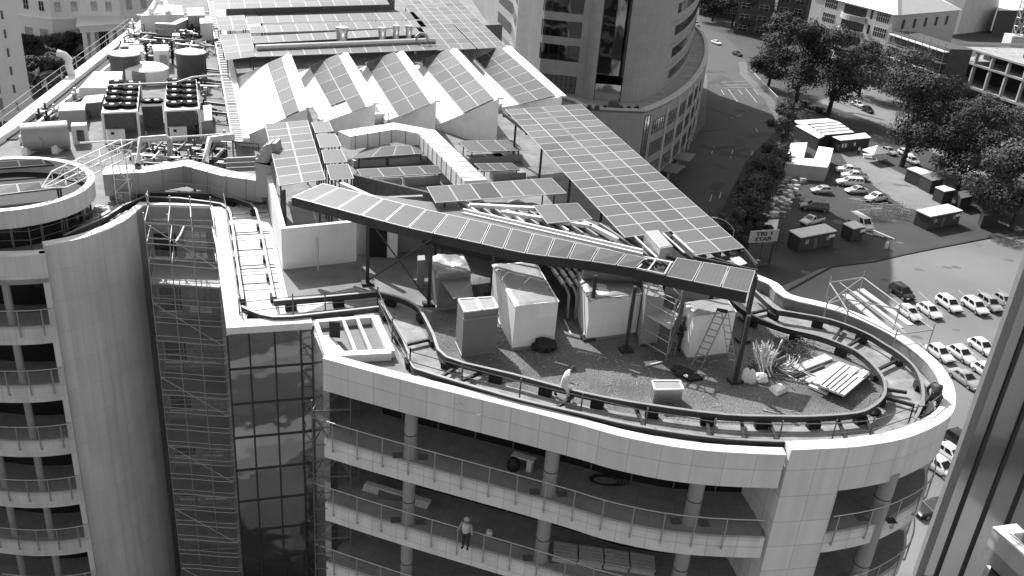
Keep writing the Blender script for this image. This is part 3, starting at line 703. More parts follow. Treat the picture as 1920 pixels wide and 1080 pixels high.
# skylight box on the tip and goose neck
q4 = PL([(1209, 433), (1234, 431), (1262, 462), (1238, 466)], D+4.3)
t = thing('roof_light', 'raised dark-topped box frame between the big canopy and the curved row', 'roof light', (q4[0].x, q4[0].y, D)); MB().prism([(p.x, p.y) for p in q4], D+3.2, D+4.3).build('box', 'galv', t); MB().prism([(p.x, p.y) for p in [Vector((sum(v.x for v in q4)/4, sum(v.y for v in q4)/4, 0)).lerp(p, .9) for p in q4]], D+4.3, D+4.32).build('lid', 'grey_glass', t)
q = P(985, 405, D+2.4); solo(MB().tube([q+Vector((0, 0, -2.4)), q+Vector((0, 0, .2)), q+Vector((-.15, 0, .55)), q+Vector((-.5, 0, .7)), q+Vector((-.85, 0, .6)), q+Vector((-1.0, 0, .35))], .27, 10), 'goose_neck_vent', 'pipe_lag', 'shiny goose-neck vent pipe beside the pair of solar panels', 'vent', smooth=True)

# ================================================================== SAW-TOOTH ROOF
ZL, ZR = D+.5, D+3.5
teeth = [[(428, 153), (448, 260), (576, 203), (538, 103)], [(553, 140), (604, 230), (703, 195), (645, 100)], [(664, 133), (724, 227), (818, 190), (750, 97)], [(770, 125), (823, 233), (936, 185), (850, 92)], [(878, 118), (942, 201), (1054, 181), (950, 87)]]
tl = ['leftmost saw-tooth roof bay, wide bright slope with a single column of five panels', 'second saw-tooth roof bay from the left', 'middle saw-tooth roof bay of the five', 'fourth saw-tooth roof bay from the left', 'rightmost saw-tooth roof bay touching the big canopy']
pan = [([(534, 219), (561, 206), (528, 107), (500, 119)], 1, 5), ([(632, 219), (687, 199), (634, 101), (579, 125)], 2, 5), ([(748, 219), (807, 193), (740, 97), (684, 118)], 2, 5), ([(869, 211), (926, 184), (840, 92), (788, 114)], 2, 6), ([(975, 195), (1041, 178), (938, 87), (888, 111)], 2, 7)]
for i, (tq, lb) in enumerate(zip(teeth, tl)):
    lb_, lf, rb = P(*tq[0], ZL), P(*tq[1], ZL), P(*tq[3], ZR); n_ = (lf-lb_).cross(rb-lb_).normalized(); rf = RP(*tq[2], lb_, n_)
    t = thing('sawtooth_roof', lb, 'roof bay', tuple(lf), 'saw-tooth roof bays')
    m_ = MB(); g_ = [Vector((p.x, p.y, D)) for p in (lb_, lf, rf, rb)]
    m_.add([lb_, lf, rf, rb]+g_, [(0, 1, 2, 3), (1, 5, 6, 2), (2, 6, 7, 3), (3, 7, 4, 0), (0, 4, 5, 1)]); m_.build('roof_slope', 'white_metal', t)
    rd = MB(); rd.beam(rb+Vector((.12, 0, .02)), rf+Vector((.12, 0, .02)), .45, .12); rd.build('ridge_cap', 'coping', t)
    n = (lf-lb_).cross(rb-lb_).normalized(); n = n if n.z > 0 else -n
    qd, nu, nv = pan[i]; c4 = [RP(x, y, lb_+n*.14, n) for x, y in qd]
    solar(t, c4[0], c4[1], c4[2], c4[3], nu, nv, skip=((0, 0),) if i == 1 else (), gap=.03, cell='cells_saw')
    for f in (.12, .88): MB().beam(c4[0].lerp(c4[1], f)-n*.09, c4[3].lerp(c4[2], f)-n*.09, .06, .08).build('rail', 'galv', t)
guard([(567, 236), (640, 236), (728, 238), (805, 236), (880, 240)], 'thin guard rail in front of the saw-tooth roofs', zb=D+.1, m='galv')
wl = MB().band([(p.x, p.y) for p in PL([(600, 240), (946, 208)], D)], D, D+.7, .5); solo(wl, 'low_upstand', 'plaster', 'low bright upstand wall along the front of the saw-tooth roofs', 'wall')
dk = MB().band([(p.x, p.y) for p in PL([(430, 118), (940, 84)], D)], D, D+2.4, .2); solo(dk, 'plant_screen', 'steel_mid', 'long dark screen wall in the gap behind the saw-tooth roofs', 'screen')

# ================================================================== FAR ROOF ARRAYS
zf = D+3.0
fa = [('far two-by-four solar block nearest the cable tray', [(423, 112), (480, 105), (470, 62), (411, 65)], 2, 4, zf), ('far two-by-three solar block beyond the nearest block', [(410, 57), (466, 54), (458, 28), (403, 31)], 2, 3, zf),
      ('long row of twelve solar panels nearest the saw-tooth roofs', [(480, 106), (822, 93), (812, 78), (475, 92)], 12, 1, zf), ('long row of twelve solar panels, second behind the saw-tooth roofs', [(476, 81), (790, 64), (780, 52), (472, 68)], 12, 1, zf),
      ('long row of twelve solar panels, third behind the saw-tooth roofs', [(470, 62), (800, 50), (790, 38), (466, 49)], 12, 1, zf), ('long row of twelve solar panels, farthest behind the saw-tooth roofs', [(463, 44), (788, 36), (775, 22), (461, 31)], 12, 1, zf),
      ('long flat white-edged solar roof at the far end by the top of the view', [(400, 17), (730, 8), (720, -8), (398, -2)], 12, 2, zf)]
for lb, qd, nu, nv, z_ in fa: flat_array('solar_array', lb, qd, nu, nv, z_, z_, group='solar arrays on the far roof')
flat_array('solar_array', 'left half of the broad sloping solar field at the far right roof edge', [(822, 94), (893, 91), (798, -6), (748, -4)], 3, 12, zf, zf, group='solar arrays on the far roof')
flat_array('solar_array', 'right half of the broad sloping solar field at the far right roof edge', [(896, 91), (950, 88), (852, -8), (801, -6)], 3, 12, zf, zf, group='solar arrays on the far roof')
solo(MB().band([(p.x, p.y) for p in PL([(425, 30), (740, 18)], D)], D, zf-.2, .2), 'plant_screen', 'steel_mid', 'dark slatted opening between the far solar rows', 'screen')
for i, (x, y, r, h) in enumerate([(641, 84, .62, 1.7), (716, 82, .42, 1.6), (742, 80, .36, 1.7), (766, 80, .36, 1.7)]):
    q = P(x, y, zf-.4); solo(MB().lathe(q, [(r*.85, 0), (r*.9, h*.7), (r, h*.72), (r, h)], 14), 'roof_vent', 'stainless', ['widest round metal roof vent, standing alone among the far rows', 'round metal roof vent, left of the three close together', 'round metal roof vent, middle of the three close together', 'round metal roof vent, right of the three beside the bent pipe'][i], 'vent', group='metal roof vents among the far solar rows', smooth=True)
a = P(780, 82, zf); solo(MB().tube([a+Vector((0, 0, -1)), a+Vector((0, 0, .7)), a+Vector((.4, 0, 1.05)), a+Vector((.9, 0, 1.0)), a+Vector((1.3, 0, .4))], .16, 8), 'bent_pipe', 'stainless', 'small bent metal pipe right of the far roof vents', 'pipe', smooth=True)
solo(MB().tube([P(480, 90, zf+.2), P(815, 76, zf+.2)], .3, 8), 'long_pipe', 'pipe_lag', 'long straight pale pipe lying along the far roof rows', 'pipe', smooth=True)
def qbox(quad, z0, z1, top_mi=None): return MB().prism([(p.x, p.y) for p in PL(quad, z1)], z0, z1, 0, top_mi)
def base_of(quad, z1, z0=D): q = PL(quad, z1); return (sum(p.x for p in q)/4, sum(p.y for p in q)/4, z0)
# ================================================================== WALLS OF THE PLANT AREA
lw = thing('low_plant_wall', 'bright white low wall turning the corner below the two-by-eight solar block', 'wall', tuple(P(530, 505, D)))
WZ = D+2.3
c_ = [P(498, 372, D), P(530, 506, D), P(668, 490, D)]
MB().band([(p.x, p.y) for p in c_], D, WZ, .22).build('wall', 'plaster', lw); MB().band(lineoff([(p.x, p.y) for p in c_], -.02), WZ, WZ+.05, .28).build('wall_cap', 'coping', lw)
b0 = P(575, 495, D); MB().beam(b0+Vector((0, -.12, .9)), P(640, 488, D)+Vector((0, -.12, .25)), .1, .3).build('base_patch', 'dusty_roof', lw)
pole = P(597, 508, D); solo(MB().tube([pole, pole+Vector((-.15, .5, 1.7))], .05, 6), 'leaning_pole', 'galv', 'thin grey pole leaning against the white low wall', 'pole')
posts(lw, [(536, 470)], CZ-.3)
pr = thing('plant_room', 'dim grey plant room wall with a dark doorway behind the first two canopy posts', 'plant room', tuple(P(760, 485, D)))
pw = [P(668, 478, D), P(790, 470, D), P(800, 505, D), P(870, 500, D)]
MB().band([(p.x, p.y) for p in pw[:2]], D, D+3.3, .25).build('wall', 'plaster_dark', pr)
q = P(709, 480, D); MB().box((q.x, q.y-.14, D+.85), (1.0, .1, 1.7), .06).build('doorway', 'void', pr)
q = P(735, 480, D); dr = MB().box((q.x, q.y-.2, D+.85), (.65, .06, 1.7), .06).build('door_leaf', 'plaster', pr)
top = PL([(628, 356), (690, 372), (800, 398), (900, 424), (1000, 446), (1110, 470), (1195, 485), (1262, 480), (1190, 440), (1105, 412), (1000, 380), (800, 378)], D+3.45)
MB().prism([(p.x, p.y) for p in top], D+3.2, D+3.45).build('roof', 'steel_mid', pr)  # dark roof sheet added to shade the gap between the canopies
bw_ = [P(x, y, D+3.2) for x, y in [(640, 362), (800, 402), (1000, 450), (1230, 500)]]
MB().band([(p.x, p.y+3.2) for p in bw_], D, D+3.2, .2).build('shade_backing_wall', 'timber_dark', pr)  # added dark wall, its colour standing in for shade under the canopies
for i in range(12):
    t = i/11; a = P(lerp(860, 1150, t), lerp(372, 425, t), D+3.6); MB().beam(a, a+Vector((1.3, -2.2, 0)), .12, .16).build('roof_beam', 'duct_dull' if i % 3 else 'white_metal', pr)
for i, (a_, b_) in enumerate([((880, 385), (1015, 392)), ((940, 398), (1110, 425)), ((1090, 415), (1160, 450)), ((640, 345), (700, 372))]): MB().beam(P(*a_, D+3.7), P(*b_, D+3.7), .25, .2).build('roof_beam', 'white_metal', pr)

# ================================================================== AIR HANDLING UNITS UNDER THE CURVED ROW
def unit(name, label, quad, z1, m, cat='air handler', group='air handling units under the canopy', skirt=True):
    t = thing(name, label, cat, base_of(quad, z1), group); qbox(quad, D+.14, z1).build('casing', m, t)
    q = PL(quad, z1); e = MB()
    if skirt:
        c = sum(q, Vector())/4; MB().prism([((p.x-c.x)*1.03+c.x, (p.y-c.y)*1.03+c.y) for p in q], D, D+.14).build('base_frame', 'galv', t)
    MB().prism([((p.x-(sum(v.x for v in q)/4))*1.02+sum(v.x for v in q)/4, (p.y-(sum(v.y for v in q)/4))*1.02+sum(v.y for v in q)/4) for p in q], z1, z1+.05).build('top_cover', m, t)
    return t, q
u1, q = unit('air_intake_unit', 'dark grey box unit with two pale-framed filters on top, nearest the front parapet', [(870, 588), (935, 580), (925, 560), (858, 564)], D+2.25, 'ahu_grey')
for i in (0, 1):
    a = q[0].lerp(q[1], .03+i*.5); b = q[0].lerp(q[1], .47+i*.5); c = q[3].lerp(q[2], .47+i*.5); d = q[3].lerp(q[2], .03+i*.5); up = Vector((0, 0, .08))
    m_ = MB(); 
    for s_, e_ in ((a, b), (b, c), (c, d), (d, a)): m_.beam(s_+up, e_+up, .08, .06)
    f = m_.build('filter_frame', 'white_metal', u1); MB().slab(a+up*.9, b+up*.9, c+up*.9, d+up*.9, .03).build('filter_mesh', 'duct_dull', f)
a, b = q[0], q[1]; MB().beam(Vector((a.x-.03, a.y-.03, D+1.95)), Vector((b.x+.03, b.y-.03, D+1.95)), .06, .1).build('trim', 'duct_dull', u1)
u2, q = unit('air_handling_unit', 'large white box unit with a sunlit top right of the dark grey unit', [(967, 574), (1047, 566), (1003, 492), (925, 498)], D+2.3, 'ahu_white')
u3, q3 = unit('air_handling_unit', 'white box unit standing between the fourth and fifth canopy posts', [(1108, 563), (1203, 552), (1180, 505), (1085, 512)], D+2.2, 'ahu_white')
u4, q4 = unit('air_handling_unit', 'white box unit with a step ladder in front near the last canopy post', [(1303, 594), (1380, 586), (1362, 562), (1284, 568)], D+2.3, 'ahu_white')
q = P(1155, 505, D+2.9); solo(MB().tube([q+Vector((-1.6, .5, 0)), q+Vector((1.5, .5, 0))], .85, 16), 'round_duct', 'ahu_grey', 'large dark round duct lying above the white unit between the posts', 'duct', smooth=True)
d1, q = unit('duct_plenum', 'dim grey duct box with a sloping neck behind the second canopy post', [(822, 518), (883, 512), (868, 478), (808, 482)], D+1.9, 'ahu_grey', 'duct')
m_ = MB(); m_.add([P(822, 522, D+1.7), P(880, 516, D+1.7), P(880, 516, D+.4), P(822, 522, D+.4), P(850, 560, D+1.5), P(888, 556, D+1.5), P(888, 556, D+.4), P(850, 560, D+.4)], [(0, 1, 5, 4), (1, 2, 6, 5), (2, 3, 7, 6), (3, 0, 4, 7), (4, 5, 6, 7)]); m_.build('duct_neck', 'ahu_grey', d1)
d2, q = unit('duct_plenum', 'slim tall grey duct panel between the scaffold tower and the round duct', [(1212, 560), (1246, 556), (1236, 520), (1204, 524)], D+2.6, 'duct', 'duct', skirt=False)
d3, q = unit('cabinet', 'small dim electrical cabinet behind the second canopy post', [(783, 490), (797, 489), (796, 480), (783, 481)], D+1.6, 'duct_dull', 'cabinet')
pb = thing('pipe_bank', 'bank of lagged pipes sloping down between the two large white units', 'pipes', tuple(P(1060, 560, D)))
for i in range(4):
    a = P(1012+i*17, 470+i*3, D+2.6); b = P(1062+i*15, 540+i*2, D+1.6); MB().tube([a, b, b+Vector((.15, -.2, -.3)), Vector((b.x+.2, b.y-.25, D+.05))], .075, 7).build('pipe', 'galv', pb, True)
    for t in (.35, .6, .82): c = a.lerp(b, t); MB().tube([c-(b-a).normalized()*.22, c+(b-a).normalized()*.22], .12, 8).build('pipe_lagging', 'pipe_lag', pb, True)
q = P(1088, 585, D); solo(MB().box((q.x, q.y, D+.9), (.12, .5, 1.8)).box((q.x-.35, q.y, D+1.75), (.7, .5, .1)), 'pipe_stand', 'steel_mid', 'dark goal-shaped pipe stand beside the lagged pipes', 'stand')
def drape(par, quad, z, amp, name, m, seed, over=.12, nx=16, ny=22):
    rd = random.Random(seed); q = PL(quad, z); vs = []; fs = []; hh = [[rd.gauss(0, 1) for _ in range(nx+1)] for _ in range(ny+1)]
    for j in range(ny+1):
        for i in range(nx+1):
            u = -over+(1+2*over)*i/nx; v = -over*.6+(1+1.2*over)*j/ny; p = q[0].lerp(q[1], u).lerp(q[3].lerp(q[2], u), v); e = max(0, -u, u-1, -v, v-1); vs.append((p.x+rd.uniform(-.02, .02), p.y, z+.09+amp*.35*(hh[j][i]+hh[j][max(0, i-1)]+hh[max(0, j-1)][i])*.5-(3.2*e if e > 0 else 0)+amp*math.sin(u*7+seed)*math.sin(v*5)))
    for j in range(ny):
        for i in range(nx): k = j*(nx+1)+i; fs.append((k, k+1, k+nx+2, k+nx+1))
    MB().add(vs, fs).build(name, m, par, True)
drape(u2, [(967, 574), (1047, 566), (1003, 492), (925, 498)], D+2.3, .022, 'foil_cover', 'duct_dull', 4, .03)
drape(u3, [(1108, 563), (1203, 552), (1180, 505), (1085, 512)], D+2.2, .06, 'foil_cover', 'duct_dull', 9, .04)
drape(u4, [(1303, 594), (1380, 586), (1362, 562), (1284, 568)], D+2.3, .02, 'foil_cover', 'duct', 14, .03)
drape(d1, [(822, 518), (883, 512), (868, 478), (808, 482)], D+1.9, .05, 'foil_cover', 'duct_dull', 15, .05)
# ladders and scaffold tower under the canopy
def ladder(par, a, b, wvec, n, m='galv', r=.028):
    m_ = MB(); m_.tube([a-wvec, b-wvec], r, 5); m_.build('side_rail', m, par); MB().tube([a+wvec, b+wvec], r, 5).build('side_rail', m, par)
    m_ = MB()
    for i in range(1, n): c = a.lerp(b, i/n); m_.beam(c-wvec, c+wvec, .05, .035)
    m_.build('rung', m, par)
yf = min(p.y for p in q4)-.28
sl = thing('step_ladder', 'metal A-frame step ladder standing against the white unit near the last post', 'ladder', tuple(P(1306, 684, D)))
tp = PY(1354, 583, yf); ladder(sl, P(1305, 688, D), tp, Vector((.2, -.10, 0)), 9, 'duct_dull', .035); ladder(sl, P(1374, 688, D), tp+Vector((.12, .02, 0)), Vector((.15, -.05, 0)), 8, 'galv', .025)
MB().box(tp+Vector((0, 0, .02)), (.5, .25, .06), -.3).build('top_cap', 'rubber', sl)
sl2 = thing('ladder', 'thin timber ladder leaning left of the white unit near the last post', 'ladder', tuple(P(1262, 662, D)))
ladder(sl2, P(1258, 664, D), P(1284, 590, D+1.5), Vector((.14, 0, 0)), 6, 'duct_dull', .025)
stw = thing('scaffold_tower', 'small tubular access tower under the canopy between the round duct and the step ladder', 'scaffold', tuple(P(1225, 670, D)))
cx4 = [P(1198, 648, D), P(1248, 678, D), P(1262, 648, D), P(1212, 625, D)]
for p in cx4: MB().tube([p, p+Vector((0, 0, 3.2))], .03, 6).build('standard', 'galv', stw)
for zz in (.35, 1.0, 1.7, 2.4, 3.0):
    for i in range(4): MB().tube([cx4[i]+Vector((0, 0, zz)), cx4[(i+1) % 4]+Vector((0, 0, zz))], .022, 5).build('ledger', 'galv', stw)
MB().prism([(p.x, p.y) for p in cx4], D+1.72, D+1.77).build('platform', 'wood', stw)

# ================================================================== THINGS LYING ON THE GRAVEL
def blob(c, rx, ry, rz_, seed, n=14, mI=0, jag=.18, m_=None):
    rnd = random.Random(seed); m_ = m_ or MB(); prof = [(.75, 0), (1, .18), (.97, .45), (.72, .78), (.3, .97)]; vs = []; fs = []
    for r, z in prof:
        for j in range(n): a = 2*math.pi*j/n; k = 1+rnd.uniform(-jag, jag); vs.append((c.x+rx*r*k*math.cos(a), c.y+ry*r*k*math.sin(a), c.z+rz_*z*(1+rnd.uniform(-jag, jag)*.5)))
    for i in range(4):
        for j in range(n): fs.append((i*n+j, i*n+(j+1) % n, (i+1)*n+(j+1) % n, (i+1)*n+j))
    fs.append(tuple(4*n+j for j in range(n))); return m_.add(vs, fs, mI)
solo(blob(P(1020, 655, D), .58, .42, .62, 3, 18, jag=.22), 'rubbish_bag', 'black_plastic', 'full black rubbish bag on the gravel in front of the large white unit', 'bag')
m_ = MB(); pt = PL([(1261, 690), (1272, 688), (1296, 698), (1318, 713), (1292, 717), (1276, 706), (1262, 699)], D)
m_.prism([(p.x, p.y) for p in pt], D+.01, D+.14); blob(P(1280, 704, D), .45, .3, .26, 5, m_=m_); blob(P(1268, 695, D), .3, .2, .2, 6, m_=m_); solo(m_, 'crumpled_sheet', 'black_plastic', 'crumpled black plastic sheet lying on the gravel above the metal box', 'sheet')
solo(blob(P(1286, 706, D+.2), .1, .12, .1, 8), 'white_rag', 'sack', 'small white rag lying on the crumpled black sheet', 'rag')
mb_ = thing('metal_box', 'shiny open-framed metal box with a pale lid standing beside the inner track', 'box', base_of([(1228, 731), (1281, 730), (1275, 714), (1223, 714)], D+.8)); qd = [(1228, 731), (1281, 730), (1275, 714), (1223, 714)]
qbox(qd, D, D+.78).build('body', 'stainless', mb_); qq = PL(qd, D+.8); cc = sum(qq, Vector())/4
for i in range(4): MB().beam(qq[i], qq[(i+1) % 4], .07, .07).build('lid_rim', 'white_metal', mb_)
MB().sheet([(p.x, p.y) for p in qq], D+.79).build('lid', 'duct', mb_)
rnd = random.Random(11)
sb = thing('stick_bundle', 'fanned untidy heap of thin pale poles standing in a bundle behind the white sacks', 'poles', tuple(P(1440, 690, D)))
for i in range(70):
    a = P(1420+rnd.uniform(-4, 30), 695+rnd.uniform(-14, 12), D+rnd.uniform(0, .2)); b = P(1428+rnd.uniform(-16, 40), 650+rnd.uniform(-14, 14), D+rnd.uniform(.5, 1.3)); MB().tube([a, b], rnd.uniform(.018, .040), 5).build('pole', rnd.choice(['wood_pale', 'wood', 'duct_dull', 'wood_pale']), sb)
for i in range(34):
    a = P(1440+rnd.uniform(-40, 60), 690+rnd.uniform(-18, 12), D+rnd.uniform(.04, .3)); an = rnd.uniform(-1.2, 1.4); l_ = rnd.uniform(.5, 1.6); MB().tube([a, a+Vector((l_*math.cos(an), l_*math.sin(an), rnd.uniform(-.02, .12)))], rnd.uniform(.015, .035), 5).build('pole', rnd.choice(['wood_pale', 'wood', 'timber_dark', 'duct_dull']), sb)
tg = MB()
for i in range(130):
    a = P(1482+rnd.uniform(-22, 32), 650+rnd.uniform(-12, 16), D+rnd.uniform(.02, .45)); b = a+Vector((rnd.uniform(-.7, .7), rnd.uniform(-.5, .5), rnd.uniform(-.2, .25))); b.z = max(b.z, D+.02); tg.tube([a, a.lerp(b, .5)+Vector((0, 0, rnd.uniform(0, .2))), b], .02, 4)
o = solo(tg, 'wire_tangle', 'timber_dark', 'dark tangle of wire and offcuts beside the fanned poles', 'scrap')
tg = MB()
for i in range(40):
    a = P(1425+rnd.uniform(-18, 22), 690+rnd.uniform(-12, 10), D+rnd.uniform(.02, .3)); b = a+Vector((rnd.uniform(-.5, .5), rnd.uniform(-.5, .5), rnd.uniform(-.1, .15))); b.z = max(b.z, D+.02); tg.tube([a, b], .02, 4)
solo(tg, 'wire_tangle', 'timber_dark', 'dark offcuts scattered at the foot of the fanned poles', 'scrap')
def plank(a, b, wd, h, z, m, label, group='planks and boards on the gravel', name='plank'):
    A, B = P(*a, D+z), P(*b, D+z); mm = MB().beam(A, B, wd, h); return solo(mm, name, m, label, 'plank', group=group)
plank((1478, 698), (1553, 669), .48, .1, .08, 'wood_pale', 'wide pale board lying left of the plank stack')
plank((1490, 707), (1545, 686), .09, .08, .06, 'timber_dark', 'thin dark batten lying between the wide pale board and the stack')
plank((1500, 712), (1570, 686), .12, .08, .06, 'wood', 'thin brown batten next to the dark batten')
plank((1513, 716), (1577, 681), .25, .08, .12, 'wood_pale', 'narrow pale plank beside the left side of the stack')
plank((1527, 719), (1583, 683), .22, .08, .18, 'wood_pale', 'narrow pale plank leaning on the left edge of the stack')
plank((1517, 723), (1552, 738), .2, .12, .1, 'wood_pale', 'short pale plank lying across the front of the stack')
plank((1470, 690), (1486, 678), .4, .1, .06, 'sack', 'short pale offcut beside the fanned poles')
plank((1430, 769), (1462, 776), .05, .04, .03, 'galv', 'thin grey rod lying on the gravel near the inner track')
ps = thing('plank_stack', 'stack of long pale and grey boards near the rounded end of the roof', 'planks', tuple(P(1575, 722, D)))
for j in range(4):
    for i in range(6): 
        a, b = P(1536+i*8.5, 722+i*3.4, D+.06+.13*j), P(1581+i*8.5, 684+i*3.4, D+.06+.13*j); d = (b-a).normalized(); MB().beam(a-d*rnd.uniform(0, .12), b+d*rnd.uniform(0, .12), .27, .1).build('board', 'wood_pale' if i > 3 or (i+j) % 2 == 0 else 'wood', ps)
for i in range(2): MB().beam(P(1562+i*18, 728+i*6, D+.1), P(1606+i*18, 690+i*6, D+.62), .3, .12).build('board', 'wood_pale', ps)
for i, (x, y, sx, h, lb) in enumerate([(1396, 716, .2, .75, 'upright white sack leaning at the foot of the last canopy post'), (1407, 718, .2, .7, 'upright white sack, second from the last canopy post'), (1425, 714, .34, .42, 'slumped white sack right of the two upright sacks')]):
    solo(blob(P(x, y, D), sx*1.1, sx*.9, h, 20+i, 10, jag=.14), 'white_sack', 'sack', lb, 'sack', group='white sacks beside the poles')
m_ = MB(); pt = PL([(1441, 727), (1463, 719), (1479, 731), (1457, 741)], D+.1); cc = sum(pt, Vector())/4
vs = [(p.x, p.y, D+.03) for p in pt]+[(cc.x+(p.x-cc.x)*.75, cc.y+(p.y-cc.y)*.75, D+.2) for p in pt]; m_.add(vs, [(i, (i+1) % 4, 4+(i+1) % 4, 4+i) for i in range(4)]+[(4, 5, 6, 7)]); solo(m_, 'cement_bag', 'coping', 'flat white bag lying alone on the gravel', 'sack')
for i, (a, b, lb) in enumerate([((1210, 686), (1242, 678), 'pale splintered offcut lying between the posts'), ((1180, 693), (1200, 700), 'small thin offcut lying left of the pale splinter'), ((1058, 600), (1072, 630), 'pale bent strip on the gravel beside the large white unit'), ((1065, 686), (1040, 679), 'short pale stick behind the walking worker')]):
    plank(a, b, .07, .05, .05, 'wood_pale', lb, 'offcuts on the gravel', 'offcut')
gt = MB(); rn = random.Random(5)
for i in range(260):
    q = P(rn.uniform(850, 1640), rn.uniform(660, 790), D)
    a = rn.uniform(0, 6.3); l = rn.uniform(.05, .25); gt.beam(q+Vector((0, 0, .02)), q+Vector((l*math.cos(a), l*math.sin(a), .03)), .02, .015)
o = gt.build('gravel_litter', 'wood'); tag(o, 'scattered straw and small chips all over the gravel', 'litter', kind='stuff')
sg = MB().lathe(P(1637, 774, D), [(.30, 0), (.34, .12), (.15, .25)], 10); solo(sg, 'black_sheet', 'black_plastic', 'small black bag tucked under the inner track at the rounded end', 'bag')

# ================================================================== PIT WITH WHITE KERB, behind the corner
pt_ = thing('roof_pit', 'rectangular white-kerbed pit with white beams behind the left end of the front parapet', 'roof pit', tuple(P(660, 640, D)))
o4 = [P(613, 664, D+.42), P(733, 658, D+.42), P(702, 592, D+.42), P(592, 602, D+.42)]
MB().prism([(p.x, p.y) for p in o4], D+.02, D+.06).build('pit_shade_floor', 'steel_mid', pt_)  # floor lies at deck level; its dark colour stands in for the pit's shade
for i in range(4):
    MB().beam(o4[i]-Vector((0, 0, .19)), o4[(i+1) % 4]-Vector((0, 0, .19)), [.4, .36, .25, .2][i], .38+.004*i).build('kerb', 'coping', pt_)
for t in (.46, .70): MB().beam(o4[0].lerp(o4[1], t)-Vector((0, 0, .12)), o4[3].lerp(o4[2], t)-Vector((0, 0, .12)), .13, .2).build('beam', 'coping', pt_)
MB().slab(o4[0].lerp(o4[1], .03)-Vector((0, -.2, .2)), o4[0].lerp(o4[1], .30)-Vector((0, -.2, .2)), o4[3].lerp(o4[2], .28).lerp(o4[0], .35)-Vector((0, 0, .2)), o4[3].lerp(o4[0], .35)-Vector((0, 0, .2)), .05).build('cover_sheet', 'coping', pt_)
q = P(614, 640, D+.3); MB().box((q.x+.2, q.y+.6, D+.6), (.5, .06, .8)).build('dark_board', 'rubber', pt_)

# ================================================================== BIG DUCTS, DRUM AND GANTRY (left roof)
ductpath([(192, 322), (268, 318), (350, 305), (425, 325), (496, 335)], D+1.9, 1.05, 1.35, 'air_duct', 'large kinked rectangular duct with a bright seamed top crossing the roof at left', 'duct', 1.3)
rz_ = thing('duct_riser', 'curved square duct riser joining the kinked duct to the two-by-eight solar block', 'duct', tuple(P(500, 372, D)))
a = P(497, 338, D+1.9); m_ = MB(); m_.box((a.x, a.y+.2, D+2.0), (.95, 1.0, 2.2)); m_.build('riser', 'duct', rz_)
m_ = MB(); prev = None
for i in range(7):
    t = i/6*math.pi/2; c = Vector((a.x+.9-.9*math.cos(t), a.y+.2, D+3.0+.9*math.sin(t)))
    if prev is not None: m_.beam(prev, c, 1.0, .95)
    prev = c
m_.build('elbow', 'duct', rz_)
dv = qbox([(200, 330), (265, 326), (258, 308), (198, 312)], D, D+1.5); solo(dv, 'duct_drop', 'duct', 'boxy duct drop under the left end of the kinked duct beside the lattice gantry', 'duct')
for i, (x, y, r, lb) in enumerate([(438, 372, .62, 'left of the two dull round barrels under the kinked duct'), (478, 376, .66, 'right of the two dull round barrels under the kinked duct')]):
    solo(MB().lathe(P(x, y, D), [(r, 0), (r, 1.0), (r*.9, 1.05)], 18), 'round_barrel', 'duct_dull', lb, 'barrel', group='dull round barrels under the duct', smooth=True)
for i, (x, y, lb) in enumerate([(292, 356, 'torn pale sack beside the lattice gantry foot'), (355, 340, 'pale sack under the middle of the kinked duct')]):
    solo(blob(P(x, y, D), .5, .35, .4, 40+i, 8, jag=.25), 'cement_bag', 'sack', lb, 'sack')
q4_ = PL([(346, 360), (386, 358), (388, 368), (344, 370)], D+.3); solo(MB().prism([(p.x, p.y) for p in q4_], D+.2, D+.3), 'white_board', 'coping', 'bright white board lying under the kinked duct', 'board')
# drum with solar strips
DC = P(20, 345, D+2.0); ring = [P(x, y, D+2.0) for x, y in [(176, 330), (160, 352), (120, 375), (60, 391), (0, 396)]]
def fitc(pts):
    import itertools
    a, b, c = pts[0], pts[2], pts[4]; ax, ay, bx, by, cx, cy = a.x, a.y, b.x, b.y, c.x, c.y
    d = 2*(ax*(by-cy)+bx*(cy-ay)+cx*(ay-by)); ux = ((ax*ax+ay*ay)*(by-cy)+(bx*bx+by*by)*(cy-ay)+(cx*cx+cy*cy)*(ay-by))/d; uy = ((ax*ax+ay*ay)*(cx-bx)+(bx*bx+by*by)*(ax-cx)+(cx*cx+cy*cy)*(bx-ax))/d
    return Vector((ux, uy)), math.dist((ux, uy), (ax, ay))
DCc, DR = fitc([P(176, 330, D+2.2), None, P(120, 376, D+2.2), None, P(0, 398, D+2.2)])
dm = thing('round_drum', 'low round roof drum with a pale rim holding solar strips at the left edge', 'roof drum', (DCc.x, DCc.y, D))
circ = [(DCc.x+DR*math.cos(a*math.pi/24), DCc.y+DR*math.sin(a*math.pi/24)) for a in range(49)]
MB().band(circ, D+1.25, D+2.2, .3, caps=False).build('rim', 'facade_tower', dm); MB().band(lineoff(circ, -.04), D+2.2, D+2.26, .4, caps=False).build('rim_coping', 'coping', dm)
MB().band(lineoff(circ, .45), D, D+1.25, .2, caps=False).build('drum_wall', 'dark_glass', dm)
MB().prism(lineoff(circ[:-1], .2), D+1.25, D+1.4).build('drum_roof', 'rubber', dm)
for k in range(18): a = k*math.pi/9; MB().box((DCc.x+(DR-.36)*math.cos(a), DCc.y+(DR-.36)*math.sin(a), D+.62), (.1, .12, 1.2), a).build('drum_post', 'steel_mid', dm)
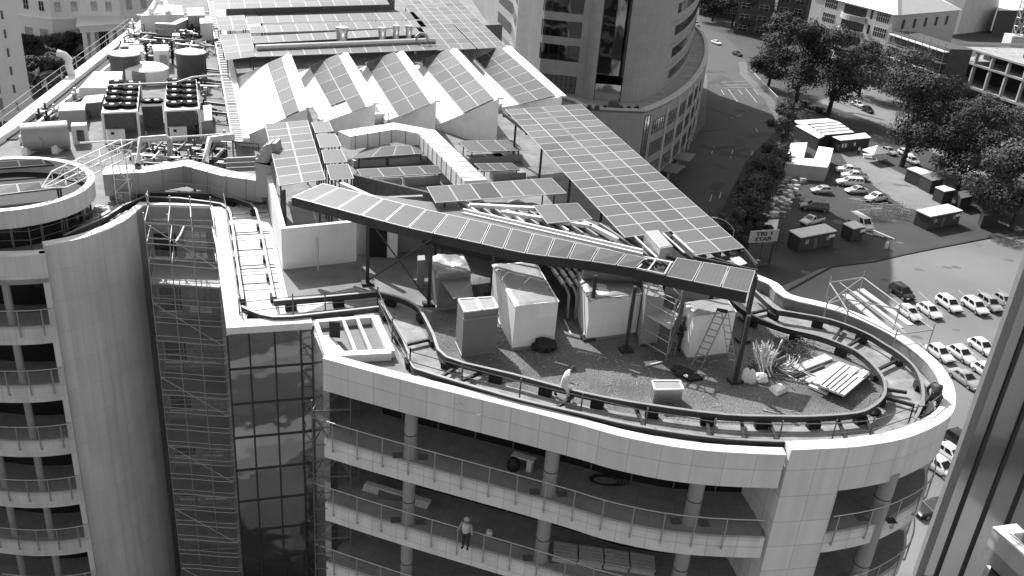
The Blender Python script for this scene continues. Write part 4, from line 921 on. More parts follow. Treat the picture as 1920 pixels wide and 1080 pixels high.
for lb, (a_, b_, c_, d_), n_ in [('near solar strip inside the round drum', ((-60, 372), (128, 350), (118, 336), (-60, 352)), 4), ('far solar strip inside the round drum', ((-60, 320), (132, 306), (122, 294), (-60, 306)), 4)]:
    flat_array('solar_array', lb, [a_, b_, c_, d_], n_, 1, D+2.0, D+2.3, group='solar strips inside the round drum', zb=D+1.4)
# lattice gantry
lg = thing('lattice_gantry', 'pale lattice steel gantry arm on a lattice mast reaching over the round drum', 'gantry', tuple(P(238, 382, D)))
def lattice(par, A, B, wa, wb, n, r=.035, m='white_metal', brace=.022):
    """A, B: end centres; wa, wb: half extents as two vectors each"""
    ca = [A+s*wa[0]+t*wa[1] for s, t in ((-1, -1), (1, -1), (1, 1), (-1, 1))]; cb = [B+s*wb[0]+t*wb[1] for s, t in ((-1, -1), (1, -1), (1, 1), (-1, 1))]
    for p, q in zip(ca, cb): MB().tube([p, q], r, 6).build('chord', m, par)
    m_ = MB()
    for i in range(n):
        L0 = [p.lerp(q, i/n) for p, q in zip(ca, cb)]; L1 = [p.lerp(q, (i+1)/n) for p, q in zip(ca, cb)]
        for k in range(4):
            m_.tube([L0[k], L1[(k+1) % 4]] if i % 2 else [L0[(k+1) % 4], L1[k]], brace, 4); m_.tube([L1[k], L1[(k+1) % 4]], brace, 4)
    m_.build('lacing', m, par)
B0 = P(238, 380, D); tpz = D+3.2
lattice(lg, B0, Vector((B0.x, B0.y, tpz)), (Vector((.42, 0, 0)), Vector((0, .42, 0))), (Vector((.42, 0, 0)), Vector((0, .42, 0))), 4)
top_ = Vector((B0.x, B0.y, tpz+.1)); tip = P(78, 352, tpz-.3); dr = (tip-top_).normalized(); sd_ = Vector((-dr.y, dr.x, 0)).normalized()
lattice(lg, top_-dr*.6, top_+dr*(tip-top_).length*.8, (sd_*.42, Vector((0, 0, .4))), (sd_*.42, Vector((0, 0, .38))), 6)
e_ = top_+dr*(tip-top_).length*.8
for s in (-1, 1): MB().tube([e_+sd_*.42*s+Vector((0, 0, .38)), tip], .035, 5).build('chord', 'white_metal', lg); MB().tube([e_+sd_*.42*s-Vector((0, 0, .38)), tip], .035, 5).build('chord', 'white_metal', lg)
qb = P(232, 372, D); MB().box((B0.x, B0.y, D+.45), (.75, .75, .8)).build('ballast_box', 'duct', lg)
# cage
cg = thing('wire_cage', 'small hexagonal tube cage standing on the round tower parapet walk', 'cage', tuple(P(98, 445, D)))
c0 = P(98, 440, D)
hx = [c0+Vector((.75*math.cos(a*math.pi/3), .5*math.sin(a*math.pi/3), 0)) for a in range(6)]
for i in range(6):
    p, q = hx[i], hx[(i+1) % 6]; up = Vector((0, 0, .95)); MB().tube([p, p+up], .025, 5).build('post', 'galv', cg)
    for zz in (.05, .95): MB().tube([p+Vector((0, 0, zz)), q+Vector((0, 0, zz))], .022, 5).build('rail', 'galv', cg)
guard([(0, 470), (60, 468), (120, 450), (190, 425), (235, 398)], 'low tubular guard rail along the round tower parapet walk', m='steel_mid')
# clutter on the round tower walk
for i, (x, y, r, lb) in enumerate([(160, 424, .35, 'grey crumpled bag on the round tower walk'), (195, 395, .4, 'pale tarpaulin bundle at the foot of the lattice gantry'), (225, 408, .3, 'small pale bundle on the round tower walk near its right end'), (120, 412, .3, 'pale rag bundle on the round tower walk beside the cage')]):
    solo(blob(P(x, y, D), r*1.5, r, r*.8, 60+i, 9, jag=.3), 'tarpaulin_bundle', ['duct_dull', 'sack', 'plaster', 'sack'][i], lb, 'bundle', group='bundles left on the round tower walk')
m_ = MB().beam(P(140, 435, D+.15), P(225, 385, D+.15), .3, .12); solo(m_, 'loose_beam', 'wood', 'long loose beam lying along the round tower walk', 'beam')

# ================================================================== CHILLERS, TANKS AND PIPES
def chiller(quad, z1, label):
    t = thing('chiller', label, 'chiller', base_of(quad, z1), 'rooftop chillers with black fans'); q = PL(quad, z1)      # fl, fr, br, bl
    MB().prism([(p.x, p.y) for p in q], z1-.12, z1).build('top_deck', 'white_metal', t)
    for p in q: 
        c = sum(q, Vector())/4; p2 = p.lerp(c, .03); MB().beam((p2.x, p2.y, D), (p2.x, p2.y, z1-.12), .14, .14).build('leg', 'white_metal', t)
    c = sum(q, Vector())/4; MB().prism([((p.x-c.x)*.86+c.x, (p.y-c.y)*.95+c.y) for p in q], D+1.0, z1-.13).build('coil_casing', 'timber_dark', t)
    for cidx, u in enumerate((.27, .73)):
        for r in range(5):
            v = .13+r*.185
            if cidx == 0 and r >= 1: v += .04
            p = q[0].lerp(q[1], u).lerp(q[3].lerp(q[2], u), v); f = MB().lathe((p.x, p.y, z1), [(.58, 0), (.58, .24), (.55, .26), (.1, .22)], 14).build('fan', 'black_fan', t, True); MB().lathe((p.x, p.y, z1+.2), [(.17, 0), (.17, .10)], 10).build('fan_hub', 'white_metal', f)
    a = q[0].lerp(q[1], .12); b = q[0].lerp(q[1], .6); p = MB().beam((a.x, a.y-.12, D+.55), (b.x, b.y-.12, D+.55), .3, 1.0); cb_ = p.build('control_cabinet', 'plaster', t); MB().box((a.x+.45, a.y-.29, D+.9), (.22, .04, .18)).build('display', 'rubber', cb_)
    return t
chiller([(190, 211), (258, 208), (263, 153), (204, 153)], D+2.3, 'left rooftop chiller with nine black fans beside the big white boxes')
chiller([(308, 207), (374, 204), (368, 149), (313, 150)], D+2.3, 'right rooftop chiller with nine black fans beside the cable tray')
t = thing('condenser_unit', 'dark condenser unit with two fans between the two chillers', 'condenser', base_of([(266, 200), (304, 199), (302, 182), (268, 183)], D+1.9)); qd = [(266, 200), (304, 199), (302, 182), (268, 183)]
qbox(qd, D+.5, D+1.9).build('casing', 'timber_dark', t); q = PL(qd, D+1.9)
for u in (.28, .74): p = q[0].lerp(q[1], u).lerp(q[3].lerp(q[2], u), .5); f = MB().lathe((p.x, p.y, D+1.9), [(.5, 0), (.5, .15)], 12).build('fan', 'black_fan', t); MB().lathe((p.x, p.y, D+2.05), [(.2, 0), (.2, .03)], 8).build('fan_hub', 'white_metal', f)
for i, (x, y, r, h, m__, lb) in enumerate([(238, 150, 1.25, 2.3, 'tank', 'left dark round tank with a pale domed lid'), (361, 148, 1.3, 2.4, 'tank', 'right dark round tank with a pale domed lid beside the cable tray')]):
    q = P(x, y, D); t = thing('water_tank', lb, 'tank', tuple(q), 'dark round tanks'); MB().lathe(q, [(r, 0), (r, h)], 24).build('shell', m__, t, True); MB().lathe((q.x, q.y, q.z+h), [(r*1.03, 0), (r*1.03, .08), (r*.5, .28), (.1, .32)], 24).build('lid', 'white_metal', t, True)
q = P(276, 152, D); t = thing('water_tank', 'low white ribbed tank with a dark vertical band between the dark tanks', 'tank', tuple(q)); MB().lathe(q, [(1.9, 0), (1.9, 1.2), (1.6, 1.4), (.4, 1.55)], 28).build('shell', 'plaster', t, True); MB().box((q.x+.1, q.y-1.75, D+.62), (1.1, .45, 1.25)).build('band', 'duct_dull', t)
for i, (qd, z1, m__, lb) in enumerate([([(241, 98), (269, 97), (268, 85), (242, 86)], D+1.7, 'white_metal', 'left small white-topped box unit behind the dark tanks'), ([(287, 97), (316, 96), (315, 83), (286, 84)], D+1.7, 'white_metal', 'right small white-topped box unit behind the dark tanks'),
    ([(148, 166), (224, 166), (230, 134), (176, 134)], D+1.4, 'white_metal', 'largest white box unit left of the chillers'), ([(148, 196), (190, 192), (196, 176), (160, 180)], D+1.1, 'duct_dull', 'grey duct box with a curved side left of the left chiller'), ([(109, 209), (158, 207), (161, 191), (114, 193)], D+1.2, 'duct', 'boxy white unit between the horizontal tank and the big white box'),
    ([(133, 238), (161, 236), (163, 229), (134, 230)], D+1.3, 'white_metal', 'small white-framed box with a dark louvre right of the horizontal tank'), ([(262, 30), (345, 28), (340, 10), (285, 12)], D+2.0, 'white_metal', 'large white duct box at the far left end of the roof'), ([(352, 30), (384, 29), (382, 14), (350, 15)], D+2.2, 'duct', 'grey duct box at the far end beside the cable tray'), ([(375, 45), (398, 44), (396, 30), (374, 31)], D+2.0, 'plaster', 'small pale box near the far end of the cable tray'), ([(322, 72), (338, 72), (336, 62), (324, 62)], D+1.2, 'white_metal', 'small white hopper among the far pipes'), ([(226, 88), (262, 87), (264, 80), (228, 81)], D+.8, 'duct_dull', 'low grey box behind the left dark tank'), ([(376, 228), (398, 226), (396, 196), (377, 198)], D+.9, 'duct', 'slim grey duct box right of the right chiller')]):
    t = thing('equipment_box', lb, 'equipment', base_of(qd, z1), 'boxy equipment on the left roof'); qbox(qd, D, z1).build('casing', m__, t); q = PL(qd, z1); MB().beam(q[0]+Vector((0, 0, .03)), q[1]+Vector((0, 0, .03)), .08, .08).build('edge_trim', 'coping', t)
    if i in (5, 0, 1): p = q[0].lerp(q[1], .5); MB().box((p.x, p.y-.05, (z1+D)/2), ((q[1]-q[0]).length*.7, .1, (z1-D)*.6)).build('louvre', 'steel_mid' if i == 5 else 'duct_dull', t)
q = P(40, 270, D); a, b = P(40, 258, D+1.05), P(128, 252, D+1.05); t = thing('horizontal_tank', 'horizontal cylindrical steel tank with two saddle stubs above the round drum', 'tank', (a.x, a.y, D)); MB().tube([a, b], .95, 24).build('shell', 'duct', t, True)
for f in (.18, .80): p = a.lerp(b, f); MB().box((p.x, p.y-.3, D+.3), (.35, 1.3, .6)).build('saddle', 'plaster', t)
p = a.lerp(b, .5); MB().tube([p+Vector((0, -.93, -.1)), p+Vector((0, -1.02, -.1))], .35, 16).build('manhole', 'duct_dull', t, True)
# cable tray
ct = thing('cable_tray', 'long raised cable ladder tray running up the roof beside the chillers', 'cable tray', tuple(P(440, 268, D)))
A0, A1, B0_, B1 = P(436, 262, D+1.2), P(462, 262, D+1.2), P(390, 0, D+1.2), P(408, 0, D+1.2)
MB().beam(A0, B0_, .12, .25).build('side_rail', 'white_metal', ct); MB().beam(A1, B1, .45, .25).build('side_rail', 'white_metal', ct)
for i in range(60): t_ = (i+.5)/60; MB().beam(A0.lerp(B0_, t_), A1.lerp(B1, t_), .16, .05).build('rung', 'steel_mid', ct)
for i in range(8): p = A0.lerp(B0_, i/7.); MB().beam((p.x, p.y, D), (p.x, p.y, p.z), .1, .1).build('leg', 'galv', ct)
MB().beam(A0.lerp(A1, .5)-Vector((0, 0, .14)), B0_.lerp(B1, .5)-Vector((0, 0, .14)), 1.0, .03).build('tray_floor', 'duct_dull', ct)
def pipe(pts, r, label, m='pipe_lag', group='pipework beside the chillers'): return solo(MB().tube([P(x, y, D+z) for x, y, z in pts], r, 10), 'pipe', m, label, 'pipe', group=group, smooth=True)
pipe([(258, 310, .2), (258, 310, 2.1), (262, 262, 2.3), (312, 258, 2.3), (318, 262, 2.1), (320, 306, .2)], .2, 'largest lagged pipe hoop in front of the gap between the chillers')
pipe([(262, 305, 1.0), (290, 300, 1.3), (310, 302, 1.0), (312, 306, .2)], .17, 'lower lagged pipe hoop inside the largest hoop', 'duct')
pipe([(322, 306, .3), (350, 300, .9), (362, 304, .5), (366, 310, .1)], .2, 'short thick pipe bend right of the largest hoop')
pipe([(385, 310, .1), (385, 306, 1.7), (392, 262, 2.0), (438, 256, 2.0)], .22, 'thick pipe bending up towards the cable tray')
for i in range(3): pipe([(425, 300+i*9, 1.6-.4*i), (492, 297+i*9, 1.6-.4*i)], .17, ['top', 'middle', 'bottom'][i]+' of three parallel pipes right of the cable tray end', 'duct_dull', 'three parallel pipes behind the kinked duct')
pipe([(150, 268, 1.1), (260, 262, 1.6), (440, 250, 1.9)], .06, 'long thin handrail-like pipe crossing in front of both chillers', 'white_metal')
pipe([(205, 160, 2.6), (330, 155, 2.6), (360, 145, 2.9), (400, 141, 2.9), (430, 141, 2.9)], .07, 'long thin pipe crossing behind both chillers', 'galv')
for i in range(2): pipe([(284+i*11, 268, .1), (284+i*11, 262, 1.0)], .16, ['left', 'right'][i]+' short white standpipe between the chillers', 'white_metal', 'short white standpipes')
for i in range(7):
    x = 225+i*26; pipe([(x, 96, .6), (x+6, 78, .8), (x+26, 74, 1.0+.1*i)], .14, 'far crossing pipe %s' % ['nearest the left roof parapet', 'second from the left parapet', 'third from the left parapet', 'in the middle of the far pipework', 'third from the cable tray', 'second from the cable tray', 'nearest the cable tray'][i], ['galv', 'pipe_lag', 'steel_mid', 'duct', 'galv', 'pipe_lag', 'steel_mid'][i], 'crossing pipes in the far pipework')
cl = [(322, 66, .3), (300, 62, .25), (345, 60, .3), (362, 70, .25), (368, 50, .3), (330, 46, .2), (312, 52, .25), (285, 60, .2), (250, 60, .25), (350, 80, .3), (300, 76, .2), (375, 84, .22)]
for i, (x, y, r) in enumerate(cl):
    q = P(x, y, D); t = MB(); t.lathe(q, [(r, 0), (r, .8), (r*1.5, .85), (r*1.5, 1.0), (r*.5, 1.1), (r*.5, 1.4)], 10); t.box((q.x, q.y, D+.5), (r*3, .2, .3)); solo(t, 'pump', ['white_metal', 'steel_mid', 'duct', 'rubber'][i % 4], ['white', 'dark', 'grey', 'black'][i % 4]+' valve pump among the far pipework, '+['rear row left', 'second in the rear row', 'beside the small hopper', 'near the cable tray', 'closest to the far duct box', 'behind the small hopper', 'left of the small hopper', 'in the left group', 'nearest the left parapet', 'in front of the small hopper', 'front row left', 'front row by the tray'][i], 'pump', group='valve pumps in the far pipework', smooth=True)
for i in range(8):
    a = P(222+i*5, 92-i*9, D+.3); b = P(392, 90-i*9.5, D+.35+.1*(i % 3))
    if i in (1, 3, 5, 7): solo(MB().tube([a, b], .09+.03*(i % 2), 7), 'header_pipe', ['duct_dull', 'steel_mid', 'galv', 'pipe_lag'][i % 4], ['', 'nearest', '', 'second', '', 'third', '', 'farthest'][i]+' long header pipe lying across the far pipework', 'pipe', group='header pipes across the far pipework')
for i, (x, y) in enumerate([(277, 122), (324, 120)]):
    q = P(x, y, D); solo(MB().tube([q, q+Vector((0, 0, 2.2))], .12, 8), 'dark_stack', 'rubber', ['left', 'right'][i]+' slim black stack between the dark tanks', 'stack', group='slim black stacks')
fd = MB().band([(p.x, p.y) for p in PL([(290, 44), (330, 46), (352, 36), (392, 33)], D+1.8)], D+.6, D+1.8, .8); solo(fd, 'air_duct', 'duct', 'pale kinked duct crossing the far end of the left roof', 'duct')
fd = MB().tube([P(282, 22, D+2.3), P(292, 6, D+2.9), P(310, 6, D+2.9), P(316, 26, D+2.2)], .35, 8); solo(fd, 'curved_duct', 'white_metal', 'white arched duct on the far left duct box', 'duct', smooth=True)

rk = random.Random(77)
for nm_, lb, reg, n_, zz in [('pipe_rack', 'dense rack of crossing pipes, valves and brackets at the far end of the left roof', (215, 395, 44, 98), 88, 1.5), ('pipe_rack', 'dense pipe and valve rack between the chillers and the kinked duct', (245, 440, 262, 308), 66, 1.7), ('pipe_rack', 'pipes and brackets along the foot of the big white box left of the chillers', (60, 200, 170, 226), 30, .6), ('pipe_rack', 'low pipework between the cable tray and the right chiller', (376, 402, 120, 240), 30, .9)]:
    x0, x1, y0, y1 = reg; t = thing(nm_, lb, 'pipework', tuple(P((x0+x1)/2, y1, D)), 'pipe racks on the left roof')
    for i in range(n_):
        f_ = rk.random(); y = lerp(y0, y1, f_); sh_ = (1-f_)*22 if y1 < 110 else 0
        if y0 == 170: x = lerp(175, 70, (y-y0)/(y1-y0))+rk.uniform(-8, 18)
        else: x = rk.uniform(x0+sh_, x1-12)
        a = P(x, y, D+rk.uniform(.1, zz)); k = rk.random(); r_ = rk.uniform(.035, .13); m__ = rk.choice(['steel_mid', 'rubber', 'duct_dull', 'pipe_lag', 'steel_dark', 'steel_mid', 'galv', 'steel_dark'])
        if k < .42: L_ = rk.uniform(.8, 3.2); b = a+Vector((L_, rk.uniform(-.3, .3), 0)); MB().tube([Vector((a.x, a.y, D)), a, b, Vector((b.x, b.y, D+rk.uniform(0, .8)))], r_, 7).build('pipe', m__, t, True)
        elif k < .7: b = a+Vector((rk.uniform(-.2, .2), rk.uniform(-2.4, -.6), 0)); MB().tube([a, b, Vector((b.x, b.y, D))], r_, 7).build('pipe', m__, t, True)
        elif k < .88: MB().lathe((a.x, a.y, D), [(r_*1.6, 0), (r_*1.6, .5), (r_*2.6, .55), (r_*2.6, .75), (r_, .8), (r_, 1.1)], 9).build('valve', m__, t, True)
        else: MB().box((a.x, a.y, D+.35), (rk.uniform(.3, .8), rk.uniform(.3, .6), rk.uniform(.4, .8))).build('junction_box', m__, t)

# ================================================================== SCAFFOLDS
def scaffold(label, cols, zt, zb, lift, name='scaffold', m='galv', boards=True, net=None, r=.03, mid=None):
    """cols: plan points (front row then back row)"""
    t = thing(name, label, 'scaffold', (cols[0][0], cols[0][1], zb))
    for c in cols: MB().tube([(c[0], c[1], zb), (c[0], c[1], zt+.6)], r, 6).build('standard', m, t)
    n = len(cols)//2; z = zt; k = 0
    while z > zb+1 and k < 22:
        L = MB()
        for i in range(n-1):
            for o_ in (0, n): L.tube([(*cols[o_+i], z), (*cols[o_+i+1], z)], r*.9, 5); MB().tube([(*cols[o_+i], z-.9), (*cols[o_+i+1], z-.9)], r*.8, 5).build('mid_rail', m, t)
        for i in range(n): L.tube([(*cols[i], z), (*cols[n+i], z)], r*.9, 5)
        L.build('ledger', m, t)
        if boards and k > 1 and k % 3 == 0: MB().prism([cols[0], cols[n-1], cols[2*n-1], cols[n]], z+.04, z+.08).build('deck_boards', 'duct_dull', t)
        a, b = cols[0], cols[n-1]
        if k % 4 == 0: MB().tube([(*a, z), (*b, z-lift*2)], r*.8, 5).build('brace', m, t)
        z -= lift; k += 1
    if net:
        m_ = MB(); 
        for i in range(n-1): m_.quad((*cols[i], zb), (*cols[i+1], zb), (*cols[i+1], net), (*cols[i], net))
        m_.build('debris_net', 'netting', t)
    return t
fr_s = [P(272, 430, PT), P(316, 433, PT), P(360, 437, PT), P(404, 440, PT)]; bk_s = [P(280, 396, PT), P(320, 397, PT), P(358, 398, PT), P(396, 399, PT)]
scaffold('tall tubular scaffold with a pale debris net filling the recess between tower and glass block', [(p.x, p.y) for p in fr_s+bk_s], PT+.4, PT-30, 1.25, net=PT-1.2, r=.034)
w_ = MB().tube([P(345, 424, PT-.4), P(338, 440, PT-.2), P(330, 452, PT+.2)], .05, 6); solo(w_, 'work_light', 'white_metal', 'small white rod light clipped to the recess scaffold', 'light')
f0 = P(590, 760, LV[0]+1.9); scaffold('narrow dark tubular scaffold at the left end of the curved facade', [(f0.x-.15, f0.y+.1), (f0.x+1.5, f0.y+.5), (f0.x-.05, f0.y+1.7), (f0.x+1.6, f0.y+2.0)], LV[0]+1.5, LV[0]-20, 1.84, m='steel_mid', r=.035, boards=False)
# scaffold platform outside the rear right parapet
t = thing('scaffold', 'tubular scaffold platform projecting over the car park outside the right parapet', 'scaffold', tuple(P(1640, 600, D)))
zt = PT+.6
pts = dict(a=(1556, 530), b=(1618, 520), c=(1750, 618), d=(1680, 628), e=(1551, 569), f=(1590, 583), g=(1686, 580), h=(1584, 560))
for k1, k2 in [('a', 'b'), ('b', 'c'), ('a', 'f'), ('f', 'd'), ('d', 'c'), ('h', 'g'), ('e', 'h'), ('e', 'b')]: MB().tube([P(*pts[k1], zt), P(*pts[k2], zt)], .035, 6).build('ledger', 'galv', t)
for off_ in (0, .9): MB().tube([P(1575, 530, zt-off_), P(1700, 625, zt-off_)], .03, 6).build('ledger', 'galv', t)
for k1 in 'abcdefgh': p = P(*pts[k1], zt); MB().tube([p-Vector((0, 0, 2.4)), p+Vector((0, 0, .35))], .035, 6).build('standard', 'galv', t)
for i in range(3): a, b = P(1585+i*14, 552-i*5, zt-1.0), P(1668+i*20, 622-i*6, zt-1.0); MB().beam(a, b, .42, .06).build('deck_board', 'wood', t)
def subline(line, s0, s1, n=None):
    out = [at_len(line, s0)[0]]; s = 0
    for a, b in zip(line, line[1:]):
        s += math.dist(a, b)
        if s0 < s < s1: out.append(Vector(b))
    out.append(at_len(line, s1)[0]); return [(q.x, q.y) for q in out]
def win(par, line, s0, s1, z0, z1, m='dark_glass', out=.04, sill=False, bars=0, barm='frame_alu'):
    ln = lineoff(subline(line, s0, s1), -out); w_ = MB().band(ln, z0, z1, .12).build('window', m, par)
    if sill: MB().band(lineoff(ln, -.06), z0-.14, z0-.002, .2).build('window_sill', 'coping', w_)
    if bars:
        f = MB(); l2 = lineoff(ln, -.03)
        for i in range(bars+1): q, t = at_len(l2, (s1-s0)*i/bars); f.box((q.x, q.y, (z0+z1)/2), (.09, .07, z1-z0), math.atan2(t.y, t.x))
        a, b = l2[0], l2[-1]; f.beam((*a, (z0+z1)/2), (*b, (z0+z1)/2), .07, .09); f.beam((*a, z1), (*b, z1), .07, .1)
        f.build('window_frame', barm, w_)
    return w_
# ================================================================== CURVED TOWER ACROSS THE STREET
ZP = 16.5
ct_ = thing('curved_office_tower', 'grey panelled office tower with a curved podium and a glass slot across the street', 'building', tuple(P(1180, 300, 0)))
pod = [(q.x, q.y) for q in spline(PL([(900, 150), (1058, 184), (1090, 198), (1122, 205), (1207, 209)], ZP), 3)]
podR = [(q.x, q.y) for q in spline(PL([(1207, 209), (1230, 201), (1268, 181), (1297, 157), (1318, 128), (1326, 97), (1319, 67), (1297, 46), (1260, 30)], ZP), 4)]
mat('tower_panel', .36, .6, amp=.08, scale=.2, joint=(1.5, 1.5, .72, .02), streak=.06)
MB().band(pod, 0, ZP, .5).build('podium_wall', 'tower_panel', ct_); MB().band(podR, 0, ZP, .5).build('podium_wall', 'tower_panel', ct_)
MB().band(lineoff(podR, -.25), ZP, ZP+.5, .9).build('podium_rim', 'facade_tower', ct_); MB().band(lineoff(pod, -.1), ZP, ZP+.35, .5).build('podium_rim', 'facade_tower', ct_)
tp_ = pod+podR[1:]; MB().prism(tp_+[(P(900, 30, ZP).x, P(900, 30, ZP).y)], ZP-.4, ZP).build('terrace', 'concrete_new', ct_)
lr = length(podR)
win(ct_, podR, .8, 2.6, 1.5, ZP-1.0, 'grey_glass', bars=2, barm='mullion')
s = 4.2; kk = 0
while s < lr-8:
    for r in range(3): win(ct_, podR, s, s+5.6, 3.4+r*4.1, 5.9+r*4.1, 'grey_glass', bars=5, barm='mullion')
    MB().band(lineoff(subline(podR, s+6.0, s+6.5), -.3), .1, ZP-.6, .3).build('pilaster', 'facade_tower', ct_); s += 7.2; kk += 1
win(ct_, podR, 3.2, lr-10, .3, 2.6, 'dark_glass')
for i in range(3): q, t = at_len(podR, 6+i*9); MB().box((q.x+t.y*1.6, q.y-t.x*1.6, 2.9), (6, 3.2, .18), math.atan2(t.y, t.x)).build('canopy', 'steel_mid', ct_)
body = [(q.x, q.y) for q in PL([(985, 158), (1008, 172), (1092, 182)], ZP)]
cyl = [(q.x, q.y) for q in spline(PL([(1092, 182), (1102, 187), (1112, 188)], ZP), 3)]
slot = [(q.x, q.y) for q in PL([(1112, 186), (1138, 178), (1163, 190)], ZP)]
cyl2 = [(q.x, q.y) for q in spline(PL([(1163, 192), (1185, 193), (1210, 188), (1228, 179), (1240, 170)], ZP), 4)]
flank = [(q.x, q.y) for q in spline(PL([(1240, 169), (1262, 152), (1283, 126), (1295, 97), (1299, 68), (1290, 40)], ZP), 4)]
TT = 52
fl1 = subline(flank, 0, 24); fl2 = subline(flank, 24, length(flank))
for nm, ln, m__ in (('tower_wall', body, 'tower_panel'), ('round_pier', cyl, 'tower_panel'), ('glass_slot', slot, 'mirror_glass'), ('round_pier', cyl2, 'tower_panel'), ('curved_flank', fl1, 'tower_panel'), ('low_flank', fl2, 'tower_panel')): MB().band(ln, ZP, TT if nm != 'low_flank' else 33, .5).build(nm, m__, ct_)
MB().band([slot[0], slot[-1]], ZP, ZP+2.8, .2).build('slot_base', 'grey_glass', ct_)
for p in (slot[0], slot[-1]): MB().beam((p[0], p[1]-.15, ZP), (p[0], p[1]-.15, TT), .3, .3).build('slot_frame', 'mullion', ct_)
for k in range(10): win(ct_, body, length(body)-8.6, length(body)-1.4, ZP+6.0+k*4.1, ZP+8.7+k*4.1, 'mirror_glass', bars=4, barm='mullion')
win(ct_, body, length(body)-8.4, length(body)-1.4, ZP+.3, ZP+3.4, 'steel_mid', bars=8, barm='mullion')
lf_ = length(flank)
for k in range(4):
    win(ct_, flank, 4.0, lf_-6, ZP+1.4+k*4.1, ZP+3.2+k*4.1, 'dark_glass')
    MB().band(lineoff(subline(flank, 0, lf_-5), -.05), ZP+4.1+k*4.1, ZP+4.16+k*4.1, .1).build('floor_line', 'steel_mid', ct_)
rec_ = [(q.x, q.y) for q in PL([(962, 140), (985, 158)], ZP)]; MB().band(rec_, 0, TT, .4).build('glass_recess', 'mirror_glass', ct_)
wing = [(q.x, q.y) for q in PL([(860, 0), (905, 45), (955, 105), (962, 140)], ZP)]; MB().band(wing, 0, 34, .5).build('wing_wall', 'tower_panel', ct_)
for k in range(4):
    win(ct_, wing, length(wing)-34, length(wing)-2, ZP+.2+k*4.1, ZP+2.4+k*4.1, 'dark_glass')
tb = rec_+body[1:]+cyl[1:]+slot[1:]+cyl2[1:]+fl1[1:]; MB().prism(tb, TT-.5, TT).build('roof', 'dusty_roof', ct_)
for i in range(9):
    q = P(1075+i*15, 203+(i > 5), ZP+.3); solo(blob(Vector((q.x, q.y+.6, ZP)), .5+.5*(i == 5), .5, .7+.7*(i == 5), 80+i, 8, jag=.3), 'terrace_shrub', 'leaf_mid', 'the one larger shrub on the podium terrace edge' if i == 5 else 'tiny shrub in the podium terrace planting row, '+['first from the left', 'second from the left', 'third from the left', 'fourth from the left', 'left neighbour of the larger shrub', '', 'right neighbour of the larger shrub', 'second from the right end', 'at the right end'][i], 'shrub', group='shrubs along the podium terrace edge')

# ================================================================== GLASS TOWER AT THE RIGHT EDGE
gt_ = thing('glass_tower', 'tall dim glass tower with dark vertical fins cutting off the right edge of the view', 'building', tuple(P(1847, 720, 20)))
c0_ = P(1847, 720, 20); dirn = Vector((.80, -.60, 0)).normalized(); LW = 30
gl_line = [(c0_.x, c0_.y), (c0_.x+dirn.x*LW, c0_.y+dirn.y*LW)]
MB().band(gl_line, 0, 60, .4).build('glass_wall', 'grey_glass', gt_)
nrm = Vector((dirn.y, -dirn.x, 0))
MB().beam((c0_.x, c0_.y, 0), (c0_.x, c0_.y, 60), .7, .6).build('corner_pier', 'duct_dull', gt_)
for i in range(13): p = c0_+dirn*(1.35+i*1.75)+nrm*.12; MB().beam((p.x, p.y, 0), (p.x, p.y, 60), .26, .30).build('vertical_fin', 'mullion', gt_)
sh = MB(); bk_ = c0_-nrm*14; MB().band([(bk_.x, bk_.y), (c0_.x, c0_.y)], 0, 60, .4).build('side_wall', 'duct_dull', gt_)
bp = P(1862, 992, 28); bb_ = thing('terrace_block', 'pale concrete terrace block with a bright coping in the lower right corner', 'building', (bp.x, bp.y, 0))
r0 = [P(1862, 990, 28), P(1960, 1080, 28), P(2060, 1060, 28), P(1906, 984, 28)]
MB().band([(p.x, p.y) for p in (r0[3], r0[0], r0[1])], 26.2, 28, .5).build('parapet', 'facade_tower', bb_); MB().band(lineoff([(p.x, p.y) for p in (r0[3], r0[0], r0[1])], -.03), 28, 28.06, .6).build('coping', 'coping', bb_)
MB().prism([(p.x, p.y) for p in r0], 26.2, 27).build('terrace_floor', 'facade_tower', bb_)
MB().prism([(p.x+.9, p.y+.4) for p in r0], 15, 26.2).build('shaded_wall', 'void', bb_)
r1 = [P(1848, 1060, 24.5), P(1920, 1130, 24.5)]; MB().band([(p.x, p.y) for p in r1], 22.5, 24.5, .5).build('lower_parapet', 'facade_tower', bb_)
MB().tube([P(1893, 1000, 28.2), P(1935, 1035, 28.2)], .04, 6).build('handrail', 'galv', bb_)

# ================================================================== HOTEL BEHIND THE GARDEN (top left)
ho = thing('hotel_building', 'cream classical building with small sash windows and a columned portico behind the garden', 'building', tuple(P(150, 100, 0)))
hl = [(q.x, q.y) for q in PL([(10, 26), (35, 30), (66, 34), (97, 38), (122, 37), (152, 36), (228, 36), (232, 33), (345, 27)], 9)]
MB().band(hl, 0, 9, .6).build('lower_wall', 'cream', ho); MB().band(lineoff(hl, -.25), 9, 9.35, .9).build('cornice', 'cream', ho); MB().band(lineoff(hl, .1), 9.35, 26, .5).build('upper_wall', 'cream', ho)
MB().band(lineoff(hl, -.05), 17.2, 17.5, .6).build('string_course', 'cream', ho)
hup = lineoff(hl, .1); Lh = length(hl)
def s_at(line, px, z, n=200):
    L_ = length(line); best = min(range(n+1), key=lambda i: abs(PJ((*at_len(line, L_*i/n)[0], z))[0]-px)); return L_*best/n
for px_ in (48, 78, 107, 139, 176, 203, 242, 269, 300, 325):
    s = s_at(hup, px_, 12.5)
    for k in range(3):
        z0 = 11.0+k*5.2; win(ho, hup, s-.7, s+.7, z0, z0+2.3, 'grey_glass' if (px_+k) % 3 else 'dark_glass', sill=True, bars=2)
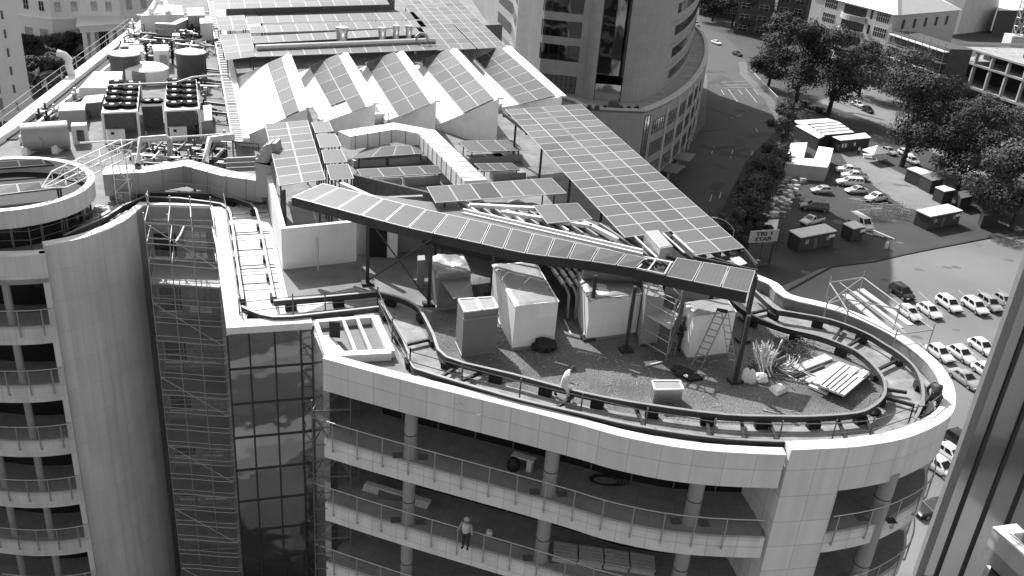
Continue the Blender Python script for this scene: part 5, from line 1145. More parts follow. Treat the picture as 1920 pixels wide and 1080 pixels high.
for px_ in (55, 84, 143): s = s_at(hl, px_, 5); win(ho, hl, s-1.1, s+1.1, 2.5, 6.6, 'grey_glass', sill=True, bars=3)
ZQ = 8.2; pq = [P(150, 62, ZQ), P(236, 56, ZQ), P(233, 38, ZQ), P(153, 42, ZQ)]
MB().prism([(p.x, p.y) for p in pq], ZQ, ZQ+1.3).build('portico_entablature', 'cream', ho)
MB().prism([((p.x-pq[0].x)*1.04+pq[0].x-.5, p.y-.5) for p in pq], ZQ+1.3, ZQ+1.6).build('portico_cornice', 'coping', ho)
for t in (.06, .22, .62, .80, .96): p = pq[0].lerp(pq[1], t); MB().lathe((p.x, p.y+.7, 0), [(.75, 0), (.6, .5), (.52, ZQ)], 14).build('portico_column', 'cream', ho, True)
MB().band([((pq[0].x+pq[3].x)/2, (pq[0].y+pq[3].y)/2+3), ((pq[1].x+pq[2].x)/2, (pq[1].y+pq[2].y)/2+3)], 0, ZQ, .3).build('portico_wall', 'cream', ho)
pm = [((pq[0].x+pq[3].x)/2, (pq[0].y+pq[3].y)/2+3), ((pq[1].x+pq[2].x)/2, (pq[1].y+pq[2].y)/2+3)]; Lp = math.dist(*pm)
win(ho, pm, Lp*.25, Lp*.46, 0.1, 7, 'dark_glass', bars=4); win(ho, pm, Lp*.62, Lp*.78, 3.8, 7, 'dark_glass', bars=3)
# white block at the left edge
lb_ = thing('white_block', 'tall white apartment block with slit windows and recessed bays at the top left edge', 'building', (-84, 148, 0))
c1 = P(50, 130, 10); wl_ = [(c1.x-26, c1.y-15), (c1.x, c1.y)]; MB().band(wl_, 0, 32, .5).build('wall', 'cream', lb_); MB().band([(c1.x, c1.y), (c1.x-17, c1.y+22)], 0, 32, .5).build('side_wall', 'cream', lb_)
Lw = length(wl_); ztop = PV(33, 2, (c1.x, c1.y)) if False else 30
for k in range(9):
    z0 = 2+3.5*k; win(lb_, wl_, Lw-2.9, Lw-2.5, z0, z0+1.6, 'steel_mid'); win(lb_, wl_, Lw-7.2, Lw-5.0, z0, z0+2.6, 'plaster_dark', sill=True); win(lb_, wl_, Lw-12, Lw-9.4, z0, z0+2.6, 'plaster_dark', sill=True)
MB().prism([wl_[0], wl_[1], (c1.x-17, c1.y+22), (c1.x-42, c1.y+8)], 31.5, 32).build('roof', 'coping', lb_)

# ================================================================== BUILDINGS AT THE TOP RIGHT
mb4 = thing('hipped_roof_building', 'pale building with a big white hipped roof, gridded windows and a curved balcony', 'building', tuple(P(1632, 165, 0)))
C4 = P(1632, 168, 0); zr4 = PV(0, 28, (C4.x, C4.y)); A4 = P(1525, -12, zr4); B4 = P(1800, 18, zr4); C4t = P(1680, 28, zr4)
l4 = [(A4.x, A4.y), (C4t.x, C4t.y)]; l4b = [(C4t.x, C4t.y), (B4.x, B4.y)]
MB().band(l4, 0, zr4, .5).build('front_wall', 'far_wall', mb4); MB().band(l4b, 0, zr4, .5).build('side_wall', 'far_wall', mb4)
L4b = length(l4b)
for i_ in range(5): win(mb4, l4b, L4b*(.12+.17*i_), L4b*(.12+.17*i_)+1.6, zr4-4.2, zr4-1.6, 'dark_glass')
bkc = Vector((A4.x+B4.x-C4t.x, A4.y+B4.y-C4t.y)); mid = (Vector((A4.x, A4.y))+Vector((B4.x, B4.y)))/2
ap1 = Vector((C4t.x, C4t.y)).lerp(mid, .62); ap2 = bkc.lerp(mid, .4)
m_ = MB(); o_ = .8
ev = [Vector((p[0], p[1])) for p in (l4[0], l4[1], l4b[1], (bkc.x, bkc.y))]; cc = sum(ev, Vector((0, 0)))/4; ev = [cc+(p-cc)*1.03 for p in ev]
m_.add([(p.x, p.y, zr4) for p in ev]+[(ap1.x, ap1.y, zr4+8), (ap2.x, ap2.y, zr4+8)], [(0, 1, 4, 5), (1, 2, 4), (2, 3, 5, 4), (3, 0, 5), (3, 2, 1, 0)]); m_.build('roof', 'white_metal', mb4)
MB().beam((ev[1].x, ev[1].y, zr4+.1), (ap1.x, ap1.y, zr4+8.1), .8, .25).build('roof_hip', 'coping', mb4)
L4 = length(l4); F4 = zr4/5.0
for k in range(4):
    z0 = zr4-2.4-(k+1)*F4+F4*.9
    win(mb4, l4, L4-7.5, L4-2, z0, z0+F4*.62, 'dark_glass', bars=6); win(mb4, l4, L4*.18, L4*.18+6, z0, z0+F4*.62, 'dark_glass', bars=6); win(mb4, l4, L4-10.2, L4-9.2, z0, z0+F4*.6, 'dark_glass')
    win(mb4, l4, L4*.42, L4-12, z0-.2, z0+F4*.55, 'dark_glass')
    ar = [at_len(l4, L4*.40+(L4*.6-11.5)*i/10)[0] for i in range(11)]; tn = Vector((l4[1][0]-l4[0][0], l4[1][1]-l4[0][1])).normalized(); nr = Vector((tn.y, -tn.x))
    ar = [(a.x+nr.x*(.3+2.2*math.sin(math.pi*i/10)), a.y+nr.y*(.3+2.2*math.sin(math.pi*i/10))) for i, a in enumerate(ar)]
    MB().band(ar, z0-F4*.38, z0-.1, .4).build('curved_balcony', 'far_wall', mb4)
# scaffold clad wing, concrete frame
C5 = P(1757, 140, 4); E5 = P(1990, 222, 4)
cf = thing('concrete_frame_building', 'unfinished grey concrete frame building with open floors and bare columns at the right edge', 'building', (C5.x, C5.y, 0))
dv5 = (Vector((E5.x, E5.y))-Vector((C5.x, C5.y))); L5 = dv5.length; dv5.normalize(); n5 = Vector((-dv5.y, dv5.x))
zs = [4, PV(0, 101, (C5.x, C5.y)), 0]; zs[2] = zs[1]+.62*(zs[1]-4)
if zs[1] > 14: pass
def slabpoly(s0, s1, dp): a = Vector((C5.x, C5.y))+dv5*s0; b = Vector((C5.x, C5.y))+dv5*s1; return [(a.x, a.y), (b.x, b.y), (b.x+n5.x*dp, b.y+n5.y*dp), (a.x+n5.x*dp, a.y+n5.y*dp)]
MB().prism(slabpoly(0, L5, 30), 3.4, 4).build('floor_slab', 'concrete_new', cf)
MB().prism(slabpoly(0, L5, 30), zs[1]-.5, zs[1]).build('floor_slab', 'concrete_new', cf)
MB().prism(slabpoly(6.5, L5, 30), zs[2]-.6, zs[2]-.1).build('floor_slab', 'concrete_new', cf)
for k, (za, zb_) in enumerate([(4, zs[1]-.5), (zs[1], zs[2]-.6)]):
    for i in range(9):
        s = .6+i*6.3+(6.2 if k else 0)
        if s > L5-1: break
        p = Vector((C5.x, C5.y))+dv5*s+n5*.6; MB().beam((p.x, p.y, za), (p.x, p.y, zb_), .8, .8).build('concrete_column', 'concrete_new', cf)
    p0, p1 = Vector((C5.x, C5.y))+n5*9+dv5*(6.5*k), Vector((C5.x, C5.y))+n5*9+dv5*L5; MB().band([(p0.x, p0.y), (p1.x, p1.y)], za, zb_, .3).build('inner_wall', 'brick_dark', cf)
    for i in range(6):
        p = Vector((C5.x, C5.y))+n5*4+dv5*(3.5+6.3*i+(6.2 if k else 0)); ld = MB()
        for s_ in (-.5, .5): ld.tube([(p.x+s_, p.y, za), (p.x+s_, p.y, zb_)], .07, 4)
        for j in range(6): ld.beam((p.x-.5, p.y, za+.5+j*.9), (p.x+.5, p.y, za+.5+j*.9), .1, .1)
        ld.build('shoring_frame', 'galv', cf)
MB().band([(p[0], p[1]) for p in (lambda s: [s[3], s[0]])(slabpoly(6.5, L5, 30))], zs[2], zs[2]+1.0, .2).build('edge_protection', 'galv', cf)
g5 = MB()
for s0_, s1_ in ((6.5, L5),):
    for i in range(12): p = Vector((C5.x, C5.y))+dv5*lerp(s0_, s1_, i/11)+n5*28; g5.tube([(p.x, p.y, zs[2]), (p.x, p.y, zs[2]+1.2)], .06, 4)
    pa, pb = Vector((C5.x, C5.y))+dv5*s0_+n5*28, Vector((C5.x, C5.y))+dv5*s1_+n5*28; g5.tube([(pa.x, pa.y, zs[2]+1.1), (pb.x, pb.y, zs[2]+1.1)], .05, 4)
g5.build('edge_rail', 'galv', cf)
q = Vector((C5.x, C5.y))+dv5*24+n5*10; solo(MB().box((q.x, q.y, zs[2]+1.1), (5, 3, 2.4)), 'site_store', 'void', 'small black store box on top of the unfinished concrete frame', 'store')
sw = thing('scaffolded_wing', 'dim building wing wrapped in scaffold decks between the hipped roof and the concrete frame', 'building', (C4t.x, C4t.y, 0))
d4 = (Vector(l4[1])-Vector(l4[0])).normalized(); a4 = Vector(l4[1])+d4*.8; hW = PV(0, 58, (a4.x, a4.y)); b4_ = P(1782, 92, hW); ln = [(a4.x, a4.y), (b4_.x, b4_.y)]; MB().band(ln, 0, hW, 7).build('wall', 'brick_dark', sw)
for k in range(4):
    z0 = hW-1.0-k*3.0; MB().band(lineoff(ln, -1.6), z0, z0+.25, 1.5).build('scaffold_deck', ['white_metal', 'duct_dull', 'plaster', 'duct_dull'][k], sw); MB().band(lineoff(ln, -1.65), z0+1.0, z0+1.1, .08).build('scaffold_rail', 'galv', sw)
for i in range(9): q, t = at_len(lineoff(ln, -1.6), length(ln)*i/8.01); MB().tube([(q.x, q.y, 0), (q.x, q.y, hW+1.5)], .09, 5).build('scaffold_pole', 'galv', sw)
bx = thing('grey_box_building', 'plain mid grey box building with two tiny windows behind the white hipped roof', 'building', tuple(P(1830, 48, 0)))
q4 = [P(1798, 46, 4), P(1862, 40, 4)]; l6 = [(q4[0].x, q4[0].y), (q4[1].x, q4[1].y)]; ww = length(l6); MB().band(l6, 0, 24, 18).build('wall', 'facade_tower', bx); win(bx, l6, 1, 2, 15, 17, 'void'); win(bx, l6, 2.6, 3.6, 15, 17, 'void')
MB().band([(P(1780, 30, 8).x, P(1780, 30, 8).y), l6[0]], 0, 20, 6).build('lower_wing', 'cream', bx)
wr = thing('white_roof_hall', 'hall with a flat bright white roof at the top right corner', 'building', tuple(P(1895, 20, 0))); q4 = PL([(1872, 20), (1960, 18), (1960, -20), (1874, -16)], 10); MB().prism([(p.x, p.y) for p in q4], 0, 10, 0, 1).build('hall_body', ['brick_dark', 'coping'], wr)
cm = thing('tower_crane_mast', 'pale lattice mast of a tower crane at the top right corner', 'crane', tuple(P(1905, 70, 0)))
Bc = P(1908, 66, 6); lattice(cm, Vector((Bc.x, Bc.y, 0)), Vector((Bc.x, Bc.y, 50)), (Vector((1.6, 0, 0)), Vector((0, 1.6, 0))), (Vector((1.6, 0, 0)), Vector((0, 1.6, 0))), 16, r=.22, m='galv', brace=.12)
MB().box((Bc.x, Bc.y, 3), (7, 7, 6)).build('base_block', 'facade_tower', cm)
for i, (x0, x1, y, h, m__, lb) in enumerate([(1375, 1440, 62, 14, 'brick_dark', 'dim low brick building behind the street trees at the top'), (1446, 1500, 70, 20, 'brick_dark', 'dark brick building left of the hipped roof building'), (1502, 1540, 88, 26, 'slate', 'dark slab building touching the left side of the hipped roof building'), (1310, 1370, 28, 10, 'brick_dark', 'low dark building beyond the far end of the road')]):
    a, b = P(x0, y, 0), P(x1, y+8, 0); t = thing('brick_building', lb, 'building', (a.x, a.y, 0)); ln = [(a.x, a.y), (b.x, b.y)]; MB().band(ln, 0, h, 14).build('wall', m__, t); L_ = length(ln)
    for k in range(int(h//4)):
        n_ = max(2, int(L_//5))
        for j in range(n_): win(t, ln, L_*(j+.2)/n_, L_*(j+.75)/n_, 1.2+4*k, 3.2+4*k, 'dark_glass', bars=2)

# ================================================================== CARS
def loft(m_, secs, mi=0, cap=True):
    n = len(secs[0]); vs = [p for s in secs for p in s]; fs = []
    for i in range(len(secs)-1):
        for j in range(n): fs.append((i*n+j, (i+1)*n+j, (i+1)*n+(j+1) % n, i*n+(j+1) % n))
    if cap: fs.append(tuple(range(n))); fs.append(tuple((len(secs)-1)*n+j for j in reversed(range(n))))
    m_.add(vs, fs, mi)
def make_car(kind, paint, label):
    K = dict(hatch=(4.1, 1.76, 1.50), sedan=(4.6, 1.80, 1.45), suv=(4.5, 1.86, 1.68), pickup=(5.3, 1.88, 1.78), single=(5.2, 1.82, 1.72), canopy=(5.3, 1.88, 1.80), van=(5.3, 1.95, 2.15))[kind]
    Lc, W, Hc = K; hw = W/2; t = thing({'pickup': 'pickup_truck', 'single': 'pickup_truck', 'canopy': 'pickup_truck', 'van': 'van'}.get(kind, 'parked_car'), label, {'van': 'van'}.get(kind, 'pickup truck' if kind in ('pickup', 'single', 'canopy') else 'car'))
    f, r = Lc/2, -Lc/2
    bel = {'hatch': .92, 'sedan': .92, 'suv': 1.02, 'pickup': 1.12, 'single': 1.06, 'canopy': 1.12, 'van': 1.15}[kind]; gc = .22 if kind in ('hatch', 'sedan') else .34
    def sec(x, zb, zt, w_): return [(x, -w_*.88, zb), (x, -w_, zb+.18), (x, -w_, zt-.16), (x, -w_*.9, zt), (x, w_*.9, zt), (x, w_, zt-.16), (x, w_, zb+.18), (x, w_*.88, zb)]
    hood = bel-.02 if kind != 'van' else bel+.02
    if kind in ('pickup', 'single'):
        cabr = r+2.0 if kind == 'pickup' else r+2.6
        S = [sec(r, gc+.2, bel, hw*.94), sec(r+.2, gc+.05, bel+.02, hw*.99), sec(0, gc, bel+.02, hw), sec(f-1.35, gc, hood, hw), sec(f-.5, gc, hood-.10, hw*.97), sec(f-.1, gc+.05, hood-.26, hw*.88), sec(f, gc+.12, hood-.42, hw*.82)]
    else:
        S = [sec(r, gc+.2, bel-.12, hw*.86), sec(r+.15, gc+.02, bel, hw*.95), sec(r+.8, gc, bel+.02, hw), sec(f-1.2, gc, hood, hw), sec(f-.5, gc, hood-.12, hw*.97), sec(f-.12, gc+.03, hood-.28, hw*.88), sec(f, gc+.1, hood-.42, hw*.8)]
    m_ = MB(); loft(m_, S); 
    # cabin
    cab = {'hatch': (r+.25, r+.75, f-2.0, f-1.15), 'sedan': (r+.75, r+1.35, f-2.25, f-1.35), 'suv': (r+.12, r+.5, f-1.95, f-1.15), 'pickup': (r+1.95, r+2.1, f-2.2, f-1.4), 'single': (r+2.45, r+2.6, f-2.15, f-1.35), 'canopy': (r+.1, r+.25, f-2.2, f-1.4), 'van': (r+.05, r+.15, f-1.55, f-.75)}[kind]
    x0, x1, x2, x3 = cab; wb_, wt = hw*.93, hw*.74 if kind != 'van' else hw*.82
    m_.add([(x0, -wb_, bel), (x3, -wb_, bel), (x3, wb_, bel), (x0, wb_, bel), (x1, -wt, Hc-.05), (x2, -wt, Hc-.05), (x2, wt, Hc-.05), (x1, wt, Hc-.05), (x1+.12, -wt+.1, Hc), (x2-.12, -wt+.1, Hc), (x2-.12, wt-.1, Hc), (x1+.12, wt-.1, Hc)],
           [(0, 1, 5, 4), (1, 2, 6, 5), (2, 3, 7, 6), (3, 0, 4, 7), (4, 5, 9, 8), (5, 6, 10, 9), (6, 7, 11, 10), (7, 4, 8, 11), (8, 9, 10, 11)])
    if kind in ('pickup', 'single'): pass
    m_.build('body', paint, t, True, local=True)
    if kind in ('pickup', 'single'): MB().box(((r+x0)/2+.02, 0, bel+.03), (x0-r-.22, W*.82, .03)).build('load_bed', 'rubber', t, local=True)
    def glass(name, A, B, C, D_, k0=.08, k1=.10):
        q = [Vector(A), Vector(B), Vector(C), Vector(D_)]; c = sum(q, Vector())/4; n = (q[1]-q[0]).cross(q[3]-q[0]).normalized(); n = n if n.dot(c-Vector((c.x*.6, 0, bel-.6))) > 0 else -n
        def mix(u, v): return q[0].lerp(q[1], u).lerp(q[3].lerp(q[2], u), v)+n*.012
        MB().quad(mix(k0, k1), mix(1-k0, k1), mix(1-k0, 1-k1), mix(k0, 1-k1)).build(name, 'car_glass', t, local=True)
    glass('windscreen', (x3, -wb_, bel), (x3, wb_, bel), (x2, wt, Hc-.05), (x2, -wt, Hc-.05)); glass('rear_window', (x0, -wb_, bel), (x0, wb_, bel), (x1, wt, Hc-.05), (x1, -wt, Hc-.05))
    for s in (-1, 1):
        def pt(u, v): a = Vector((x0, s*wb_, bel)).lerp(Vector((x3, s*wb_, bel)), u); b = Vector((x1, s*wt, Hc-.05)).lerp(Vector((x2, s*wt, Hc-.05)), u); return a.lerp(b, v)
        cuts = {'van': ((.76, .97),), 'canopy': ((.04, .26), (.29, .5), (.55, .75), (.78, .96)), 'single': ((.1, .92),)}.get(kind, ((.05, .46), (.5, .93)))
        for u0, u1 in cuts: glass('side_window', pt(u0, 0), pt(u1, 0), pt(u1, 1), pt(u0, 1), .03, .14)
        wl_r = {'pickup': .40, 'single': .38, 'canopy': .40, 'suv': .36, 'van': .36}.get(kind, .32)
        for x in (r+.85, f-.88):
            wv = MB().tube([(x, s*(hw-.2), wl_r), (x, s*(hw+.015), wl_r)], wl_r, 16).build('wheel', 'rubber', t, local=True); MB().tube([(x, s*(hw+.01), wl_r), (x, s*(hw+.03), wl_r)], wl_r*.62, 12).build('rim', 'galv', wv, local=True)
        MB().box((f-.14, s*hw*.68, hood-.36), (.2, .34, .16)).build('headlight', 'lamp_glass', t, local=True)
        MB().box((x3-.25, s*(hw+.06), bel+.08), (.12, .14, .12)).build('wing_mirror', paint, t, local=True)
    MB().box((f-.02, 0, hood-.52), (.06, W*.5, .12)).build('grille', 'rubber', t, local=True)
    return t
protos = {}
def car(px, py, a, b, kind, paint, label, group):
    """px,py: photo position of the middle of the car on the ground; a->b: direction rear to front in the photo"""
    c = P(px, py, 0); v = P(px+(b[0]-a[0])/2, py+(b[1]-a[1])/2, 0)-P(px-(b[0]-a[0])/2, py-(b[1]-a[1])/2, 0); rz = math.atan2(v.y, v.x)
    key = (kind, paint)
    if key not in protos: t = make_car(kind, paint, label); protos[key] = t; t.location = (c.x, c.y, .03); t.rotation_euler = (0, 0, rz); t['label'] = label; t['group'] = group; return t
    return dup(protos[key], (c.x, c.y, .03), rz, label, group)
G1 = 'cars parked in rows in the car park'
dA, dB = (0, 0), (30, 21)
for x, y, kd, pc, lb in [(1690, 556, 'suv', 'paint_dark', 'dark car with a light roof, leftmost in the rear row of the car park'), (1703, 594, 'hatch', 'paint_white', 'white car partly behind the projecting scaffold in the car park'), (1741, 590, 'hatch', 'paint_white', 'white hatchback immediately right of the projecting scaffold'),
    (1777, 578, 'suv', 'paint_white', 'white car with a black roof panel in the middle of the rear row'), (1826, 582, 'suv', 'paint_white', 'tall white car right of the black-roofed one'), (1853, 577, 'suv', 'paint_silver', 'silver tall car second from the glass tower in the rear row'), (1882, 572, 'hatch', 'paint_silver', 'silver car nearest the glass tower in the rear row'),
    (1760, 670, 'hatch', 'paint_white', 'white car half hidden behind the rounded parapet'), (1801, 672, 'hatch', 'paint_white', 'white car second in the middle row beside the half hidden one'), (1840, 658, 'hatch', 'paint_white', 'white hatchback nearest the glass tower, far side of the middle row'),
    (1808, 718, 'sedan', 'paint_silver', 'silver car just behind the bent worker on the roof edge'), (1848, 705, 'hatch', 'paint_white', 'white car cut by the glass tower, near side of the middle row'),
    (1782, 862, 'hatch', 'paint_white', 'white car with its front by the glass tower in the near row'), (1762, 885, 'hatch', 'paint_white', 'white car partly hidden by the curved balcony rail in the near row'), (1803, 842, 'suv', 'paint_dark', 'dark car mostly behind the glass tower in the near row')]:
    car(x, y, dA, dB, kd, pc, lb, G1)
car(1750, 962, (0, 0), (-30, 4), 'sedan', 'paint_dark', 'black car standing in the shade below the rounded balconies', 'cars on the ground below the balconies')
G2 = 'vehicles parked in the construction yard'
L_ = (0, 0), (-30, -2)
for x, y, d_, kd, pc, lb in [(1590, 325, (-30, -3), 'pickup', 'paint_white', 'white pickup, farthest of the three side by side in the yard'), (1601, 336, (-30, -3), 'pickup', 'paint_white', 'white pickup with a dark bed, middle of the three in the yard'), (1592, 348, (-30, -2), 'canopy', 'paint_white', 'white pickup with a closed canopy in the yard'),
    (1605, 362, (-30, 0), 'sedan', 'paint_silver', 'silver sedan in front of the white canopy pickup'), (1539, 362, (-30, -1), 'hatch', 'paint_silver', 'silver hatchback parked alone left of the silver sedan'), (1642, 377, (-30, 4), 'pickup', 'paint_white', 'white pickup touching the heap of scaffold frames'),
    (1525, 394, (-30, -3), 'canopy', 'paint_grey', 'dark grey pickup with a windowed canopy'), (1521, 420, (-28, 7), 'single', 'paint_white', 'white single-cab pickup behind the flat white-roofed cabin'), (1612, 426, (26, 15), 'van', 'paint_white', 'white panel van beside the small white-roofed cabin')]:
    car(x, y, (0, 0), d_, kd, pc, lb, G2)
G3 = 'cars on the street and under the trees'
for x, y, d_, kd, pc, lb in [(1343, 83, (16, 6), 'sedan', 'paint_white', 'white car driving alone on the road at the top'), (1382, 104, (18, 7), 'sedan', 'paint_dark', 'dark car behind the white one on the road'), (1305, 48, (12, 8), 'hatch', 'paint_silver', 'silver car half hidden at the podium corner'),
    (1512, 202, (20, 7), 'suv', 'paint_dark', 'dark car under the first big street tree'), (1540, 212, (20, 7), 'hatch', 'paint_dark', 'small dark car between the two big tree trunks'), (1608, 200, (18, 8), 'hatch', 'paint_white', 'white car on the service road under the second tree'), (1626, 210, (18, 8), 'hatch', 'paint_dark', 'black car right behind the white one on the service road'),
    (1712, 252, (18, 9), 'sedan', 'paint_silver', 'silver car far left in the car row under the third tree'), (1730, 262, (18, 9), 'hatch', 'paint_white', 'white car second in the row under the third tree'), (1754, 270, (-18, 9), 'suv', 'paint_white', 'white tall car in sunlight between the third and fourth trees'), (1697, 292, (16, 8), 'hatch', 'paint_white', 'white car right of the third tree trunk, farther one'), (1709, 306, (16, 8), 'hatch', 'paint_white', 'white car right of the third tree trunk, nearer one'),
    (1665, 288, (18, 8), 'sedan', 'paint_silver', 'silver car behind the white gazebo'), (1822, 326, (16, 8), 'hatch', 'paint_white', 'white car showing between the fourth and fifth tree crowns')]:
    car(x, y, (0, 0), d_, kd, pc, lb, G3)

# ================================================================== CONSTRUCTION YARD
def cabin(quad, h, label, m='cabin_dark', roof='coping', door=True, group='site cabins in the construction yard', cat='site cabin', name='site_cabin', plate=False):
    q = PL(quad, h); t = thing(name, label, cat, base_of(quad, h, 0), group); c = sum(q, Vector())/4
    MB().prism([(p.x, p.y) for p in q], .1, h-.1).build('wall', m, t); MB().prism([((p.x-c.x)*1.04+c.x, (p.y-c.y)*1.05+c.y) for p in q], h-.1, h+.05).build('roof', roof, t)
    a, b = (q[0], q[1]) ; d = (b-a).normalized(); nn = Vector((d.y, -d.x, 0))
    if door:
        for f in (.2, .45, .8):
            p = a.lerp(b, f)+nn*.04; MB().box((p.x, p.y, h*.62 if f != .45 else h*.42), (.8, .06, .7 if f != .45 else 1.9), math.atan2(d.y, d.x)).build('window' if f != .45 else 'door', 'plaster_dark' if f != .45 else 'steel_mid', t)
    if plate: p = a.lerp(b, .9)+nn*.05; MB().box((p.x, p.y, h*.72), (1.3, .05, .5), math.atan2(d.y, d.x)).build('name_board', 'plaster', t)
    return t
cabin([(1502, 445), (1568, 433), (1546, 420), (1481, 432)], 2.7, 'flat bright-roofed dark cabin at the front left of the yard', plate=True)
cabin([(1745, 406), (1804, 395), (1777, 383), (1719, 394)], 2.7, 'flat bright-roofed dark cabin beside the scaffold heap', plate=True)
cabin([(1600, 429), (1622, 425), (1603, 414), (1581, 419)], 2.4, 'small pale-roofed dark cabin beside the white van', plate=True, door=False)
cabin([(1727, 327), (1750, 323), (1718, 313), (1701, 316)], 2.7, 'bright-roofed dark container, farthest of the row by the third tree', door=False)
cabin([(1748, 339), (1771, 335), (1752, 323), (1727, 328)], 2.7, 'dull-roofed dark container, second of the row by the third tree', roof='duct_dull', door=False)
cabin([(1771, 359), (1791, 356), (1770, 348), (1754, 351)], 2.6, 'small dark container with a pale side below the fourth tree', roof='plaster', door=False)
cabin([(1803, 372), (1824, 368), (1812, 357), (1797, 360)], 2.4, 'black container under the fourth tree', m='steel_dark', roof='steel_mid', door=False)
cabin([(1845, 405), (1877, 399), (1868, 390), (1840, 396)], 2.4, 'black container in the shade of the fifth tree', m='steel_dark', roof='steel_dark', door=False)
for i in range(3): 
    q = P(1708+i*6, 330, 1.8)
of = thing('site_office', 'dark site office complex with bright slatted roofs in the middle of the yard', 'site office', tuple(P(1560, 285, 0)), 'site cabins in the construction yard')
for qd, h, m__ in [([(1535, 259), (1548, 253), (1513, 233), (1493, 236)], 2.9, 'coping'), ([(1500, 233), (1571, 228), (1551, 222), (1488, 226)], 3.0, 'coping'), ([(1577, 263), (1632, 258), (1621, 249), (1562, 256)], 2.9, 'coping')]:
    q = PL(qd, h); MB().prism([(p.x, p.y) for p in q], 0, h-.12).build('wall', 'cabin_dark', of); c = sum(q, Vector())/4; MB().prism([((p.x-c.x)*1.05+c.x, (p.y-c.y)*1.05+c.y) for p in q], h-.12, h).build('roof', m__, of)
qs = PL([(1547, 253), (1602, 248), (1573, 228), (1518, 233)], 3.3)
for i in range(4): a, b, c, d = [qs[0].lerp(qs[3], i/4+.02), qs[1].lerp(qs[2], i/4+.02), qs[1].lerp(qs[2], (i+.78)/4), qs[0].lerp(qs[3], (i+.78)/4)]; MB().slab(a, b, c, d, .12).build('roof_slat', 'white_metal', of)
qc = PL([(1547, 255), (1600, 250), (1573, 231), (1518, 235)], 2.8); MB().prism([(p.x, p.y) for p in qc], 0, 2.8).build('wall', 'cabin_dark', of)
for i, f in enumerate((.1, .2, .5)):
    q = PL([(1577, 263), (1632, 258)], 2.9); p = q[0].lerp(q[1], f); MB().box((p.x, p.y-.06, 1.6), (.35, .08, .9)).build('window', 'plaster', of)
sd2 = thing('storage_shed', 'pale corrugated storage shed with an open yard in its middle', 'shed', tuple(P(1500, 325, 0)))
mat('corrugated', .42, .6, amp=.1, joint=(.35, 20., .75, .06))
for qd, h in [([(1473, 306), (1551, 314), (1558, 300), (1478, 294)], 3.0), ([(1476, 294), (1507, 296), (1514, 267), (1483, 268)], 3.1), ([(1526, 299), (1557, 300), (1563, 278), (1535, 274)], 3.1)]:
    q = PL(qd, h); MB().prism([(p.x, p.y) for p in q], 0, h-.08).build('wall', 'corrugated', sd2); MB().prism([(p.x, p.y) for p in q], h-.075, h).build('roof', 'plaster', sd2)
gz = thing('gazebo', 'small white pyramid-roofed gazebo tent beside the site office', 'gazebo', tuple(P(1642, 300, 0)))
gq = PL([(1617, 280), (1638, 290), (1667, 286), (1650, 275)], 2.3); ap = sum(gq, Vector())/4+Vector((0, 0, 1.3)); m_ = MB(); m_.add(gq+[ap], [(i, (i+1) % 4, 4) for i in range(4)]); m_.build('canopy', 'coping', gz)
for i in range(4): MB().tube([gq[i], (gq[i].x, gq[i].y, 0)], .05, 5).build('leg', 'galv', gz); MB().beam(gq[i]-Vector((0, 0, .12)), gq[(i+1) % 4]-Vector((0, 0, .12)), .04, .25).build('valance', 'coping', gz)
for i, (x, y) in enumerate([(1627, 296), (1652, 302)]): q = P(x, y, 0); solo(MB().box((q.x, q.y, .74), (2.4, 1.1, .06)).box((q.x-.9, q.y, .36), (.08, .9, .72)).box((q.x+.9, q.y, .36), (.08, .9, .72)), 'table', 'coping', ['pale table under the left side of the gazebo', 'pale table in front of the gazebo'][i], 'table')
# column of stacked goods
rn = random.Random(21); k = 0
words = ['pale', 'grey', 'white', 'bleached', 'dusty', 'mixed', 'shiny', 'weathered', 'light', 'wrapped']
rowsn = ['first', 'second', 'third', 'fourth', 'fifth', 'sixth', 'seventh', 'eighth', 'ninth']
for r in range(9):
    for c_ in range(3):
        x = 1478-r*5.5+c_*14+rn.uniform(-3, 3); y = 336+r*9+rn.uniform(-3, 3); q = P(x, y, 0); w_, d_, h_ = rn.uniform(1.1, 1.6), rn.uniform(.9, 1.3), rn.uniform(.6, 1.3); a_ = rn.uniform(-.6, .6)
        t = thing('pallet', '%s pallet of building goods, %s row from the shed, %s' % (rn.choice(words), rowsn[r], ['hedge side', 'middle column', 'yard side'][c_]), 'pallet', tuple(q), 'pallets of building goods along the hedge')
        MB().box((q.x, q.y, .07), (w_*1.1, d_*1.1, .14), a_).build('pallet_base', 'wood', t)
        g_ = MB()
        for j in range(rn.randint(2, 5)): g_.box((q.x+rn.uniform(-.2, .2), q.y+rn.uniform(-.2, .2), .15+h_*(j+.5)/5), (w_*rn.uniform(.6, 1), d_*rn.uniform(.6, 1), h_/5*1.02), a_+rn.uniform(-.2, .2))
        g_.build('load', rn.choice(['coping', 'duct_dull', 'wood', 'plaster', 'sack', 'galv']), t)
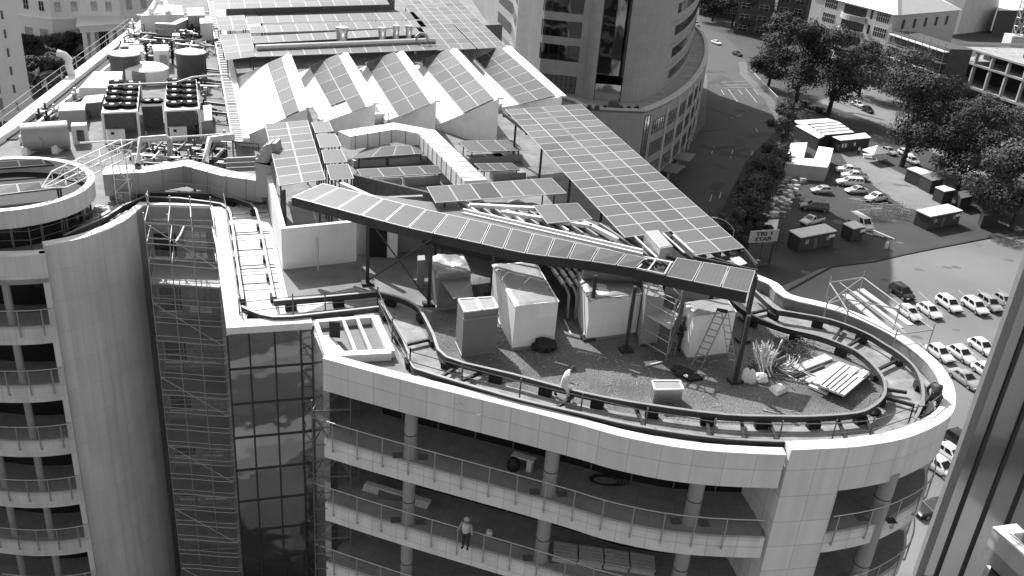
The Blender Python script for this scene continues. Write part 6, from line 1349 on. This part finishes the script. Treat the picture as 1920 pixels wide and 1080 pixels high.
# scaffold heap
for i, (x, y, lb) in enumerate([(1625, 405, 'left heap of stacked scaffold frames in the yard'), (1668, 402, 'right heap of stacked scaffold frames in the yard')]):
    q = P(x, y, 0); t = thing('scaffold_heap', lb, 'scaffold heap', tuple(q), 'heaps of scaffold frames')
    for j in range(22):
        o_ = Vector((rn.uniform(-2.4, 2.4), rn.uniform(-2.5, 2.5), 0)); f = MB(); a_ = q+o_+Vector((0, 0, rn.uniform(.1, 1.0))); dx = Vector((rn.uniform(1.2, 2.0), rn.uniform(-.5, .5), rn.uniform(-.1, .2))); dz = Vector((rn.uniform(-.4, .4), rn.uniform(-.2, .4), rn.uniform(.6, 1.6)))
        f.tube([a_, a_+dz, a_+dz+dx, a_+dx], .05, 4); f.tube([a_+dz*.5, a_+dz*.5+dx], .04, 4); f.build('scaffold_frame', 'galv' if j % 3 else 'white_metal', t)
for i in range(8):
    a = P(1588+i*5, 415+i*1.5, .15); b = P(1628+i*7, 440+i*1.2, .15); solo(MB().beam(a, b, .25, .12), 'steel_beam', ['galv', 'wood_pale', 'duct_dull'][i % 3], 'long beam lying in front of the scaffold heap, %s from the van' % ['first', 'second', 'third', 'fourth', 'fifth', 'sixth', 'seventh', 'eighth'][i], 'beam', group='long beams lying in front of the scaffold heap')
solo(blob(P(1661, 466, 0), .3, .3, 1.3, 91, 8), 'white_bollard', 'coping', 'small white post at the edge of the car park near the yard', 'post')
# sign board
sgn = thing('sign_board', 'pale sign board with two lines of dark capital letters on a dark stand', 'sign', tuple(P(1432, 462, 0)))
zs0, zs1 = 4.0, 6.9
bl, br_ = P(1404, 456, zs0), P(1457, 452, zs0); d = (br_-bl); wS = d.length; d.normalize(); nS = Vector((d.y, -d.x, 0))
zt_ = PV(0, 432, ((bl.x+br_.x)/2, (bl.y+br_.y)/2)); hS = zt_-zs0
MB().band([(bl.x, bl.y), (br_.x, br_.y)], zs0, zt_, .2).build('board', 'sign_board', sgn)
for f in (.1, .5, .9): p = bl.lerp(br_, f); MB().beam((p.x, p.y+.3, 0), (p.x, p.y+.3, zt_-.3), .2, .2).build('post', 'steel_dark', sgn)
MB().band([(bl.x+.2, bl.y+.2), (br_.x-.2, br_.y+.2)], .3, zs0-.3, .1).build('skirt_panel', 'timber_dark', sgn)
def text(s_, size, u, v, wd, par):
    cu = bpy.data.curves.new('t', 'FONT'); cu.body = s_; cu.size = 1; cu.extrude = .015; cu.space_character = 1.1; cu.offset = .045; o = bpy.data.objects.new('t', cu); col.objects.link(o)
    bpy.context.view_layer.update(); me = bpy.data.meshes.new_from_object(o.evaluated_get(bpy.context.evaluated_depsgraph_get())); bpy.data.objects.remove(o)
    mm = MB(); ws = max(vv.co.x for vv in me.vertices); hs = max(vv.co.y for vv in me.vertices); o3 = bl+d*u+nS*.04+Vector((0, 0, v))
    mm.add([o3+d*(vv.co.x*wd/ws)+Vector((0, 0, vv.co.y*size/hs))+nS*vv.co.z for vv in me.vertices], [tuple(p.vertices) for p in me.polygons]); mm.build('lettering', 'sign_text', par)
text('TRI', hS*.32, wS*.20, hS*.58, wS*.38, sgn); text('STAR', hS*.32, wS*.19, hS*.14, wS*.60, sgn)
p = bl+d*(wS*.74)+nS*.05+Vector((0, 0, hS*.79)); MB().tube([p, p+nS*.02], hS*.09, 12).build('round_mark', 'sign_text', sgn)
p = p-Vector((0, 0, hS*.08))+d*.08; MB().beam(p, p+Vector((0, 0, -hS*.12))-d*.1, .12, .12).build('round_mark_tail', 'sign_text', sgn)
cabin([(1428, 430), (1456, 431), (1460, 412), (1432, 413)], 2.6, 'bright flat-roofed container behind the lettered sign board', m='plaster_dark', door=False, name='container', cat='container')
# street lamp
q = P(1374, 446, 6.0); lm = thing('street_lamp', 'tall curved-arm street lamp beyond the tip of the big solar canopy', 'street lamp', (q.x, q.y, 0)); zl_ = PV(0, 432, (q.x, q.y))
pa = [Vector((q.x, q.y, 0)), Vector((q.x, q.y, zl_-.8)), Vector((q.x-.3, q.y, zl_+.3)), Vector((q.x-1.5, q.y+.1, zl_+1.3)), Vector((q.x-3.0, q.y+.2, zl_+1.7))]; MB().tube(spline(pa[:1]+pa[1:], 4), .09, 7).build('pole', 'galv', lm, True); MB().box(pa[-1]+Vector((-.2, 0, -.05)), (.9, .3, .14)).build('lamp_head', 'galv', lm)
# yard fence
fn = thing('yard_fence', 'low dark fence along the street side of the construction yard', 'fence', tuple(P(1440, 200, 0)))
fl = PL([(1452, 205), (1470, 240), (1466, 262)], 0); MB().band([(p.x, p.y) for p in fl], 0, 1.6, .08).build('fence_panel', 'steel_mid', fn)
pf = thing('picket_fence', 'pale picket fence along the pavement below the first big tree', 'fence', tuple(P(1402, 146, 0)))
a, b = P(1406, 140, 0), P(1456, 192, 0); MB().beam(a+Vector((0, 0, 1.5)), b+Vector((0, 0, 1.5)), .1, .1).build('top_rail', 'plaster', pf)
for i in range(26): p = a.lerp(b, i/25); MB().beam(p, p+Vector((0, 0, 1.6)), .16, .1).build('picket', 'plaster', pf)

# ================================================================== TREES
rt_ = random.Random(99)
def tree(base, topy, wpx, leaf, label, group, n=2600, trunk=.24, sq=1.0, kind='tree', cs=.55):
    b = P(*base, 0); H = max(3.0, PV(0, topy, (b.x, b.y))); s_ = F_PX/((b-Vector((0, 0, CAM_Z))).length); Rr = wpx/s_/2*1.08; n = int(n*2.8); cs *= .70
    t = thing(kind, label, 'palm' if kind == 'palm_tree' else 'tree', tuple(b), group); rd = rt_; zc = H*trunk; m_ = MB()
    if kind == 'palm_tree':
        MB().tube([b, b+Vector((.1, 0, H*.5)), b+Vector((0, 0, H*.8))], .3, 8, 0, .2).build('trunk', 'bark', t, True)
        for i in range(34):
            a = rd.uniform(0, 6.28); el = rd.uniform(-.3, 1.2); pr_ = b+Vector((0, 0, H*.8)); L_ = Rr*rd.uniform(.8, 1.1); pts = []
            for j in range(6): f = j/5; pts.append(pr_+Vector((math.cos(a)*L_*f*math.cos(el*(1-f*.5)), math.sin(a)*L_*f*math.cos(el*(1-f*.5)), L_*(math.sin(el)*f-.55*f*f))))
            for j in range(5):
                sdv = Vector((-math.sin(a), math.cos(a), 0))*.35*(1-j/6)
                for s in (-1, 1): m_.quad(pts[j], pts[j+1], pts[j+1]+sdv*s-Vector((0, 0, .25)), pts[j]+sdv*s-Vector((0, 0, .25)))
        m_.build('crown', leaf, t); return t
    tr = MB(); tr.tube([b, b+Vector((rd.uniform(-.2, .2), 0, zc*.6)), b+Vector((rd.uniform(-.4, .4), 0, zc))], .028*H+.06, 8, 0, .018*H+.04)
    lobes = []
    nl = 20
    for i in range(nl):
        a = rd.uniform(0, 6.28); rr = Rr*rd.uniform(.1, .78); z = lerp(zc+.02*H, H*.90, rd.random()**1.1); fall = 1-.55*max(0, (z-H*.55)/(H*.45)); c = b+Vector((math.cos(a)*rr*fall, math.sin(a)*rr*fall, z)); lr_ = Rr*rd.uniform(.24, .38); c.z = min(c.z, b.z+H-lr_*.75); lobes.append((c, lr_))
        if i < 7: st_ = b+Vector((0, 0, zc*rd.uniform(.7, 1))); tr.tube([st_, st_.lerp(c, .5)+Vector((0, 0, -.04*H)), c], .011*H+.03, 5, 0, .02)
    lobes.append((b+Vector((0, 0, H-Rr*.26)), Rr*.32))
    tr.build('trunk', 'bark', t, True)
    lm_ = [1 if rd.random() < .30 else 0 for _ in lobes]
    for i in range(n):
        li_ = rd.randrange(len(lobes)); c, r = lobes[li_]; v = Vector((rd.gauss(0, 1), rd.gauss(0, 1), rd.gauss(0, 1))).normalized(); k = rd.random()**.38*rd.uniform(.9, 1.12)
        p = c+Vector((v.x*r*k, v.y*r*k, v.z*r*k*.72*sq)); k2 = (p-b); 
        nrm_ = (v+Vector((rd.uniform(-.7, .7), rd.uniform(-.7, .7), rd.uniform(-.2, .9)))).normalized(); e = nrm_.orthogonal().normalized(); g_ = nrm_.cross(e); a = rd.uniform(0, 6.28); e, g_ = e*math.cos(a)+g_*math.sin(a), g_*math.cos(a)-e*math.sin(a); s = cs*rd.uniform(.5, 1.25)
        m_.add([p-e*s, p+g_*s*.45, p+e*s, p-g_*s*.45], [(0, 1, 2, 3)], lm_[li_])
    m_.build('crown', [leaf, {'leaf_dark': 'leaf_mid', 'leaf_mid': 'leaf_pale', 'leaf_pale': 'leaf_mid'}[leaf]], t); return t
GT = 'big trees around the construction yard'
tree((1490, 200), 30, 150, 'leaf_dark', 'big dark forked tree nearest the road crossing, trunk splitting low', GT, 3600)
tree((1552, 217), 48, 165, 'leaf_dark', 'big dark tree behind the bright slatted roofs, trunk left of them', GT, 3800)
tree((1690, 312), 125, 170, 'leaf_dark', 'big dark tree standing right of the gazebo', GT, 3800)
tree((1795, 356), 185, 165, 'leaf_dark', 'big dark tree behind the row of dark containers', GT, 3600)
tree((1895, 432), 260, 190, 'leaf_mid', 'big tree at the right edge over the far corner of the car park', GT, 4000)
tree((1900, 330), 195, 150, 'leaf_mid', 'paler tall tree at the right edge below the concrete frame', GT, 3000)
tree((1820, 290), 172, 120, 'leaf_pale', 'pale loose tree in front of the concrete frame columns', GT, 2400)
tree((1700, 205), 90, 130, 'leaf_pale', 'pale feathery tree below the scaffolded wing', GT, 2600)
tree((1745, 260), 155, 90, 'leaf_mid', 'mid grey tree between the gazebo tree and the scaffolded wing', GT, 2000)
tree((1610, 180), 70, 100, 'leaf_mid', 'mid grey tree in front of the gridded windows', GT, 2200)
tree((1440, 165), 55, 95, 'leaf_dark', 'rounded dark tree leaning over the road left of the forked tree', GT, 2400)
tree((1870, 395), 320, 100, 'leaf_mid', 'low bushy tree beside the black container', GT, 1600)
tree((1940, 390), 260, 120, 'leaf_mid', 'bushy tree cut by the right edge above the car park', GT, 1600)
GR = 'young trees along the road side of the yard'
for bs, ty, w_, lf, lb in [((1465, 275), 202, 62, 'leaf_mid', 'small round tree just left of the bright slatted roofs'), ((1450, 322), 265, 70, 'leaf_mid', 'roadside tree just left of the corrugated shed'), ((1428, 352), 292, 80, 'leaf_mid', 'roadside tree below the shed corner'), ((1408, 385), 322, 84, 'leaf_mid', 'roadside tree beside the upper pallets'), ((1398, 425), 352, 86, 'leaf_mid', 'roadside tree beside the lower pallets'), ((1372, 455), 390, 70, 'leaf_mid', 'roadside tree behind the tip of the big canopy'), ((1415, 455), 400, 50, 'leaf_dark', 'small tree behind the lettered sign'), ((1478, 222), 188, 50, 'leaf_mid', 'small shrubby tree at the yard corner by the pavement')]:
    tree(bs, ty, w_, lf, lb, GR, 1500, trunk=.22, cs=.42)
GF = 'dark trees at the far end of the road'
for bs, ty, w_, lf, lb in [((1335, 40), -45, 90, 'leaf_dark', 'far dark tree left of the road end'), ((1372, 52), -40, 100, 'leaf_dark', 'far dark tree in the middle of the road end'), ((1415, 62), -20, 95, 'leaf_dark', 'far dark tree right of the road end'), ((1462, 95), 20, 80, 'leaf_mid', 'far tree in front of the dark brick building'), ((1530, 120), 40, 90, 'leaf_mid', 'far tree behind the crowns of the two largest trees')]:
    tree(bs, ty, w_, lf, lb, GF, 2000, cs=.8)
GG = 'garden trees before the cream building'
for bs, ty, w_, lf, lb, kd in [((52, 120), 62, 60, 'leaf_dark', 'garden tree beside the white block', 'tree'), ((80, 118), 66, 50, 'leaf_mid', 'garden tree in front of the arched windows', 'tree'), ((110, 112), 62, 50, 'leaf_mid', 'garden tree left of the very dark one', 'tree'), ((138, 118), 58, 62, 'leaf_dark', 'very dark dense garden tree beside the portico', 'tree'), ((68, 165), 105, 60, 'leaf_dark', 'lower garden tree near the foot of the white block', 'tree'), ((105, 160), 95, 60, 'leaf_mid', 'lower garden tree in the middle of the bed', 'tree'), ((140, 150), 105, 50, 'leaf_mid', 'lower garden tree by the bent white pipe', 'tree'), ((80, 195), 130, 62, 'leaf_pale', 'pale fan palm in the garden foreground', 'palm_tree'), ((60, 215), 165, 50, 'leaf_mid', 'low palm against the corner of the white block', 'palm_tree'), ((118, 180), 140, 50, 'leaf_dark', 'lowest garden tree above the roof parapet', 'tree')]:
    tree(bs, ty, w_, lf, lb, GG, 1600, trunk=.2, kind=kd, cs=.6)

# ================================================================== PEOPLE
def person(label, base, rz, J, cloth='overall_pale', trousers=None, helm='helmet_dark', vest=False, name='person', scale=1.0, fingers=True):
    """J: joint name -> local position (x forward, y left, z up)"""
    t = thing(name, label, 'person', tuple(base), None, rz); t.scale = (scale,)*3
    def skin(nm, verts, edges, rad, m_, root=0, sub=1):
        me = bpy.data.meshes.new(nm); me.from_pydata([tuple(v) for v in verts], edges, []); o = bpy.data.objects.new(nm, me); col.objects.link(o); o.parent = t; me.materials.append(M[m_])
        md = o.modifiers.new('Skin', 'SKIN'); md.use_smooth_shade = True; lay = me.skin_vertices[0].data if me.skin_vertices else None
        if lay is None: bpy.context.view_layer.objects.active = o; 
        for i, r in enumerate(rad): me.skin_vertices[0].data[i].radius = (r, r); me.skin_vertices[0].data[i].use_root = (i == root)
        s = o.modifiers.new('Subdivision', 'SUBSURF'); s.levels = sub; s.render_levels = sub; TMP.append(o); return o
    V = []; E = []; Rr = []; idx = {}
    def v(n, p, r): idx[n] = len(V); V.append(Vector(p)); Rr.append(r)
    for n, r in (('pelvis', .12), ('belly', .115), ('chest', .13), ('neck', .055), ('chin', .075), ('head', .095), ('crown', .06)): v(n, J[n], r)
    for a, b in (('pelvis', 'belly'), ('belly', 'chest'), ('chest', 'neck'), ('neck', 'chin'), ('chin', 'head'), ('head', 'crown')): E.append((idx[a], idx[b]))
    for s in ('l', 'r'):
        for n, r in (('sho', .06), ('elb', .042), ('wri', .03), ('palm', .035), ('hip', .09), ('knee', .06), ('ank', .04), ('toe', .035)): v(s+n, J[s+n], r)
        for a, b in (('chest', s+'sho'), (s+'sho', s+'elb'), (s+'elb', s+'wri'), (s+'wri', s+'palm'), ('pelvis', s+'hip'), (s+'hip', s+'knee'), (s+'knee', s+'ank'), (s+'ank', s+'toe')): E.append((idx[a], idx[b]))
        if fingers:
            pd = (Vector(J[s+'palm'])-Vector(J[s+'wri'])).normalized(); sd = pd.cross(Vector((0, 0, 1))); sd = sd.normalized() if sd.length > .1 else Vector((1, 0, 0)); cu_ = Vector((0, 0, -1))-pd*Vector((0, 0, -1)).dot(pd); cu_ = cu_.normalized() if cu_.length > .1 else Vector((1, 0, 0))
            for k, (of_, ln_) in enumerate(((-.028, .06), (-.009, .075), (.010, .07), (.028, .055))):
                v(s+'f%da' % k, Vector(J[s+'palm'])+pd*.03+sd*of_, .010); v(s+'f%db' % k, Vector(J[s+'palm'])+pd*(.03+ln_*.6)+sd*of_*1.15+cu_*.01, .009); v(s+'f%dc' % k, Vector(J[s+'palm'])+pd*(.03+ln_)+sd*of_*1.15+cu_*.035, .008)
                E += [(idx[s+'palm'], idx[s+'f%da' % k]), (idx[s+'f%da' % k], idx[s+'f%db' % k]), (idx[s+'f%db' % k], idx[s+'f%dc' % k])]
            v(s+'ta', Vector(J[s+'palm'])-pd*.01-sd*.035, .011); v(s+'tb', Vector(J[s+'palm'])+pd*.03-sd*.06+cu_*.015, .009); E += [(idx[s+'palm'], idx[s+'ta']), (idx[s+'ta'], idx[s+'tb'])]
    skin('body', V, E, Rr, 'skin')
    # clothing
    V2 = []; E2 = []; R2 = []; ix = {}
    def w(n, p, r): ix[n] = len(V2); V2.append(Vector(p)); R2.append(r)
    for n, r in (('pelvis', .165), ('belly', .155), ('chest', .175), ('neck', .085)): w(n, J[n], r)
    for a, b in (('pelvis', 'belly'), ('belly', 'chest'), ('chest', 'neck')): E2.append((ix[a], ix[b]))
    for s in ('l', 'r'):
        w(s+'sho', J[s+'sho'], .085); w(s+'elb', J[s+'elb'], .066); w(s+'wri', Vector(J[s+'elb']).lerp(Vector(J[s+'wri']), .9), .05)
        E2 += [(ix['chest'], ix[s+'sho']), (ix[s+'sho'], ix[s+'elb']), (ix[s+'elb'], ix[s+'wri'])]
        if trousers is None:
            w(s+'hip', J[s+'hip'], .115); w(s+'knee', J[s+'knee'], .085); w(s+'ank', Vector(J[s+'knee']).lerp(Vector(J[s+'ank']), .92), .072); E2 += [(ix['pelvis'], ix[s+'hip']), (ix[s+'hip'], ix[s+'knee']), (ix[s+'knee'], ix[s+'ank'])]
    skin('overalls' if trousers is None else 'jacket', V2, E2, R2, cloth)
    if trousers:
        V3 = [Vector(J['pelvis'])]; R3 = [.16]; E3 = []
        for s in ('l', 'r'):
            k = len(V3); V3 += [Vector(J[s+'hip']), Vector(J[s+'knee']), Vector(J[s+'knee']).lerp(Vector(J[s+'ank']), .92)]; R3 += [.12, .088, .072]; E3 += [(0, k), (k, k+1), (k+1, k+2)]
        skin('trousers', V3, E3, R3, trousers)
    for s in ('l', 'r'): skin('boot', [J[s+'ank'], J[s+'toe']], [(0, 1)], [.055, .05], 'rubber', sub=2)
    hd = Vector(J['head']); up = (Vector(J['crown'])-Vector(J['chin'])).normalized(); cen = hd+up*.03
    fx = Vector(J['face']).normalized() if 'face' in J else Vector((1, 0, 0)); ax = up.cross(fx).normalized()
    m_ = MB(); rings = []
    for r, z in ((.145, -.005), (.128, .0), (.122, .05), (.09, .105), (.04, .13)): rings.append([cen+(fx*math.cos(a*math.pi/8)+ax*math.sin(a*math.pi/8))*r*(1.15 if r > .14 and abs(a-0) < 3 or r > .14 and a > 13 else 1)+up*z for a in range(16)])
    vs = [p for r in rings for p in r]; fs = [(i*16+j, i*16+(j+1) % 16, (i+1)*16+(j+1) % 16, (i+1)*16+j) for i in range(4) for j in range(16)]; fs.append(tuple(4*16+j for j in range(16))); fs.append(tuple(reversed(range(16)))); m_.add(vs, fs); m_.build('hard_hat', helm, t, True, local=True)
    nb = MB().beam(hd+fx*.085, hd+fx*.125-up*.03, .03, .03); 
    for s_ in (-1, 1): MB().box(hd+fx*.092+ax*.035*s_+up*.012, (.02, .02, .014)).build('eye', 'rubber', t, local=True)
    nb.build('nose', 'skin', t, local=True)
    if vest:
        c1_, c2_ = Vector(J['chest']), Vector(J['pelvis']); m_ = MB().lathe((0, 0, 0), [(.19, 0), (.20, .2), (.19, .42), (.12, .50)], 16)
        zx = (c1_-c2_).normalized(); xx = zx.orthogonal().normalized(); yy = zx.cross(xx)
        for q in m_.v: q_ = Vector(q); q.x, q.y, q.z = (c2_+xx*q_.x*.8+yy*q_.y*1.05+zx*(q_.z+.05))
        m_.build('safety_vest', 'vest', t, True, local=True)
    return t
def pose(**k):
    J = dict(pelvis=(0, 0, .93), belly=(.0, 0, 1.08), chest=(.02, 0, 1.32), neck=(.03, 0, 1.50), chin=(.06, 0, 1.57), head=(.06, 0, 1.65), crown=(.05, 0, 1.75),
             lsho=(.02, .18, 1.42), lelb=(.0, .25, 1.14), lwri=(.08, .24, .90), lpalm=(.11, .24, .82), rsho=(.02, -.18, 1.42), relb=(.0, -.25, 1.14), rwri=(.08, -.24, .90), rpalm=(.11, -.24, .82),
             lhip=(.0, .10, .86), lknee=(.04, .11, .49), lank=(.0, .11, .09), ltoe=(.17, .13, .045), rhip=(.0, -.10, .86), rknee=(.04, -.11, .49), rank=(.0, -.11, .09), rtoe=(.17, -.13, .045)); J.update(k); return J
walk = pose(pelvis=(0, 0, .90), belly=(.07, 0, 1.05), chest=(.17, 0, 1.26), neck=(.24, 0, 1.43), chin=(.32, 0, 1.47), head=(.35, 0, 1.54), crown=(.34, 0, 1.64), face=(1, 0, -.5),
            lsho=(.16, .18, 1.35), lelb=(-.02, .24, 1.12), lwri=(.10, .20, .93), lpalm=(.15, .19, .87), rsho=(.18, -.18, 1.35), relb=(.14, -.25, 1.08), rwri=(.34, -.20, .98), rpalm=(.42, -.18, .96),
            lhip=(.0, .10, .84), lknee=(-.08, .11, .48), lank=(-.36, .11, .16), ltoe=(-.22, .12, .05), rhip=(.02, -.10, .84), rknee=(.25, -.11, .50), rank=(.24, -.11, .09), rtoe=(.41, -.12, .045))
person('person in pale overalls and a dark hat walking along the inner roof track', P(1053, 748, D), R(-12), walk)
bent = pose(pelvis=(-.10, 0, .86), belly=(.04, 0, .98), chest=(.26, 0, 1.08), neck=(.42, 0, 1.10), chin=(.50, 0, 1.04), head=(.56, 0, 1.00), crown=(.66, 0, .97), face=(.3, 0, -1),
            lsho=(.30, .19, 1.10), lelb=(.40, .26, .84), lwri=(.52, .16, .62), lpalm=(.57, .13, .55), rsho=(.30, -.19, 1.10), relb=(.42, -.25, .85), rwri=(.55, -.14, .66), rpalm=(.60, -.10, .60),
            lhip=(-.08, .13, .80), lknee=(.05, .20, .46), lank=(-.05, .24, .09), ltoe=(.12, .27, .045), rhip=(-.08, -.13, .80), rknee=(.06, -.20, .46), rank=(-.03, -.24, .09), rtoe=(.14, -.27, .045))
person('person in dark work clothes bending over at the rounded roof end', P(1744, 774, D), R(78), bent, 'overall_dark', 'overall_dark', 'helmet_dark', scale=1.1)
lean = pose(lelb=(.16, .30, 1.18), lwri=(.30, .36, 1.04), lpalm=(.37, .37, 1.03), relb=(.16, -.30, 1.18), rwri=(.30, -.36, 1.04), rpalm=(.37, -.37, 1.03), chest=(.06, 0, 1.32), face=(1, 0, 0))
q = P(872, 1032, LV[1]); person('person in a hard hat and safety vest holding the handrail of the second balcony', q+Vector((0, .15, 0)), R(-105), lean, 'duct_dull', 'overall_dark', 'helmet', True)
reach = pose(lelb=(.30, .22, 1.50), lwri=(.50, .16, 1.62), lpalm=(.57, .14, 1.66), relb=(.28, -.22, 1.25), rwri=(.48, -.16, 1.2), rpalm=(.55, -.14, 1.2), face=(1, 0, .2))
person('person in dark clothes standing in the shade beside the ladder under the canopy', P(1272, 655, D), R(-30), reach, 'overall_dark', 'overall_dark', 'helmet_dark')
q = P(208, 124, D); person('person in dark clothes leaning forward beside the left roof gutter', q, R(10), bent, 'overall_dark', 'overall_dark', 'helmet')
q = P(400, 296, D); person('person in a white hard hat working among the pipes near the cable tray', q, R(200), walk, 'overall_dark', 'overall_dark', 'helmet')
for i, (x, y, lb, c_) in enumerate([(1598, 286, 'person in dark clothes at the site office doorway', 'overall_dark'), (1609, 290, 'person in pale clothes standing just outside the site office door', 'overall_pale')]): person(lb, P(x, y, 0), R(-80), pose(), c_, 'overall_dark', 'helmet', fingers=False)

# ================================================================== BLOCK ON THE NEAR SIDE OF THE STREET (unseen below the view, added to be mirrored in the glass)
ob = thing('neighbour_block', 'unseen low neighbouring block with pale roofs and dark strip windows across the near street', 'building', (-20, 0, 0))
for i in range(5):
    y0 = -14+i*7.2; MB().prism([(-60, y0), (22, y0+5), (22, y0+8.6), (-60, y0+3.6)], 0, 9+i*.8).build('roof_strip', 'duct_dull' if i % 2 else 'asphalt', ob)
    MB().band([(22, y0+8.7), (-60, y0+3.7)], 1.5, 7, .12).build('strip_window', 'void', ob)
for o in list(bpy.data.objects):
    if '_o' in o.keys(): del o['_o']
